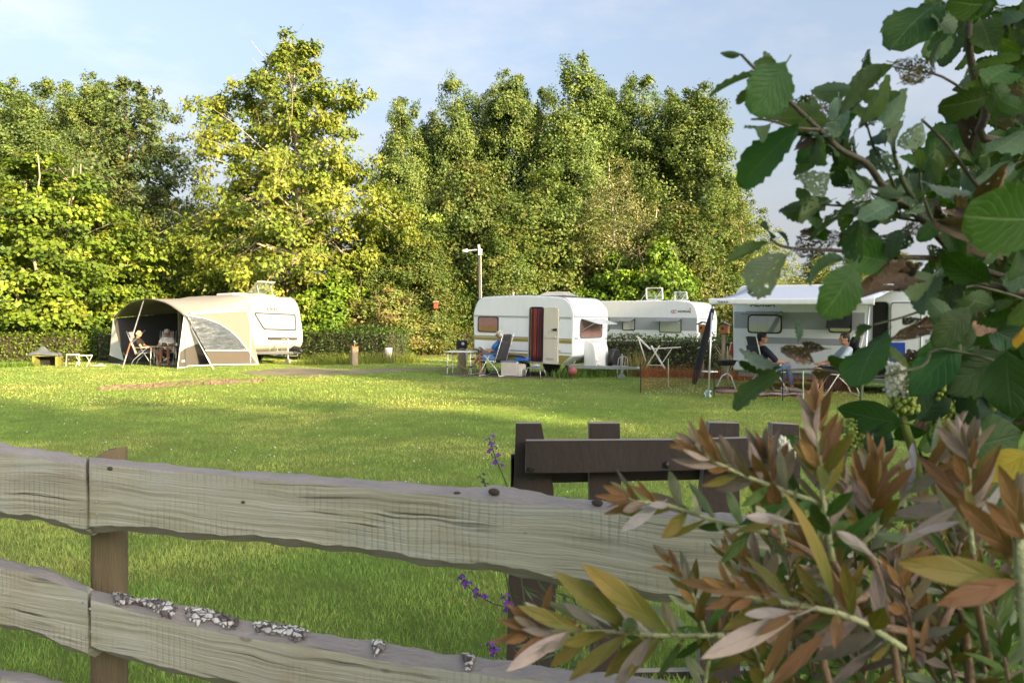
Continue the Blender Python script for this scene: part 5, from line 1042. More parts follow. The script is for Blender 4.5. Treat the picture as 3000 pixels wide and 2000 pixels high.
MB().span((-.30, -.2, .02), (.20, .2, .42)).build('body', M_CB, cb, bevel=.02); MB().span((.205, -.19, .02), (.33, .19, .36)).build('side_pocket', M('beige_plastic2', (.56, .53, .48), .5, var=.06), cb, bevel=.015); MB().span((-.31, -.21, .425), (.20, .21, .455)).build('lid', M('blue_grey_lid', (.12, .2, .32), .5), cb, bevel=.01)
bc = thing('blue_tray', cb.location + Vector((.20, -.02, .457)), math.radians(-20), 'bright blue plastic tray lying on the cool box', 'tray')
MB().prism(rrect(-.10, -.16, .26, .16, .04), lambda a, b, t: Vector((a, b, t)), 0, .015).build('base', M('blue_plastic', (.02, .11, .38), .4, var=.1), bc); ring(MB(), rrect(-.12, -.18, .28, .18, .05), .02, lambda a, b, t: Vector((a, b, t)), .0, .075).build('rim', M('blue_plastic', (.02, .11, .38), .4), bc, bevel=.006)
ss = thing('step_stool', G(1569, 1105), math.radians(-30), 'low metal step stool below the open caravan door', 'stool')
MB().span((-.22, -.14, .25), (.22, .14, .28)).build('tread', M_SILVER, ss, bevel=.008)
for sx in (-1, 1):
    for sy in (-1, 1): MB().tube([(sx * .2, sy * .12, .25), (sx * .25, sy * .16, 0)], .011, 6).build('leg', M_ALU, ss, smooth=True)
sn = MB().tube([G(1569, 1105) + Vector(v) for v in ((-.1, 0, .31), (.02, .03, .33), (.12, 0, .315))], [.04, .05, .035], 8).build('sandal', M_GREYB, None, smooth=True); tag(sn, 'grey shoe left on the low step stool', 'shoe')
by = thing('buoy_ball', P(1677, 1086, 21.0), 0, 'faded red ball hanging under the front of the striped caravan', 'ball'); MB().ball((0, 0, -.01), .125, 16, 10).build('ball', M('faded_red', (.30, .09, .075), .6, var=.2, scale=5), by, smooth=True); MB().tube([(0, 0, .11), (0, 0, .16), (.06, .1, .22), (.1, .2, .26)], .012, 6).build('hanger', M_STEEL, by)
fr_ = thing('wire_chair', G(1817, 1101), .3, 'small white wire garden chair at the end of the tow bar', 'chair')
for sx in (-1, 1):
    MB().tube([(sx * .16, .14, 0), (sx * .15, .13, .28)], .008, 6).build('leg', M_PIPE, fr_); MB().tube([(sx * .16, -.16, 0), (sx * .15, -.14, .28), (sx * .14, -.18, .5), (sx * .08, -.2, .56), (0, -.2, .57)], .008, 6).build('leg', M_PIPE, fr_)
ring(MB(), rrect(-.17, -.15, .17, .15, .03), .02, lambda a, b, t: Vector((a, b, .28 + t)), 0, .012).build('seat_rim', M_PIPE, fr_)
for k in range(6): MB().tube([(-.15 + .06 * k, -.14, .286), (-.15 + .06 * k, .14, .286)], .005, 5).build('seat_wire', M_PIPE, fr_)
for k in range(3): MB().tube([(-.07 + .07 * k, -.15, .3), (-.07 + .07 * k, -.195, .56)], .005, 5).build('back_wire', M_PIPE, fr_)

# lamp post and bird box
lpd = 31.0; lpz = lambda y: EYE - (y - HOR) * lpd / FPX
lp_ = thing('lamp_post', (X(1407, lpd), lpd, 0), 0, 'slim grey lamp post with a side arm and a white box at its top', 'lamp post')
MB().tube([(0, 0, 0), (-.06, 0, lpz(730))], [.075, .06], 10).build('pole', M('lamp_pole_grey', (.03, .033, .03), .6, var=.2, scale=4), lp_, smooth=True); MB().tube([(.075, .0, .2), (.025, .0, lpz(742))], .012, 6).build('cable_duct', M_PIPE, lp_)
MB().span((-.08, -.09, lpz(748)), (.07, .05, lpz(730))).build('junction_box', M_WHITE2, lp_, bevel=.01); MB().tube([(-.06, -.02, lpz(731.5)), (-.5, -.04, lpz(734))], .018, 6).build('arm', M_WHITE2, lp_)
MB().tube([(-.50, -.04, lpz(734)), (-.56, -.05, lpz(735)), (-.72, -.06, lpz(735.5))], [.06, .07, .05], 10).build('lamp_head', M_WHITE2, lp_, smooth=True)
for dx in (-.07, -.01): MB().tube([(dx, 0, lpz(731)), (dx - .02, 0, lpz(716))], .012, 5).build('spike', M_WHITE2, lp_)
bx = thing('bird_box', P(1277, 893, 35.3), 0, 'small orange bird box fixed among the dark maple leaves', 'bird box'); MB().span((-.10, -.08, -.17), (.10, .08, .13)).build('box', M('bird_box_orange', (.20, .055, .02), .6), bx, bevel=.01); MB().box((0, -.02, .15), (.26, .24, .025), 0, Matrix.Rotation(.3, 3, 'X')).build('roof', M_WOOD, bx); MB().lathe([(.035, -.101), (.035, -.098)], (0, 0, .04), 12, 0, Matrix.Rotation(math.pi / 2, 3, 'X')).build('hole', M_DARK, bx)
MB().tube([(0, .12, -.5), (0, .1, .3)], .03, 6).build('mounting_rail', M_BARK, bx)

# right-hand pitch
def birdhouse(px, py, d, label):
    b = thing('birdhouse', (X(px, d), d, 0), 0.0, label, 'birdhouse', 'birdhouses on posts by the hedge'); z = EYE - (py - HOR) * d / FPX
    MB().span((-.045, -.04, 0), (.045, .04, z)).build('post', M_WOOD, b, bevel=.006); R = Matrix.Rotation(-.55, 3, 'Z')
    for k in range(4): MB().box(R @ Vector((0, -.10, .03 + k * .055)) + Vector((.03, 0, z - .02)), (.2, .018, .052), 0, R).build('board', M_WOODO, b, bevel=.003)
    for k in range(4): MB().box(R @ Vector((.11, 0.0, .03 + k * .055)) + Vector((.03, 0, z - .02)), (.018, .19, .052), 0, R).build('board', M_WOODO, b, bevel=.003)
    MB().box(R @ Vector((0, .0, .11)) + Vector((.03, 0, z - .02)), (.2, .18, .22), 0, R).build('box_core', M_WOODO, b)
    for s in (-1, 1): MB().box(R @ Vector((s * .075, -.01, .265)) + Vector((.03, 0, z - .02)), (.19, .27, .018), 0, R @ Matrix.Rotation(s * .45, 3, 'Y')).build('roof_board', M_ROOFF, b, bevel=.003)
    MB().lathe([(.03, -.004), (.03, .004)], R @ Vector((-.02, -.111, .13)) + Vector((.03, 0, z - .02)), 12, 0, R @ Matrix.Rotation(math.pi / 2, 3, 'X')).build('entrance_hole', M_DARK, b); return b
birdhouse(2057, 972, 21.2, 'orange wooden birdhouse on a post in front of the farther caravan'); birdhouse(2119, 974, 21.0, 'orange wooden birdhouse on a post beside the near caravan tail lamp')
dr = thing('drying_rack', G(1919, 1101), math.radians(-14), 'white folding laundry drying rack standing by the clipped hedge', 'drying rack')
def ladder(a, b, name, n, dep=.24, r=.009):
    m = MB(); a = Vector(a); b = Vector(b)
    for y in (-dep, dep): m.tube([a + Vector((0, y, 0)), b + Vector((0, y, 0))], r, 6)
    for k in range(n + 1): q = a.lerp(b, k / n); m.tube([q + Vector((0, -dep, 0)), q + Vector((0, dep, 0))], r * .7, 5)
    return m.build(name, M_PIPE, dr)
ladder((-.40, 0, .0), (.12, 0, .86), 'leg_frame', 4, .22, .012); ladder((.40, 0, .0), (-.10, 0, .86), 'leg_frame', 4, .20, .012); ladder((-.12, 0, .76), (-.52, 0, 1.14), 'wing', 8, .22); ladder((-.08, 0, .78), (.72, 0, .83), 'wing', 12, .20); ladder((-.46, 0, 1.05), (-.26, 0, .42), 'wing_strut', 5, .10); ladder((.48, 0, .8), (.22, 0, .40), 'wing_strut', 4, .10)
MB().tube([(-.22, -.2, .32), (.22, -.2, .32)], .012, 6).build('tie_bar', M_PIPE, dr)
wb = thing('windbreak_bag', G(2029, 1148), 0, 'long dark rolled windbreak leaning against the awning leg', 'windbreak'); wi = wb.location
a_ = P(2034, 1122, 16.9) - wi; b_ = P(2088, 905, 15.9) - wi; mid = a_.lerp(b_, .45)
MB().tube([a_, a_.lerp(b_, .12), mid, a_.lerp(b_, .8), b_], [.05, .075, .085, .06, .045], 9).build('roll', M('navy_windbreak', (.022, .022, .035), .85, var=.3, scale=9, bump=.6, bscale=12), wb, smooth=True); MB().tube([a_, Vector((0, 0, 0))], .012, 6).build('spike', M_ALU, wb); MB().tube([mid + Vector((.10 * math.cos(q), .10 * math.sin(q), .02 * q)) for q in [i * .5 for i in range(13)]], .008, 5).build('strap', M_PIPE, wb)
q = thing('clip_table', P(2078, 1088, 15.9), .2, 'small white round-edged shelf clipped to the awning leg', 'table'); MB().prism(rrect(-.13, -.12, .15, .12, .06), lambda a, b, t: Vector((a, b, t)), -.012, .012).build('shelf', M_TABLE, q, bevel=.004); MB().lathe([(.03, -.04), (.03, .03)], (0, .0, 0), 10).build('clamp', M_GREYB, q)
pb = MB(); pb.sheet(lambda a, b: G(2073, 1164) + Vector(((a - .5) * .12 + .02 * math.sin(8 * b), .03 * math.sin(6 * a), .005 + b * .16 * (1 - .4 * abs(a - .5)))), 6, 8); tag(pb.build('plastic_bag', M('pale_blue_plastic', (.50, .66, .70), .4, var=.3, scale=20), None, smooth=True, solid=.004), 'small pale blue plastic bag at the foot of the awning leg', 'bag')
bq = thing('barbecue', G(2130, 1139), .2, 'black table barbecue on three white curved legs beside the awning leg', 'barbecue')
MB().prism(rrect(-.19, -.15, .19, .15, .08), lambda a, b, t: Vector((a * (1 - .25 * (t < .6)), b * (1 - .25 * (t < .6)), t)), .54, .64).build('bowl', M_BLACK, bq, bevel=.015); MB().prism(rrect(-.21, -.17, .21, .17, .08), lambda a, b, t: Vector((a, b, t)), .645, .665).build('lid', M_BLACK, bq, bevel=.006); MB().tube([(0, 0, .54), (0, 0, .28)], .02, 8).build('post', M_STEEL, bq)
for k in range(3):
    q_ = .9 + k * 2.094; MB().tube([(0, 0, .36), (.12 * math.cos(q_), .12 * math.sin(q_), .30), (.26 * math.cos(q_), .26 * math.sin(q_), .0)], .016, 6).build('leg', M_PIPE, bq, smooth=True)
cu = thing('floor_cushion', G(2133, 1149), .1, 'round purplish-brown cushion with a darker rim lying by the barbecue', 'cushion'); MB().lathe([(.0, 0), (.26, .0), (.29, .03), (.26, .055), (.0, .06)], (0, 0, 0), 22).build('pad', M('mauve_mat', (.20, .14, .13), .95, var=.2, scale=20, bump=.4), cu, smooth=True); MB().tube([(.28 * math.cos(i * .35), .28 * math.sin(i * .35), .075) for i in range(2, 8)], .03, 7).build('rim', M('mauve_dark', (.05, .035, .035), .95), cu, smooth=True)
nt = thing('net_fence', G(1877, 1150), 0, 'low orange plastic netting on thin stakes round the right-hand pitch', 'netting fence'); no = nt.location
M_NET = M('orange_net', (.30, .085, .03), .7, var=.15, scale=8)
line = [G(2033, 1125), G(1958, 1134), G(1877, 1150), G(2092, 1163), G(2293, 1175), G(2353, 1181), G(2520, 1190)]; nh = .56
m = MB()
for i in range(len(line) - 1):
    a, b = line[i] - no, line[i + 1] - no; L_ = (b - a).length; n = int(L_ / .05)
    for k in range(n): q = a.lerp(b, k / n); m.bar(q + Vector((0, 0, .02)), q + Vector((0, 0, nh - .04 * math.sin(math.pi * k / n))), .0026, .0026)
    for k in range(12): z = .03 + (nh - .04) * k / 11; md = a.lerp(b, .5) - Vector((0, 0, .035 * k / 11)); m.bar(a + Vector((0, 0, z)), md + Vector((0, 0, z)), .0026, .0026); m.bar(md + Vector((0, 0, z)), b + Vector((0, 0, z)), .0026, .0026)
m.build('netting', M_NET, nt, recalc=False)
for i, p in enumerate(line):
    green = i in (1, 5); MB().tube([p - no, p - no + Vector((0, 0, .68 if green else .64))], .011 if not green else .013, 6).build('stake', M('pale_green_stake', (.46, .56, .36), .6) if green else M_BLACK, nt)
patch('flower_bed', [G(1870, 1105), G(2140, 1112), G(2160, 1100), G(1880, 1096)], .006, M_SOIL, .08)
long_grass('dry_edging', [G(1885, 1104), G(1960, 1105), G(2140, 1109)], 2600, .28, 'brown withered plants edging the bed below the clipped hedge', .12, (.20, .09, .04))
long_grass('dry_edging', [G(2150, 1112), G(2330, 1116), G(2500, 1120)], 1800, .22, 'rusty withered border plants under the near caravan', .14, (.22, .07, .03))
long_grass('iris_leaves', [G(1850, 1100), G(1890, 1103)], 260, .75, 'tall pale seeding grass stems at the corner of the bed', .10, (.28, .23, .09))
pt_ = thing('spiky_plant', G(2128, 1110), 0, 'spiky dry plant with arching leaves beside the near caravan', 'plant')
for k in range(22):
    q_ = random.uniform(0, 6.28); l_ = random.uniform(.35, .65); h_ = random.uniform(.5, 1.0)
    MB().tube([(0, 0, .0), (.3 * l_ * math.cos(q_), .3 * l_ * math.sin(q_), h_ * .7), (.7 * l_ * math.cos(q_), .7 * l_ * math.sin(q_), h_), (l_ * math.cos(q_), l_ * math.sin(q_), h_ * .8)], [.012, .016, .012, .003], 4, sq=.3).build('leaf', M('straw_leaf', (.34, .30, .17), .7, var=.3), pt_)
# two people sitting under the roll-out awning
p4 = Vector((X(2250, 16.9), 16.9, 0)); p5 = Vector((X(2452, 16.2), 16.2, 0))
camp_chair(p4, math.radians(-78), 'dark camping chair of the sitter in jeans under the roll-out awning', M_CHAIRF, 14, None, M_PIPE)
person(p4, math.radians(-78), 'short-haired person in a navy top and jeans seated under the roll-out awning', 8,
       {-1: ((-.26, .04, .70), (-.12, .30, .66), (.3, 1, 0)), 1: ((.27, .04, .70), (.14, .30, .66), (-.3, 1, 0))},
       {-1: ((-.12, .40, .54), (-.13, .46, .09), (-.13, .62, .045)), 1: ((.11, .40, .54), (.13, .52, .09), (.15, .68, .045))}, M_NAVY, M_JEAN, M_HAIRD, M_SKIN, -30, -4, False, False, M_SHOEW, .9, 1.75)
camp_chair(p5, math.radians(85), 'dark camping chair of the sitter in the pale top under the roll-out awning', M_CHAIRF, 14, None, M_PIPE)
person(p5, math.radians(85), 'dark-haired person in a pale blue top with bare feet seated under the roll-out awning', 10,
       {-1: ((-.26, .04, .70), (-.12, .28, .66), (.3, 1, 0)), 1: ((.27, .04, .70), (.14, .28, .66), (-.3, 1, 0))},
       {-1: ((-.12, .40, .54), (-.13, .46, .09), (-.13, .62, .045)), 1: ((.11, .40, .54), (.12, .42, .09), (.12, .58, .045))}, M('pale_blue_top', (.42, .50, .58), .9), M_NAVY, M_HAIRD, M_SKIN, 10, -6, False, False, None, .7, .8)
tw = MB().sheet(lambda a, b: G(2310, 1160) + Vector(((a - .5) * 1.3, (b - .5) * .35, .03 + .03 * abs(math.sin(9 * a + 2 * b)))), 26, 6).build('play_blanket', M('blanket_print', (.34, .22, .30), .9, var=.8, scale=7), None, smooth=True, solid=.006); tag(tw, 'colourful crumpled blanket on the grass in front of the jeans sitter', 'blanket')
# ================================================================ near fence
FD0, FDS = 1.58, -0.382
fdir = Vector((1, FDS, 0)).normalized(); fnrm = Vector((FDS, -1, 0)).normalized()      # fnrm points to the camera
fence = thing('rail_fence', (0, FD0, 0), math.atan2(fdir.y, fdir.x), 'weathered grey-green post and rail fence of wavy-edged planks', 'fence')
FI = wmat(fence).inverted()
def fp(px, py, back=0.0):
    """local point where a photo pixel's ray meets the fence plane, shifted back by `back` metres"""
    k = (px - 1500) / FPX; d = (FD0 + back * math.hypot(1, FDS)) / (1 - FDS * k); return FI @ P(px, py, d)
def interp(tab, x):
    for (a, b), (c, d) in zip(tab, tab[1:]):
        if a <= x <= c: return b + (d - b) * (x - a) / (c - a)
    return tab[0][1] if x < tab[0][0] else tab[-1][1] + (tab[-1][1] - tab[-2][1]) / (tab[-1][0] - tab[-2][0]) * (x - tab[-1][0])
def wood_fence():
    m, t, N, Lk = nodes('weathered_rail_wood'); tc = N('ShaderNodeTexCoord'); v = tc.outputs['Object']
    def mp(s):
        q = N('ShaderNodeMapping'); q.inputs['Scale'].default_value = s; Lk(v, q.inputs[0]); return q.outputs[0]
    warp = noise(N, Lk, mp((1.6, 1.6, 4)), 1.5, 3, .5)
    wv = N('ShaderNodeVectorMath', operation='ADD'); Lk(v, wv.inputs[0]); cb_ = N('ShaderNodeCombineXYZ'); ml = N('ShaderNodeMath', operation='MULTIPLY', _1=0.055); Lk(warp, ml.inputs[0]); Lk(ml.outputs[0], cb_.inputs[2]); Lk(cb_.outputs[0], wv.inputs[1])
    g0 = N('ShaderNodeMapping'); g0.inputs['Scale'].default_value = (.8, 3.0, 75); Lk(wv.outputs[0], g0.inputs[0])
    grain = noise(N, Lk, g0.outputs[0], 1.6, 6, .65); fine = noise(N, Lk, mp((6, 20, 190)), 1.2, 3, .7)
    c = ramp(N, Lk, grain, [(.30, (.25, .225, .165)), (.48, (.42, .395, .315)), (.70, (.56, .535, .44))])
    c = mix_rgb(N, Lk, ramp(N, Lk, noise(N, Lk, mp((1.3, 1, 3.2)), 2.2, 5, .6), [(.50, 0.0), (.70, .55)]), c, (.30, .285, .15))
    c = mix_rgb(N, Lk, ramp(N, Lk, noise(N, Lk, mp((1.0, 1, 2.4)), 3.1, 5, .6), [(.50, 0.0), (.72, .6)]), c, (.46, .48, .48))
    c = mix_rgb(N, Lk, ramp(N, Lk, noise(N, Lk, mp((1.1, 1, 2.0)), 2.7, 4, .6), [(.55, 0.0), (.75, .5)]), c, (.34, .235, .14))
    saw = N('ShaderNodeTexWave', wave_type='BANDS', bands_direction='X'); saw.inputs['Scale'].default_value = 17; saw.inputs['Distortion'].default_value = 4.5; saw.inputs['Detail'].default_value = 2; Lk(mp((1, 1, .2)), saw.inputs['Vector'])
    sm = N('ShaderNodeMath', operation='MULTIPLY'); Lk(ramp(N, Lk, saw.outputs[1], [(.0, .22), (.35, 0.0)]), sm.inputs[0]); Lk(ramp(N, Lk, noise(N, Lk, mp((1.5, 1, 3)), 2.4, 3), [(.45, 0.0), (.6, 1.0)]), sm.inputs[1])
    c = mix_rgb(N, Lk, sm.outputs[0], c, (.12, .11, .08))
    crk = ramp(N, Lk, noise(N, Lk, g0.outputs[0], .55, 3, .45), [(.485, 0.0), (.5, .9), (.515, 0.0)]); msk = ramp(N, Lk, noise(N, Lk, mp((.9, 1, 5)), 2.0, 2), [(.55, 0.0), (.62, 1.0)])
    cm = N('ShaderNodeMath', operation='MULTIPLY'); Lk(crk, cm.inputs[0]); Lk(msk, cm.inputs[1]); c = mix_rgb(N, Lk, cm.outputs[0], c, (.03, .026, .02))
    vo = N('ShaderNodeTexVoronoi'); vo.inputs['Scale'].default_value = 1.0; Lk(mp((3.4, .01, 9.0)), vo.inputs['Vector']); kn = ramp(N, Lk, vo.outputs[0], [(0.0, .9), (.035, .75), (.05, .2), (.065, .6), (.09, 0.0)]); c = mix_rgb(N, Lk, kn, c, (.10, .075, .05))
    b = N('ShaderNodeBsdfPrincipled'); Lk(c, b.inputs['Base Color']); b.inputs['Roughness'].default_value = .88; b.inputs['Specular IOR Level'].default_value = .2
    hm = N('ShaderNodeMath', operation='ADD'); Lk(grain, hm.inputs[0]); f2 = N('ShaderNodeMath', operation='MULTIPLY', _1=.35); Lk(fine, f2.inputs[0]); Lk(f2.outputs[0], hm.inputs[1])
    h2 = N('ShaderNodeMath', operation='SUBTRACT'); Lk(hm.outputs[0], h2.inputs[0]); Lk(cm.outputs[0], h2.inputs[1]); h3 = N('ShaderNodeMath', operation='SUBTRACT'); Lk(h2.outputs[0], h3.inputs[0]); Lk(sm.outputs[0], h3.inputs[1])
    bp = N('ShaderNodeBump'); bp.inputs['Strength'].default_value = .75; bp.inputs['Distance'].default_value = .006; Lk(h3.outputs[0], bp.inputs['Height']); Lk(bp.outputs[0], b.inputs['Normal'])
    o = N('ShaderNodeOutputMaterial'); Lk(b.outputs[0], o.inputs[0]); return m
M_RAIL = wood_fence()
M_RAILT = M('waney_edge_wood', (.31, .275, .25), .9, var=.35, scale=9, bump=.9, bscale=35, stretch=(1, 4, 4))
def rail(x0, x1, topf, topb, botf, n=110, bev=.022, th=.085, seed=1):
    rr = random.Random(seed); V = []; rows = 9; MI = []
    def jit(i, s, a): return a * (math.sin(i * .37 + s) * .5 + math.sin(i * .93 + s * 2.3) * .3 + math.sin(i * 2.1 + s * 1.7) * .2)
    for i in range(n + 1):
        px = x0 + (x1 - x0) * i / n; ft = fp(px, interp(topf, px)); fb_ = fp(px, interp(botf, px)); bt = fp(px, interp(topb, px), .05)
        ft.z += jit(i, seed, .003); fb_.z += jit(i, seed + 4, .006); bt.z += jit(i, seed + 9, .004) + rr.uniform(-.0012, .0012); mid = ft.lerp(bt, .5) + Vector((0, 0, .006 + jit(i, seed + 2, .003) + rr.uniform(-.001, .001)))
        f1 = ft.lerp(fb_, .33); f2 = ft.lerp(fb_, .66)
        und = fb_ + Vector((0, .022, -bev + jit(i, seed + 6, .005))); bb = fb_ + Vector((0, th, -bev * .3)); bk = bt + Vector((0, th - .05, -.03))
        V += [fb_, f2, f1, ft, mid, bt, bk, bb, und]
    F = []; mi = []
    for i in range(n):
        for j in range(rows):
            a, b = i * rows + j, i * rows + (j + 1) % rows; F.append((a, b, b + rows, a + rows)); mi.append(0 if j in (0, 1, 2) else 1)
    F += [tuple(range(rows - 1, -1, -1)), tuple(n * rows + j for j in range(rows))]; mi += [0, 0]
    m = MB(); m.add(V, F); m.m = mi; return m.build('rail', [M_RAIL, M_RAILT], fence, smooth=True, auto=38)
rail(262, 2500, [(258, 1358), (600, 1390), (900, 1415), (1200, 1442), (1400, 1462), (1700, 1490), (2100, 1530), (2500, 1575)],
     [(258, 1334), (500, 1362), (800, 1385), (1000, 1396), (1150, 1412), (1300, 1422), (1480, 1424), (1600, 1448), (1850, 1472), (2100, 1500), (2500, 1545)],
     [(258, 1537), (400, 1543), (700, 1568), (900, 1582), (1100, 1612), (1300, 1640), (1500, 1662), (1650, 1690), (1900, 1730), (2100, 1752), (2500, 1800)], seed=1)
rail(-260, 252, [(-260, 1290), (0, 1328), (100, 1340), (252, 1366)], [(-260, 1262), (0, 1295), (70, 1308), (140, 1318), (252, 1338)], [(-260, 1475), (0, 1497), (90, 1508), (170, 1527), (252, 1549)], 40, seed=5)
rail(266, 2500, [(262, 1757), (400, 1792), (540, 1832), (700, 1864), (900, 1892), (1200, 1950), (1500, 1985), (1900, 2030), (2500, 2100)],
     [(285, 1726), (400, 1757), (480, 1762), (560, 1778), (700, 1812), (800, 1830), (1000, 1862), (1200, 1895), (1400, 1925), (1600, 1950), (2500, 2060)],
     [(262, 1890), (400, 1932), (600, 1978), (750, 2012), (1200, 2095), (1900, 2200), (2500, 2300)], seed=8)
rail(-260, 256, [(-260, 1598), (0, 1667), (100, 1682), (256, 1738)], [(-260, 1565), (0, 1631), (90, 1655), (130, 1662), (256, 1712)], [(-260, 1770), (0, 1822), (80, 1842), (170, 1880), (256, 1908)], 40, seed=12)
rail(-260, 330, [(-260, 1900), (0, 1985), (330, 2060)], [(-260, 1880), (0, 1957), (100, 1974), (330, 2035)], [(-260, 2080), (0, 2160), (330, 2240)], 40, seed=15)
def post_at(pxc, pyt, r, back, tilt=.02):
    c = fp(pxc, pyt, back); m = MB(); n = 18; H = c.z
    prof_ = [(0, 1.06), (.3, 1.02), (.7, 1.0), (H - .05, .99), (H - .012, .97)]
    V = []
    for z, s in prof_:
        for j in range(n):
            q = 6.283 * j / n; rr_ = r * s * (1 + .05 * math.sin(3 * q + 1) + .03 * math.sin(7 * q)); V.append((c.x + rr_ * math.cos(q), c.y + rr_ * math.sin(q), z + (tilt * math.cos(q) * 1.2 if z > H - .06 else 0)))
    V.append((c.x, c.y, H + .004)); k = len(prof_)
    F = [(i * n + j, i * n + (j + 1) % n, (i + 1) * n + (j + 1) % n, (i + 1) * n + j) for i in range(k - 1) for j in range(n)] + [((k - 1) * n + j, (k - 1) * n + (j + 1) % n, k * n) for j in range(n)]
    return m.add(V, F).build('post', M('round_post_wood', (.17, .13, .072), .88, var=.5, scale=5, bump=.8, bscale=26, stretch=(7, 7, .45)), fence, smooth=True, auto=45)
post_at(322, 1318, .047, .145); post_at(2460, 1500, .047, .145); post_at(-330, 1240, .047, .145)
def bark_mat():
    m, t, N, Lk = nodes('flaking_bark'); tc = N('ShaderNodeTexCoord'); mp = N('ShaderNodeMapping'); mp.inputs['Scale'].default_value = (70, 130, 130); Lk(tc.outputs['Object'], mp.inputs[0])
    wn2 = N('ShaderNodeTexNoise'); wn2.inputs['Scale'].default_value = .35; wn2.inputs['Detail'].default_value = 4; Lk(mp.outputs[0], wn2.inputs['Vector']); va = N('ShaderNodeVectorMath', operation='MULTIPLY_ADD'); Lk(wn2.outputs[1], va.inputs[0]); va.inputs[1].default_value = (1.6, 1.6, 1.6); Lk(mp.outputs[0], va.inputs[2])
    vo = N('ShaderNodeTexVoronoi', feature='DISTANCE_TO_EDGE'); vo.inputs['Scale'].default_value = .55; Lk(va.outputs[0], vo.inputs['Vector']); vc = N('ShaderNodeTexVoronoi'); vc.inputs['Scale'].default_value = .55; Lk(va.outputs[0], vc.inputs['Vector']); sp_ = N('ShaderNodeSeparateXYZ'); Lk(vc.outputs[1], sp_.inputs[0])
    c = ramp(N, Lk, sp_.outputs[0], [(.0, (.10, .075, .065)), (.35, (.30, .27, .25)), (.55, (.56, .53, .49)), (1.0, (.68, .66, .62))]); e = ramp(N, Lk, vo.outputs[0], [(.0, 1.0), (.06, .7), (.13, 0.0)]); c = mix_rgb(N, Lk, e, c, (.035, .026, .022))
    b = N('ShaderNodeBsdfPrincipled'); b.inputs['Roughness'].default_value = .9; Lk(c, b.inputs['Base Color']); bp = N('ShaderNodeBump'); bp.inputs['Strength'].default_value = 1.0; bp.inputs['Distance'].default_value = .006; Lk(vo.outputs[0], bp.inputs['Height']); Lk(bp.outputs[0], b.inputs['Normal']); o = N('ShaderNodeOutputMaterial'); Lk(b.outputs[0], o.inputs[0]); return m
M_BARKF = bark_mat()
def bark(x0, x1, f0, f1, topf, topb, n, seed):
    rr = random.Random(seed); nu = max(10, int((x1 - x0) / 5)); nv = 8; V = []
    for i in range(nu + 1):
        u = i / nu; px = x0 + (x1 - x0) * u; ta = max(.0, f0 + .28 * math.sin(u * 7 + seed) * .5 + rr.uniform(-.12, .12) + .5 * (2 * abs(u - .5)) ** 4); tb_ = min(1.05, f1 + rr.uniform(-.08, .05) - .45 * (2 * abs(u - .5)) ** 4); tb_ = max(tb_, ta + .05)
        a = fp(px, interp(topf, px)); b = fp(px, interp(topb, px), .05); md = a.lerp(b, .5) + Vector((0, 0, .008))
        for j in range(nv + 1):
            t = ta + (tb_ - ta) * j / nv; q = a * (1 - t) ** 2 + (md * 2 - (a + b) * .5) * 2 * t * (1 - t) + b * t * t; edge = min(i, nu - i, j, nv - j); V.append(q + Vector((0, 0, .0035 + (.0 if edge == 0 else rr.uniform(.0008, .005)))))
    F = [(i * (nv + 1) + j, (i + 1) * (nv + 1) + j, (i + 1) * (nv + 1) + j + 1, i * (nv + 1) + j + 1) for i in range(nu) for j in range(nv)]
    return MB().add(V, F).build('bark', M_BARKF, fence, recalc=True, solid=.003)
TF = [(262, 1757), (400, 1792), (540, 1832), (700, 1864), (900, 1892), (1200, 1950), (1500, 1985)]; TBk = [(285, 1726), (400, 1757), (480, 1762), (560, 1778), (700, 1812), (800, 1830), (1000, 1862), (1200, 1895), (1400, 1925), (1600, 1950)]
for x0, x1, n in ((395, 520, 90), (538, 705, 110), (740, 905, 120), (1090, 1130, 26), (1352, 1392, 26), (330, 395, 10)): bark(x0, x1, .15, 1.0, TF, TBk, n, int(x0))
nl = MB()
for px, py in ((286, 1405), (283, 1470), (285, 1505), (240, 1490), (240, 1395), (1540, 1558), (265, 1782), (268, 1850), (243, 1762), (243, 1870)): nl.ball(fp(px, py) + Vector((0, -.001, 0)), .0035, 6, 4)
nl.build('nails', M_STEEL, fence, smooth=True)
for px, py, a in ((1447, 1440, .013), (1340, 1447, .010), (1750, 1472, .012), (323, 1372, .009), (713, 1470, .006)): MB().ball(fp(px, py, .012 if a > .009 else 0), (a, .006, a * .6), 10, 6).build('knot', M('knot_dark', (.055, .04, .03), .9, var=.4), fence, smooth=True)

# ---------------------------------------------------------------- dark timber frame beyond the fence
tf = thing('timber_frame', (X(1920, 3.2), 3.2, 0), 0, 'dark brown stained timber frame with a bolted top rail beyond the fence', 'wooden frame'); to = tf.location
M_STAIN = M('dark_brown_stain', (.030, .021, .017), .8, var=.45, scale=5, bump=.45, bscale=22, stretch=(1.5, 1.5, .6)); M_STAINE = M('grey_cut_end', (.24, .215, .19), .9, var=.25, scale=14)
def plank(pts, d, th, name='upright'):
    n = len(pts); f = [P(x, y, d) - to for x, y in pts]; b = [v + Vector((0, th, 0)) for v in f]
    m = MB(); m.add(f + b, [tuple(range(n)), tuple(range(2 * n - 1, n - 1, -1))]); m.add(f + b, [(i, (i + 1) % n, n + (i + 1) % n, n + i) for i in range(n)], 1); return m.build(name, [M_STAIN, M_STAINE], tf, bevel=.003)
gy = HOR + EYE * FPX / 3.2
plank([(1511, 1240), (1586, 1240), (1595, 1290), (1622, 1430), (1629, 1700), (1622, gy), (1482, gy), (1490, 1700), (1505, 1430)], 3.2, .05)
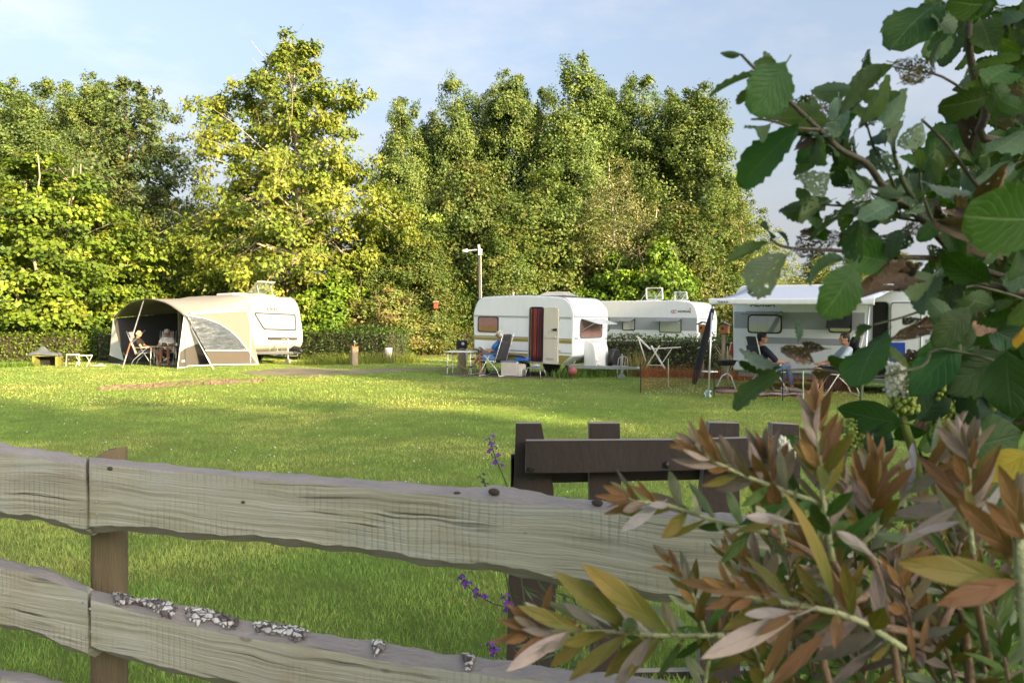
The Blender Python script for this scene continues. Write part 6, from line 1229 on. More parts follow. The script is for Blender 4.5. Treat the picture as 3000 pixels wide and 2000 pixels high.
plank([(1726, 1240), (1816, 1240), (1820, 1450), (1822, gy), (1730, gy), (1727, 1450)], 3.2, .06); plank([(2080, 1238), (2166, 1240), (2168, gy), (2050, gy), (2056, 1430)], 3.2, .06); plank([(2264, 1240), (2341, 1244), (2345, gy), (2262, gy)], 3.2, .06)
plank([(1541, 1291), (1700, 1290), (2000, 1288), (2342, 1279), (2342, 1364), (2000, 1377), (1700, 1384), (1539, 1385)], 3.13, .045, 'top_rail'); plank([(1500, 1340), (2345, 1330), (2345, 1398), (1500, 1416)], 3.27, .04, 'lower_rail'); plank([(1497, 1330), (1520, 1330), (1520, gy), (1488, gy)], 3.27, .03, 'back_board'); plank([(1500, 1975), (2345, 1960), (2345, gy), (1500, gy)], 3.27, .04, 'ground_rail')
MB().ball(P(1953, 1360, 3.128) - to, .014, 12, 8).build('bolt', M_BLACK, tf, smooth=True)
MB().ball(P(1556, 1374, 3.128) - to, (.018, .004, .012), 10, 6).build('knot', M_DARK, tf, smooth=True)

# ================================================================ leaves of the near plants
def big_leaf_mat(name, top, under, vein, trans=.3, holes=0.0, rough=.45, hue=.03, veins=9.0, tip=None, dry=0.0):
    m, t, N, Lk = nodes(name); uv = N('ShaderNodeUVMap', uv_map='UV'); sx = N('ShaderNodeSeparateXYZ'); Lk(uv.outputs[0], sx.inputs[0])
    def mt(op, a, b=None):
        n = N('ShaderNodeMath', operation=op)
        for i, v in enumerate((a, b)):
            if v is None: continue
            if isinstance(v, (int, float)): n.inputs[i].default_value = v
            else: Lk(v, n.inputs[i])
        return n.outputs[0]
    u = mt('ABSOLUTE', mt('SUBTRACT', sx.outputs[0], .5)); v = sx.outputs[1]
    sv = mt('ABSOLUTE', mt('SUBTRACT', mt('FRACT', mt('SUBTRACT', mt('MULTIPLY', v, veins), mt('MULTIPLY', u, veins * .75))), .5)); vm = ramp(N, Lk, sv, [(0.0, .8), (.05, .3), (.16, 0.0)]); mid = ramp(N, Lk, u, [(0.0, 1.0), (.018, .8), (.035, 0.0)]); vn = mt('MAXIMUM', vm, mid)
    oi = N('ShaderNodeObjectInfo'); tc = N('ShaderNodeTexCoord'); no_ = noise(N, Lk, tc.outputs['Object'], 7, 5, .65)
    ge = N('ShaderNodeNewGeometry'); c = mix_rgb(N, Lk, no_, tuple(a * .72 for a in top), tuple(min(1, a * 1.3) for a in top))
    if tip is not None: c = mix_rgb(N, Lk, mt('MULTIPLY', ramp(N, Lk, v, [(.15, 0.0), (.8, 1.0)]), oi.outputs['Random']), c, tip)
    if dry: c = mix_rgb(N, Lk, ramp(N, Lk, noise(N, Lk, tc.outputs['Object'], 3.2, 5, .7), [(.5, 0.0), (.64, dry)]), c, (.16, .10, .05))
    c = mix_rgb(N, Lk, mt('MULTIPLY', vn, .26), c, vein); un = mix_rgb(N, Lk, no_, tuple(a * .8 for a in under), tuple(min(1, a * 1.2) for a in under)); un = mix_rgb(N, Lk, mt('MULTIPLY', vn, .35), un, vein)
    c = mix_rgb(N, Lk, ge.outputs['Backfacing'], c, un)
    hs = N('ShaderNodeHueSaturation'); Lk(c, hs.inputs['Color']); h_ = N('ShaderNodeMapRange'); Lk(oi.outputs['Random'], h_.inputs[0]); h_.inputs[3].default_value = .5 - hue; h_.inputs[4].default_value = .5 + hue; Lk(h_.outputs[0], hs.inputs['Hue'])
    v_ = N('ShaderNodeMapRange'); Lk(mt('FRACT', mt('MULTIPLY', oi.outputs['Random'], 17.3)), v_.inputs[0]); v_.inputs[3].default_value = .72; v_.inputs[4].default_value = 1.3; Lk(v_.outputs[0], hs.inputs['Value']); c = hs.outputs[0]
    b = N('ShaderNodeBsdfPrincipled'); Lk(c, b.inputs['Base Color']); b.inputs['Roughness'].default_value = rough + .1; b.inputs['Specular IOR Level'].default_value = .25
    bp = N('ShaderNodeBump'); bp.inputs['Strength'].default_value = .5; bp.inputs['Distance'].default_value = .002; bp.invert = True; Lk(mt('ADD', vn, mt('MULTIPLY', no_, .5)), bp.inputs['Height']); Lk(bp.outputs[0], b.inputs['Normal'])
    tr = N('ShaderNodeBsdfTranslucent'); Lk(mix_rgb(N, Lk, 1.0, c, (1.5, 1.6, .45), 'MULTIPLY'), tr.inputs[0]); mx = N('ShaderNodeMixShader', _0=trans); Lk(b.outputs[0], mx.inputs[1]); Lk(tr.outputs[0], mx.inputs[2]); o = N('ShaderNodeOutputMaterial')
    if holes:
        cv_ = N('ShaderNodeCombineXYZ'); Lk(sx.outputs[0], cv_.inputs[0]); Lk(v, cv_.inputs[1]); Lk(mt('MULTIPLY', oi.outputs['Random'], 20.0), cv_.inputs[2])
        hn = noise(N, Lk, cv_.outputs[0], 9 if holes < .5 else 16, 3, .6); hl = ramp(N, Lk, hn, [(.64 - .12 * holes, 0.0), (.65 - .12 * holes, 1.0)]); hl = mt('MULTIPLY', hl, mt('SUBTRACT', 1.0, vn)); tp = N('ShaderNodeBsdfTransparent'); m2 = N('ShaderNodeMixShader'); Lk(hl, m2.inputs[0]); Lk(mx.outputs[0], m2.inputs[1]); Lk(tp.outputs[0], m2.inputs[2]); Lk(m2.outputs[0], o.inputs[0])
    else: Lk(mx.outputs[0], o.inputs[0])
    return m
def leaf_mesh(name, mat, W, peak=.55, rows=12, serr=0.0, fold=.25, curl=.15, pleat=0.0, wave=0.0, blunt=.7, seed=0, crumple=0.0):
    """leaf of unit length along +y, upper side +z"""
    rr = random.Random(seed); V = []; UV = []; F = []; us = (-1, -.5, 0, .5, 1)
    for i in range(rows + 1):
        v = i / rows; sh = (math.sin(math.pi * min(1, v ** (math.log(.5) / math.log(peak)))) ** blunt) if 0 < v < 1 else 0.0; w = W * sh
        for u in us:
            uu = u * w * (1 + (serr * (1 if i % 2 else -.6) if abs(u) == 1 and 0 < i < rows else 0)); y = v + (.05 * W if abs(u) == 1 and i % 2 and serr else 0) - .12 * W * abs(u) * (1 - v)
            z = fold * abs(u) * w - curl * v * v + pleat * W * math.sin(v * 38 - abs(u) * 5) * abs(u) * .3 + wave * math.sin(v * 7 + u * 2 + seed) * W * abs(u)
            V.append((uu + crumple * rr.uniform(-1, 1) * .12, y + crumple * rr.uniform(-1, 1) * .06, z + crumple * rr.uniform(-1, 1) * .2)); UV.append((u * .5 + .5, v))
    n = len(us); k0 = len(V); V += [(-.009, -.2, .02), (.009, -.2, .02), (.008, .03, .004), (-.008, .03, .004)]; UV += [(.5, .0)] * 4; F.append((k0, k0 + 1, k0 + 2, k0 + 3))
    for i in range(rows):
        for j in range(n - 1): F.append((i * n + j, i * n + j + 1, (i + 1) * n + j + 1, (i + 1) * n + j))
    me = bpy.data.meshes.new(name); me.from_pydata(V, [], F); me.materials.append(mat); ul = me.uv_layers.new(name='UV')
    for lp2 in me.loops: ul.data[lp2.index].uv = UV[lp2.vertex_index]
    me.polygons.foreach_set('use_smooth', [True] * len(me.polygons)); return me
def put_leaf(me, base, tip, roll, parent, name='leaf', label=None, wid=1.0):
    """roll 0 = upper side towards the camera side, 180 = underside"""
    y = (tip - base); l = y.length; y = y / l; cv = (Vector((0, 0, EYE)) - base.lerp(tip, .5)).normalized(); z = (cv - y * cv.dot(y)).normalized(); x = y.cross(z); Rm = Matrix((x, y, z)).transposed() @ Matrix.Rotation(math.radians(roll), 3, 'Y')
    o = bpy.data.objects.new(name, me); COL.objects.link(o); o.parent = parent; o.matrix_local = Matrix.Translation(base - parent.location) @ Rm.to_4x4() @ Matrix.Diagonal((l * wid, l, l, 1))
    if label: o['label'] = label
    return o
def leaf_matrix(base, tip, roll, wid=1.0):
    y = (tip - base); l = y.length; y = y / l; cv = (Vector((0, 0, EYE)) - base.lerp(tip, .5)).normalized(); z = (cv - y * cv.dot(y)).normalized(); x = y.cross(z); Rm = Matrix((x, y, z)).transposed() @ Matrix.Rotation(math.radians(roll), 3, 'Y')
    return Matrix.Translation(base) @ Rm.to_4x4() @ Matrix.Diagonal((l * wid, l, l, 1))
def joined_leaves(name, items, parent):
    """the leaves past the first 300: one mesh per leaf material, items = (mesh, world matrix)"""
    by = {}
    for me, mx in items: by.setdefault(me.materials[0].name, []).append((me, mx))
    for mn, lst in by.items():
        Vs, Fs, Us, o = [], [], [], 0
        for me, mx in lst:
            n = len(me.vertices); co = np.empty(n * 3, np.float32); me.vertices.foreach_get('co', co); co = co.reshape(-1, 3); A_ = np.array(mx); Vs.append(co @ A_[:3, :3].T + A_[:3, 3] - np.array(tuple(parent.location)))
            li = np.empty(len(me.loops), np.int32); me.loops.foreach_get('vertex_index', li); Fs.append(li.reshape(-1, 4) + o); u = np.empty(len(me.loops) * 2, np.float32); me.uv_layers[0].data.foreach_get('uv', u); Us.append(u); o += n
        ob = mesh_np(name, np.concatenate(Vs), np.concatenate(Fs), lst[0][0].materials[0], parent, smooth=True); ul = ob.data.uv_layers.new(name='UV'); ul.data.foreach_set('uv', np.concatenate(Us)); stuff(ob)
# ---------------------------------------------------------------- alder over the right edge
ALG = (.028, .072, .012); ALU = (.075, .125, .062)
MA = big_leaf_mat('alder_leaf', ALG, ALU, (.16, .22, .09), .34, tip=(.05, .11, .018)); MAH = big_leaf_mat('alder_leaf_eaten', (.038, .080, .016), (.09, .14, .075), (.14, .18, .07), .3, .35); MAL = big_leaf_mat('alder_leaf_lacy', (.085, .070, .035), (.13, .11, .07), (.12, .10, .06), .25, 1.0, dry=.6); MAD = big_leaf_mat('alder_leaf_dry', (.115, .082, .052), (.14, .095, .06), (.09, .055, .03), .12, 0.12, rough=.8, hue=.015); MAP_ = big_leaf_mat('alder_leaf_pale', (.075, .13, .085), (.11, .16, .125), (.22, .30, .20), .3)
A1 = [leaf_mesh('alder_leaf', MA, w, p, 18, .07, f, c, .35, wv, .62, i) for i, (w, p, f, c, wv) in enumerate(((.23, .58, .25, .16, .12), (.25, .60, .15, .26, .15), (.27, .58, .4, .2, .12), (.20, .55, .6, .25, .15)))]
A2 = [leaf_mesh('alder_leaf', MAH, .25, .58, 18, .07, .3, .15, .35, .1, .62, 11), leaf_mesh('alder_leaf', MAH, .21, .58, 18, .07, .45, .25, .35, .1, .62, 12)]
A3 = [leaf_mesh('alder_leaf', MAL, .27, .56, 18, .06, .3, .2, .3, .25, .6, 21, .25)]; A4 = [leaf_mesh('alder_leaf', MAD, .22, .55, 14, .05, 1.9, .5, .3, .6, .6, 31 + i, .30) for i in range(3)]; A5 = [leaf_mesh('alder_leaf', MAP_, .25, .58, 18, .07, .3, .2, .5, .1, .62, 41), leaf_mesh('alder_leaf', MAP_, .19, .58, 18, .07, .6, .3, .5, .1, .62, 42)]
ald = thing('alder_tree', (1.05, 0.95, 0), 0, 'alder with large toothed insect-eaten leaves hanging in from the right edge', 'tree'); ao = ald.location
M_TWIG = M('alder_twig', (.075, .062, .042), .8, var=.35, scale=30, bump=.4, bscale=120); M_TWIGG = M('alder_young_twig', (.06, .07, .03), .7, var=.25, scale=30)
def branch(pts, r0, r1, parent, o, mat, name='branch', n=7):
    p = [P(*q) - o if not isinstance(q, Vector) else q - o for q in pts]; k = len(p); out = []
    for i in range(k - 1):                                   # smooth the polyline
        a, b = p[i], p[i + 1]; pa = p[max(i - 1, 0)]; pb = p[min(i + 2, k - 1)]
        for j in range(4):
            t = j / 4; out.append(.5 * ((2 * a) + (b - pa) * t + (2 * pa - 5 * a + 4 * b - pb) * t * t + (3 * a - pa - 3 * b + pb) * t ** 3))
    out.append(p[-1]); m = len(out); return MB().tube(out, [r0 + (r1 - r0) * i / (m - 1) for i in range(m)], n).build(name, mat, parent, smooth=True, recalc=False)
MB().tube([(0, 0, 0), (.02, .02, .6), (-.02, .05, 1.2), (.03, .03, 1.9), (.0, .05, 2.5)], [.05, .045, .038, .028, .015], 10).build('trunk', M_TWIG, ald, smooth=True)
tr_ = lambda z: ao + Vector((0, .04, z))
branch([tr_(1.50), (2950, 850, .98), (2800, 740, .93), (2700, 640, .90), (2600, 560, .87), (2540, 480, .85), (2465, 440, .84), (2390, 370, .82), (2305, 290, .81), (2225, 215, .80), (2171, 160, .79)], .0065, .0013, ald, ao, M_TWIG)
branch([(2398, 380, .82), (2337, 376, .81), (2250, 352, .80), (2200, 350, .80)], .0022, .001, ald, ao, M_TWIG)
branch([tr_(1.75), (2960, 420, 1.0), (2890, 320, .98), (2850, 200, .97), (2838, 100, .96), (2850, -40, .95)], .0065, .004, ald, ao, M_TWIG)
branch([(2890, 310, .98), (2760, 225, .95), (2660, 205, .93), (2610, 195, .92)], .002, .0008, ald, ao, M_TWIG)
branch([(2850, 60, .96), (2750, 20, .95), (2640, 40, .94)], .002, .001, ald, ao, M_TWIG)
branch([tr_(1.42), (2950, 815, 1.0), (2800, 762, .96), (2600, 752, .92), (2470, 735, .90), (2310, 726, .88), (2257, 700, .87)], .005, .0011, ald, ao, M_TWIG)
branch([tr_(1.38), (2950, 860, .97), (2800, 880, .93), (2640, 930, .90), (2560, 950, .88)], .0024, .0010, ald, ao, M_TWIGG)
branch([tr_(1.30), (2860, 1040, .98), (2700, 1075, .94), (2550, 1105, .92), (2400, 1082, .90), (2290, 1085, .89)], .0024, .0010, ald, ao, M_TWIGG)
branch([(2690, 610, .90), (2640, 520, .87), (2615, 430, .86), (2600, 330, .86)], .0035, .0012, ald, ao, M_TWIGG); branch([(2560, 620, .88), (2480, 605, .87), (2384, 598, .86)], .002, .001, ald, ao, M_TWIG)
branch([tr_(1.6), (3000, 620, .95), (2880, 560, .94), (2780, 430, .93), (2700, 350, .92)], .004, .0014, ald, ao, M_TWIG)
LV = [  # base px, base py, tip px, tip py, depth, roll, kind, width
 (2337, 371, 2150, 537, .78, 25, 0, 1.15), (2302, 186, 2232, 306, .79, -20, 1, 1.45), (2243, 262, 2157, 288, .80, 160, 2, 1.2), (2227, 219, 2075, 250, .80, 150, 3, .95), (2171, 160, 2115, 160, .79, 170, 3, .9), (2256, 214, 2247, 148, .82, 20, 8, 1.2), (2288, 206, 2216, 180, .81, 10, 2, 1.1),
 (2312, 286, 2254, 338, .82, 165, 8, 1.35), (2430, 354, 2303, 338, .83, 200, 1, 1.1), (2404, 318, 2359, 303, .84, 10, 8, 1.1), (2254, 364, 2178, 409, .80, 165, 3, .9), (2465, 405, 2383, 450, .86, 15, 8, 1.15), (2463, 332, 2564, 198, .84, 195, 0, .9), (2466, 338, 2505, 279, .87, 10, 2, 1.3), (2520, 366, 2634, 234, .83, 170, 1, .95), (2509, 336, 2442, 388, .86, 20, 2, 1.4),
 (2617, 190, 2484, 250, .87, 195, 0, 1.0), (2590, 368, 2630, 290, .84, 160, 3, 1.1), (2592, 420, 2572, 366, .88, 15, 8, 1.35), (2700, 358, 2646, 452, .85, 165, 4, .95), (2643, 512, 2551, 442, .86, 190, 4, 1.1), (2509, 547, 2430, 497, .85, 10, 4, 1.4), (2430, 510, 2337, 563, .84, 170, 4, .95), (2620, 185, 2742, 220, .90, 0, 6, 1.25), (2640, 240, 2720, 200, .91, 0, 6, .9),
 (2627, 42, 2589, 90, .95, 170, 3, 1.1), (2752, 8, 2622, 86, .94, 15, 1, 1.2), (2805, 48, 2730, 86, .93, 165, 0, 1.2), (2818, 80, 2703, 128, .95, 20, 1, 1.0), (2902, 278, 2784, 328, .90, 10, 1, 1.2), (2852, 202, 2988, 154, .92, 170, 0, .85), (2895, 447, 2998, 410, .88, 165, 0, .95), (3060, 640, 2896, 648, .62, 12, 1, 1.45),
 (2384, 600, 2268, 643, .86, 165, 3, .85), (2372, 582, 2338, 562, .86, 10, 8, 1.1), (2549, 592, 2357, 668, .84, 15, 5, .95), (2625, 594, 2530, 627, .86, 10, 8, 1.1), (2527, 702, 2532, 646, .90, 15, 8, 1.3), (2259, 706, 2112, 760, .85, 165, 0, .85), (2304, 747, 2170, 862, .84, 200, 4, .95), (2258, 700, 2254, 648, .87, 30, 9, 1.2), (2308, 726, 2301, 677, .88, 60, 9, .8),
 (2466, 690, 2313, 735, .90, 0, 6, 1.0), (2420, 700, 2330, 660, .91, 10, 7, 1.0), (2469, 758, 2333, 798, .88, 170, 3, .7), (2505, 775, 2440, 920, .80, 8, 1, 1.5), (2607, 762, 2627, 676, .88, 20, 8, 1.1), (2608, 768, 2503, 742, .90, -15, 2, 1.1), (2640, 800, 2540, 840, .86, 0, 7, 1.1), (2700, 770, 2620, 850, .84, 10, 7, 1.2), (2600, 850, 2700, 790, .87, 15, 7, 1.0),
 (2337, 1003, 2344, 934, .84, 15, 8, .8), (2279, 1070, 2160, 1040, .84, 190, 8, 1.15), (2286, 1074, 2172, 1078, .86, 10, 2, .7), (2288, 1091, 2136, 1180, .83, 10, 0, 1.15), (2380, 1060, 2262, 1000, .82, 0, 7, 1.2), (2440, 1090, 2345, 1125, .84, 10, 7, 1.2), (2420, 1020, 2300, 1010, .83, 0, 7, .9), (2594, 978, 2482, 1082, .80, 12, 1, 1.35), (2556, 958, 2487, 990, .85, 20, 2, 1.0), (2540, 1098, 2430, 1064, .88, 15, 1, .9), (2720, 950, 2640, 985, .88, 0, 7, 1.0), (2700, 935, 2600, 950, .86, 5, 7, .8),
 (2800, 960, 2720, 880, .84, 170, 0, 1.2), (2840, 900, 2760, 1000, .84, 20, 1, 1.1), (2800, 930, 2850, 1010, .86, 160, 0, 1.2), (2660, 1075, 2590, 1010, .92, 10, 5, 1.2), (2740, 800, 2690, 900, .90, 10, 8, 1.3), (2790, 740, 2760, 880, .90, 20, 8, 1.2), (2850, 640, 2740, 560, .84, 0, 7, 1.2), (2880, 700, 2780, 640, .84, 10, 7, 1.1), (2760, 640, 2700, 700, .86, 20, 1, 1.1)]
def kind_mesh(k, i): return (A1[0], A1[1], A1[2], A1[3], A2[0], A2[1], A3[0], A4[i % 3], A5[0], A5[1])[k]
for i, (bx_, by_, tx_, ty_, d, roll, k, wd) in enumerate(LV):
    if k == 7: tx_, ty_ = bx_ + (tx_ - bx_) * .68, by_ + (ty_ - by_) * .68
    put_leaf(kind_mesh(k, i), P(bx_, by_, d), P(tx_, ty_, d + random.uniform(-.05, .05)), roll + random.choice((-48, -30, 28, 46)) * (k < 6 or k > 7) * (i > 1) + random.uniform(-10, 10), ald, 'leaf', {6: 'lacy skeletonised leaf', 7: 'dry curled brown leaf'}.get(k), wd)
MASS = [(2780, -20), (3060, -20), (3060, 1020), (2790, 1010), (2735, 880), (2715, 700), (2740, 590), (2660, 500), (2770, 430), (2760, 330), (2820, 260), (2850, 150), (2720, 110), (2700, 30)]
def in_poly(x, y, poly):
    c = False; n = len(poly)
    for i in range(n):
        x1, y1 = poly[i]; x2, y2 = poly[(i + 1) % n]
        if (y1 > y) != (y2 > y) and x < (x2 - x1) * (y - y1) / (y2 - y1) + x1: c = not c
    return c
cnt = 0
while cnt < 160:
    x, y = random.uniform(2640, 3060), random.uniform(-20, 1020)
    if not in_poly(x, y, MASS): continue
    d = random.uniform(.88, 1.25); a = random.gauss(math.radians(125), .9); l = random.uniform(60, 130) * .9 / d; k = random.choice((0, 0, 0, 1, 1, 2, 2, 3, 3, 4, 4, 5, 5, 6, 7, 8, 9)); cnt += 1
    put_leaf(kind_mesh(k, cnt), P(x, y, d), P(x + l * math.cos(a), y + l * math.sin(a), d + random.uniform(-.06, .06)), random.choice((0, 0, 0, 180)) + random.gauss(0, 42), ald, 'leaf', {6: 'lacy skeletonised leaf', 7: 'dry curled brown leaf'}.get(k), random.uniform(.9, 1.3))
SPRAY = [(2330, 330), (2440, 250), (2560, 220), (2700, 330), (2760, 440), (2740, 640), (2640, 720), (2420, 720), (2360, 640), (2450, 520)]
cnt = 0
while cnt < 62:
    x, y = random.uniform(2330, 2760), random.uniform(220, 720)
    if not in_poly(x, y, SPRAY): continue
    d = random.uniform(.84, .98); a = random.gauss(math.radians(140), .8); l = random.uniform(60, 120); cnt += 1; k = random.choice((0, 1, 2, 3, 3, 4, 4, 5, 5, 6, 7, 8, 9))
    put_leaf(kind_mesh(k, cnt), P(x, y, d), P(x + l * math.cos(a), y + l * math.sin(a), d + random.uniform(-.05, .05)), random.choice((0, 0, 180)) + random.choice((-45, -25, 25, 45)) + random.gauss(0, 12), ald, 'leaf', {6: 'lacy skeletonised leaf', 7: 'dry curled brown leaf'}.get(k), random.uniform(.85, 1.15))
for pts in ([(2640, 590, .89), (2600, 500, .88), (2560, 430, .88), (2530, 330, .88)], [(2600, 560, .88), (2500, 530, .88), (2430, 500, .87)], [(2720, 650, .91), (2640, 640, .90), (2560, 620, .89)], [(2750, 690, .92), (2700, 560, .91), (2690, 470, .90), (2640, 400, .90)]): branch(pts, .0022, .001, ald, ao, M_TWIGG)
# the alder's inner leaves, too many to tell apart
items = []
for _ in range(820):
    while True:
        x, y = random.uniform(2700, 3250), random.uniform(-120, 1250)
        if x > 3040 or y > 1000 or in_poly(x - 55, y, MASS): break
    d = random.uniform(1.2, 1.75); a = random.gauss(math.radians(120), 1.0); l = random.uniform(75, 130) * 1.1 / d; b_ = P(x, y, d); items.append((kind_mesh(random.choice((0, 1, 2, 3, 4, 0, 1, 7)), _), leaf_matrix(b_, P(x + l * math.cos(a), y + l * math.sin(a), d + random.uniform(-.05, .05)), random.gauss(0, 50))))
joined_leaves('inner_foliage', items, ald)

# ---------------------------------------------------------------- pokeweed with white and green flower spikes
MP = big_leaf_mat('pokeweed_leaf', (.035, .090, .022), (.10, .16, .08), (.10, .17, .07), .28, rough=.5, veins=6.5); MPB = big_leaf_mat('pokeweed_leaf_blue', (.040, .085, .050), (.09, .14, .09), (.12, .17, .11), .2, rough=.55, veins=6.5); MPY = big_leaf_mat('pokeweed_leaf_yellow', (.42, .27, .03), (.4, .3, .08), (.5, .4, .1), .35, rough=.5, veins=6.5)
PK = [leaf_mesh('pokeweed_leaf', MP, .23, .48, 14, 0, .2, .15, .1, .15, .8, 51), leaf_mesh('pokeweed_leaf', MP, .28, .50, 14, 0, .1, .10, .12, .2, .8, 52), leaf_mesh('pokeweed_leaf', MPB, .26, .48, 14, 0, .3, .2, .12, .2, .8, 53), leaf_mesh('pokeweed_leaf', MPY, .24, .48, 14, 0, .2, .2, .1, .2, .8, 54)]  # the last mesh carries the plain yellow leaf colour
pk = thing('pokeweed_plant', (.52, 1.08, 0), 0, 'leafy pokeweed with white and green flower spikes in front of the fence end', 'plant'); po = pk.location
M_PST = M('pokeweed_stem', (.16, .20, .05), .5, var=.2, scale=20)
branch([po, (2700, 1700, 1.08), (2690, 1400, 1.05), (2650, 1245, 1.03), (2640, 1200, 1.03)], .010, .004, pk, po, M_PST, 'stem'); branch([po + Vector((.05, .02, 0)), (2900, 1600, 1.1), (2900, 1250, 1.05), (2940, 1040, 1.02)], .010, .005, pk, po, M_PST, 'stem'); branch([(2900, 1300, 1.06), (2820, 1150, 1.04), (2810, 1010, 1.02)], .005, .003, pk, po, M_PST, 'stem')
for i, (a, b, c, e, d, roll, k, wd) in enumerate(((2803, 1015, 2668, 1150, .98, 10, 0, 1.25), (2935, 1035, 2781, 1152, 1.0, -10, 1, 1.15), (2948, 1035, 2966, 1228, .92, 5, 1, 1.35), (2640, 1238, 2444, 1206, 1.0, -25, 0, 1.3), (2696, 1232, 2779, 1120, 1.02, 20, 2, 1.2), (2560, 1328, 2590, 1255, 1.04, 15, 2, 1.35), (2800, 1130, 2830, 1290, 1.03, 40, 2, 1.1), (2830, 1290, 2945, 1222, 1.02, -20, 1, 1.1), (2830, 1310, 3010, 1270, .95, 10, 1, 1.4), (2640, 1245, 2700, 1300, 1.05, 30, 0, 1.3), (2850, 1010, 2950, 940, 1.0, 15, 1, 1.2), (2900, 960, 3010, 1020, .95, 10, 2, 1.1), (2720, 1160, 2650, 1090, 1.06, 30, 0, 1.0), (2780, 1200, 2740, 1340, 1.08, 20, 1, 1.0), (2900, 1400, 2990, 1340, .98, 0, 1, 1.2), (2700, 1330, 2760, 1440, 1.06, 10, 2, 1.2), (2560, 1360, 2500, 1450, 1.05, 10, 2, 1.2), (2950, 1150, 2880, 1260, 1.05, 10, 2, 1.2), (2480, 1255, 2350, 1285, 1.06, 10, 0, .8), (2350, 1300, 2290, 1280, 1.08, 0, 0, .9), (3010, 1330, 2870, 1400, .80, 5, 3, 1.1), (3020, 990, 2958, 965, .78, 0, 3, 1.2), (3010, 1100, 2900, 1080, 1.06, 20, 1, 1.2), (2990, 1420, 2900, 1490, 1.02, 0, 1, 1.3), (2860, 1480, 2780, 1400, 1.05, 20, 2, 1.1), (2420, 1330, 2480, 1270, 1.07, 15, 2, 1.1))):
    put_leaf(PK[k], P(a, b, d), P(c, e, d + random.uniform(-.05, .05)), roll, pk, 'leaf', 'yellow leaf' if k == 3 else None, wd)
M_FLW = M('pokeweed_white', (.66, .66, .56), .8, var=.2, scale=60); M_FLG = M('pokeweed_green', (.26, .33, .06), .6, var=.3, scale=60)
def spike(a, b, n, r, mats, split, name, spread):
    a, b = P(*a) - po, P(*b) - po; ax = (b - a); m = MB(); m.tube([a, b], [.003, .0015], 6, 1)
    for k in range(n):
        t = (k + .5) / n; q = k * 2.4; u = Vector((math.cos(q), math.sin(q), .25)); sp_ = spread * (1 - .45 * t); c = a + ax * t + u * sp_ * random.uniform(.7, 1.1); mi = 0 if t > split else 1; m.ball(c, r * random.uniform(.7, 1.15), 6, 4, mi); m.bar(a + ax * t, c, .0012, .0012, (0, 0, 1), 1)
        if mi == 0:
            for _ in range(3): m.ball(c + Vector((random.uniform(-1, 1), random.uniform(-1, 1), random.uniform(-1, 1))) * r * 1.1, r * .5, 5, 3, 0)
    return m.build(name, mats, pk, smooth=True, recalc=False)
spike((2650, 1215, 1.02), (2625, 1070, 1.0), 120, .0042, [M_FLW, M_FLG], .38, 'flower_spike', .0175); spike((2310, 1345, 1.04), (2285, 1285, 1.03), 60, .003, [M_FLW, M_FLG], .1, 'flower_spike', .010)
spike((2770, 1290, 1.03), (2740, 1085, 1.01), 130, .0042, [M_FLG, M_FLG], .0, 'seed_spike', .018); spike((2515, 1340, 1.05), (2500, 1225, 1.05), 80, .0038, [M_FLG, M_FLG], .0, 'seed_spike', .014); spike((2830, 1330, 1.06), (2835, 1155, 1.06), 100, .004, [M_FLG, M_FLG], 0, 'seed_spike', .014); spike((2800, 1400, 1.04), (2840, 1310, 1.04), 60, .004, [M_FLG, M_FLG], 0, 'seed_spike', .012)
# ---------------------------------------------------------------- bottlebrush shrub, coppery young shoots
MB1 = big_leaf_mat('bottlebrush_copper', (.175, .098, .042), (.25, .20, .17), (.34, .20, .10), .22, rough=.55, veins=2.0, tip=(.22, .115, .052), hue=.012)
MB2 = big_leaf_mat('bottlebrush_olive', (.105, .105, .022), (.26, .27, .20), (.22, .24, .08), .22, rough=.5, veins=2.0, tip=(.19, .12, .03), hue=.015)
MB3 = big_leaf_mat('bottlebrush_green', (.045, .095, .018), (.17, .22, .14), (.12, .18, .07), .2, rough=.5, veins=2.0, hue=.02)
MB4 = big_leaf_mat('bottlebrush_silver', (.27, .25, .26), (.34, .29, .29), (.45, .40, .38), .15, rough=.6, veins=2.0, hue=.03)
MB5 = big_leaf_mat('bottlebrush_mauve', (.18, .14, .12), (.32, .25, .23), (.36, .28, .22), .18, rough=.6, veins=2.0, hue=.02)
BB = {k: [leaf_mesh('bottlebrush_leaf', m, w, .52, 10, 0, .25, c, 0, .1, .85, 60 + i) for i, (w, c) in enumerate(((.105, .10), (.09, .24), (.118, .05)))] for k, m in (('c', MB1), ('o', MB2), ('g', MB3), ('s', MB4), ('m', MB5))}
bbs = thing('bottlebrush_shrub', (.50, .78, 0), 0, 'bottlebrush shrub with coppery orange young leaves on fuzzy pale stems', 'shrub'); bo = bbs.location
M_BST = M('fuzzy_pale_stem', (.34, .36, .19), .9, var=.2, scale=40, bump=.5, bscale=200); M_BSD = M('brown_stem', (.18, .115, .075), .9, var=.35, scale=30, bump=.5, bscale=120)
nleaf = 0; extra = []
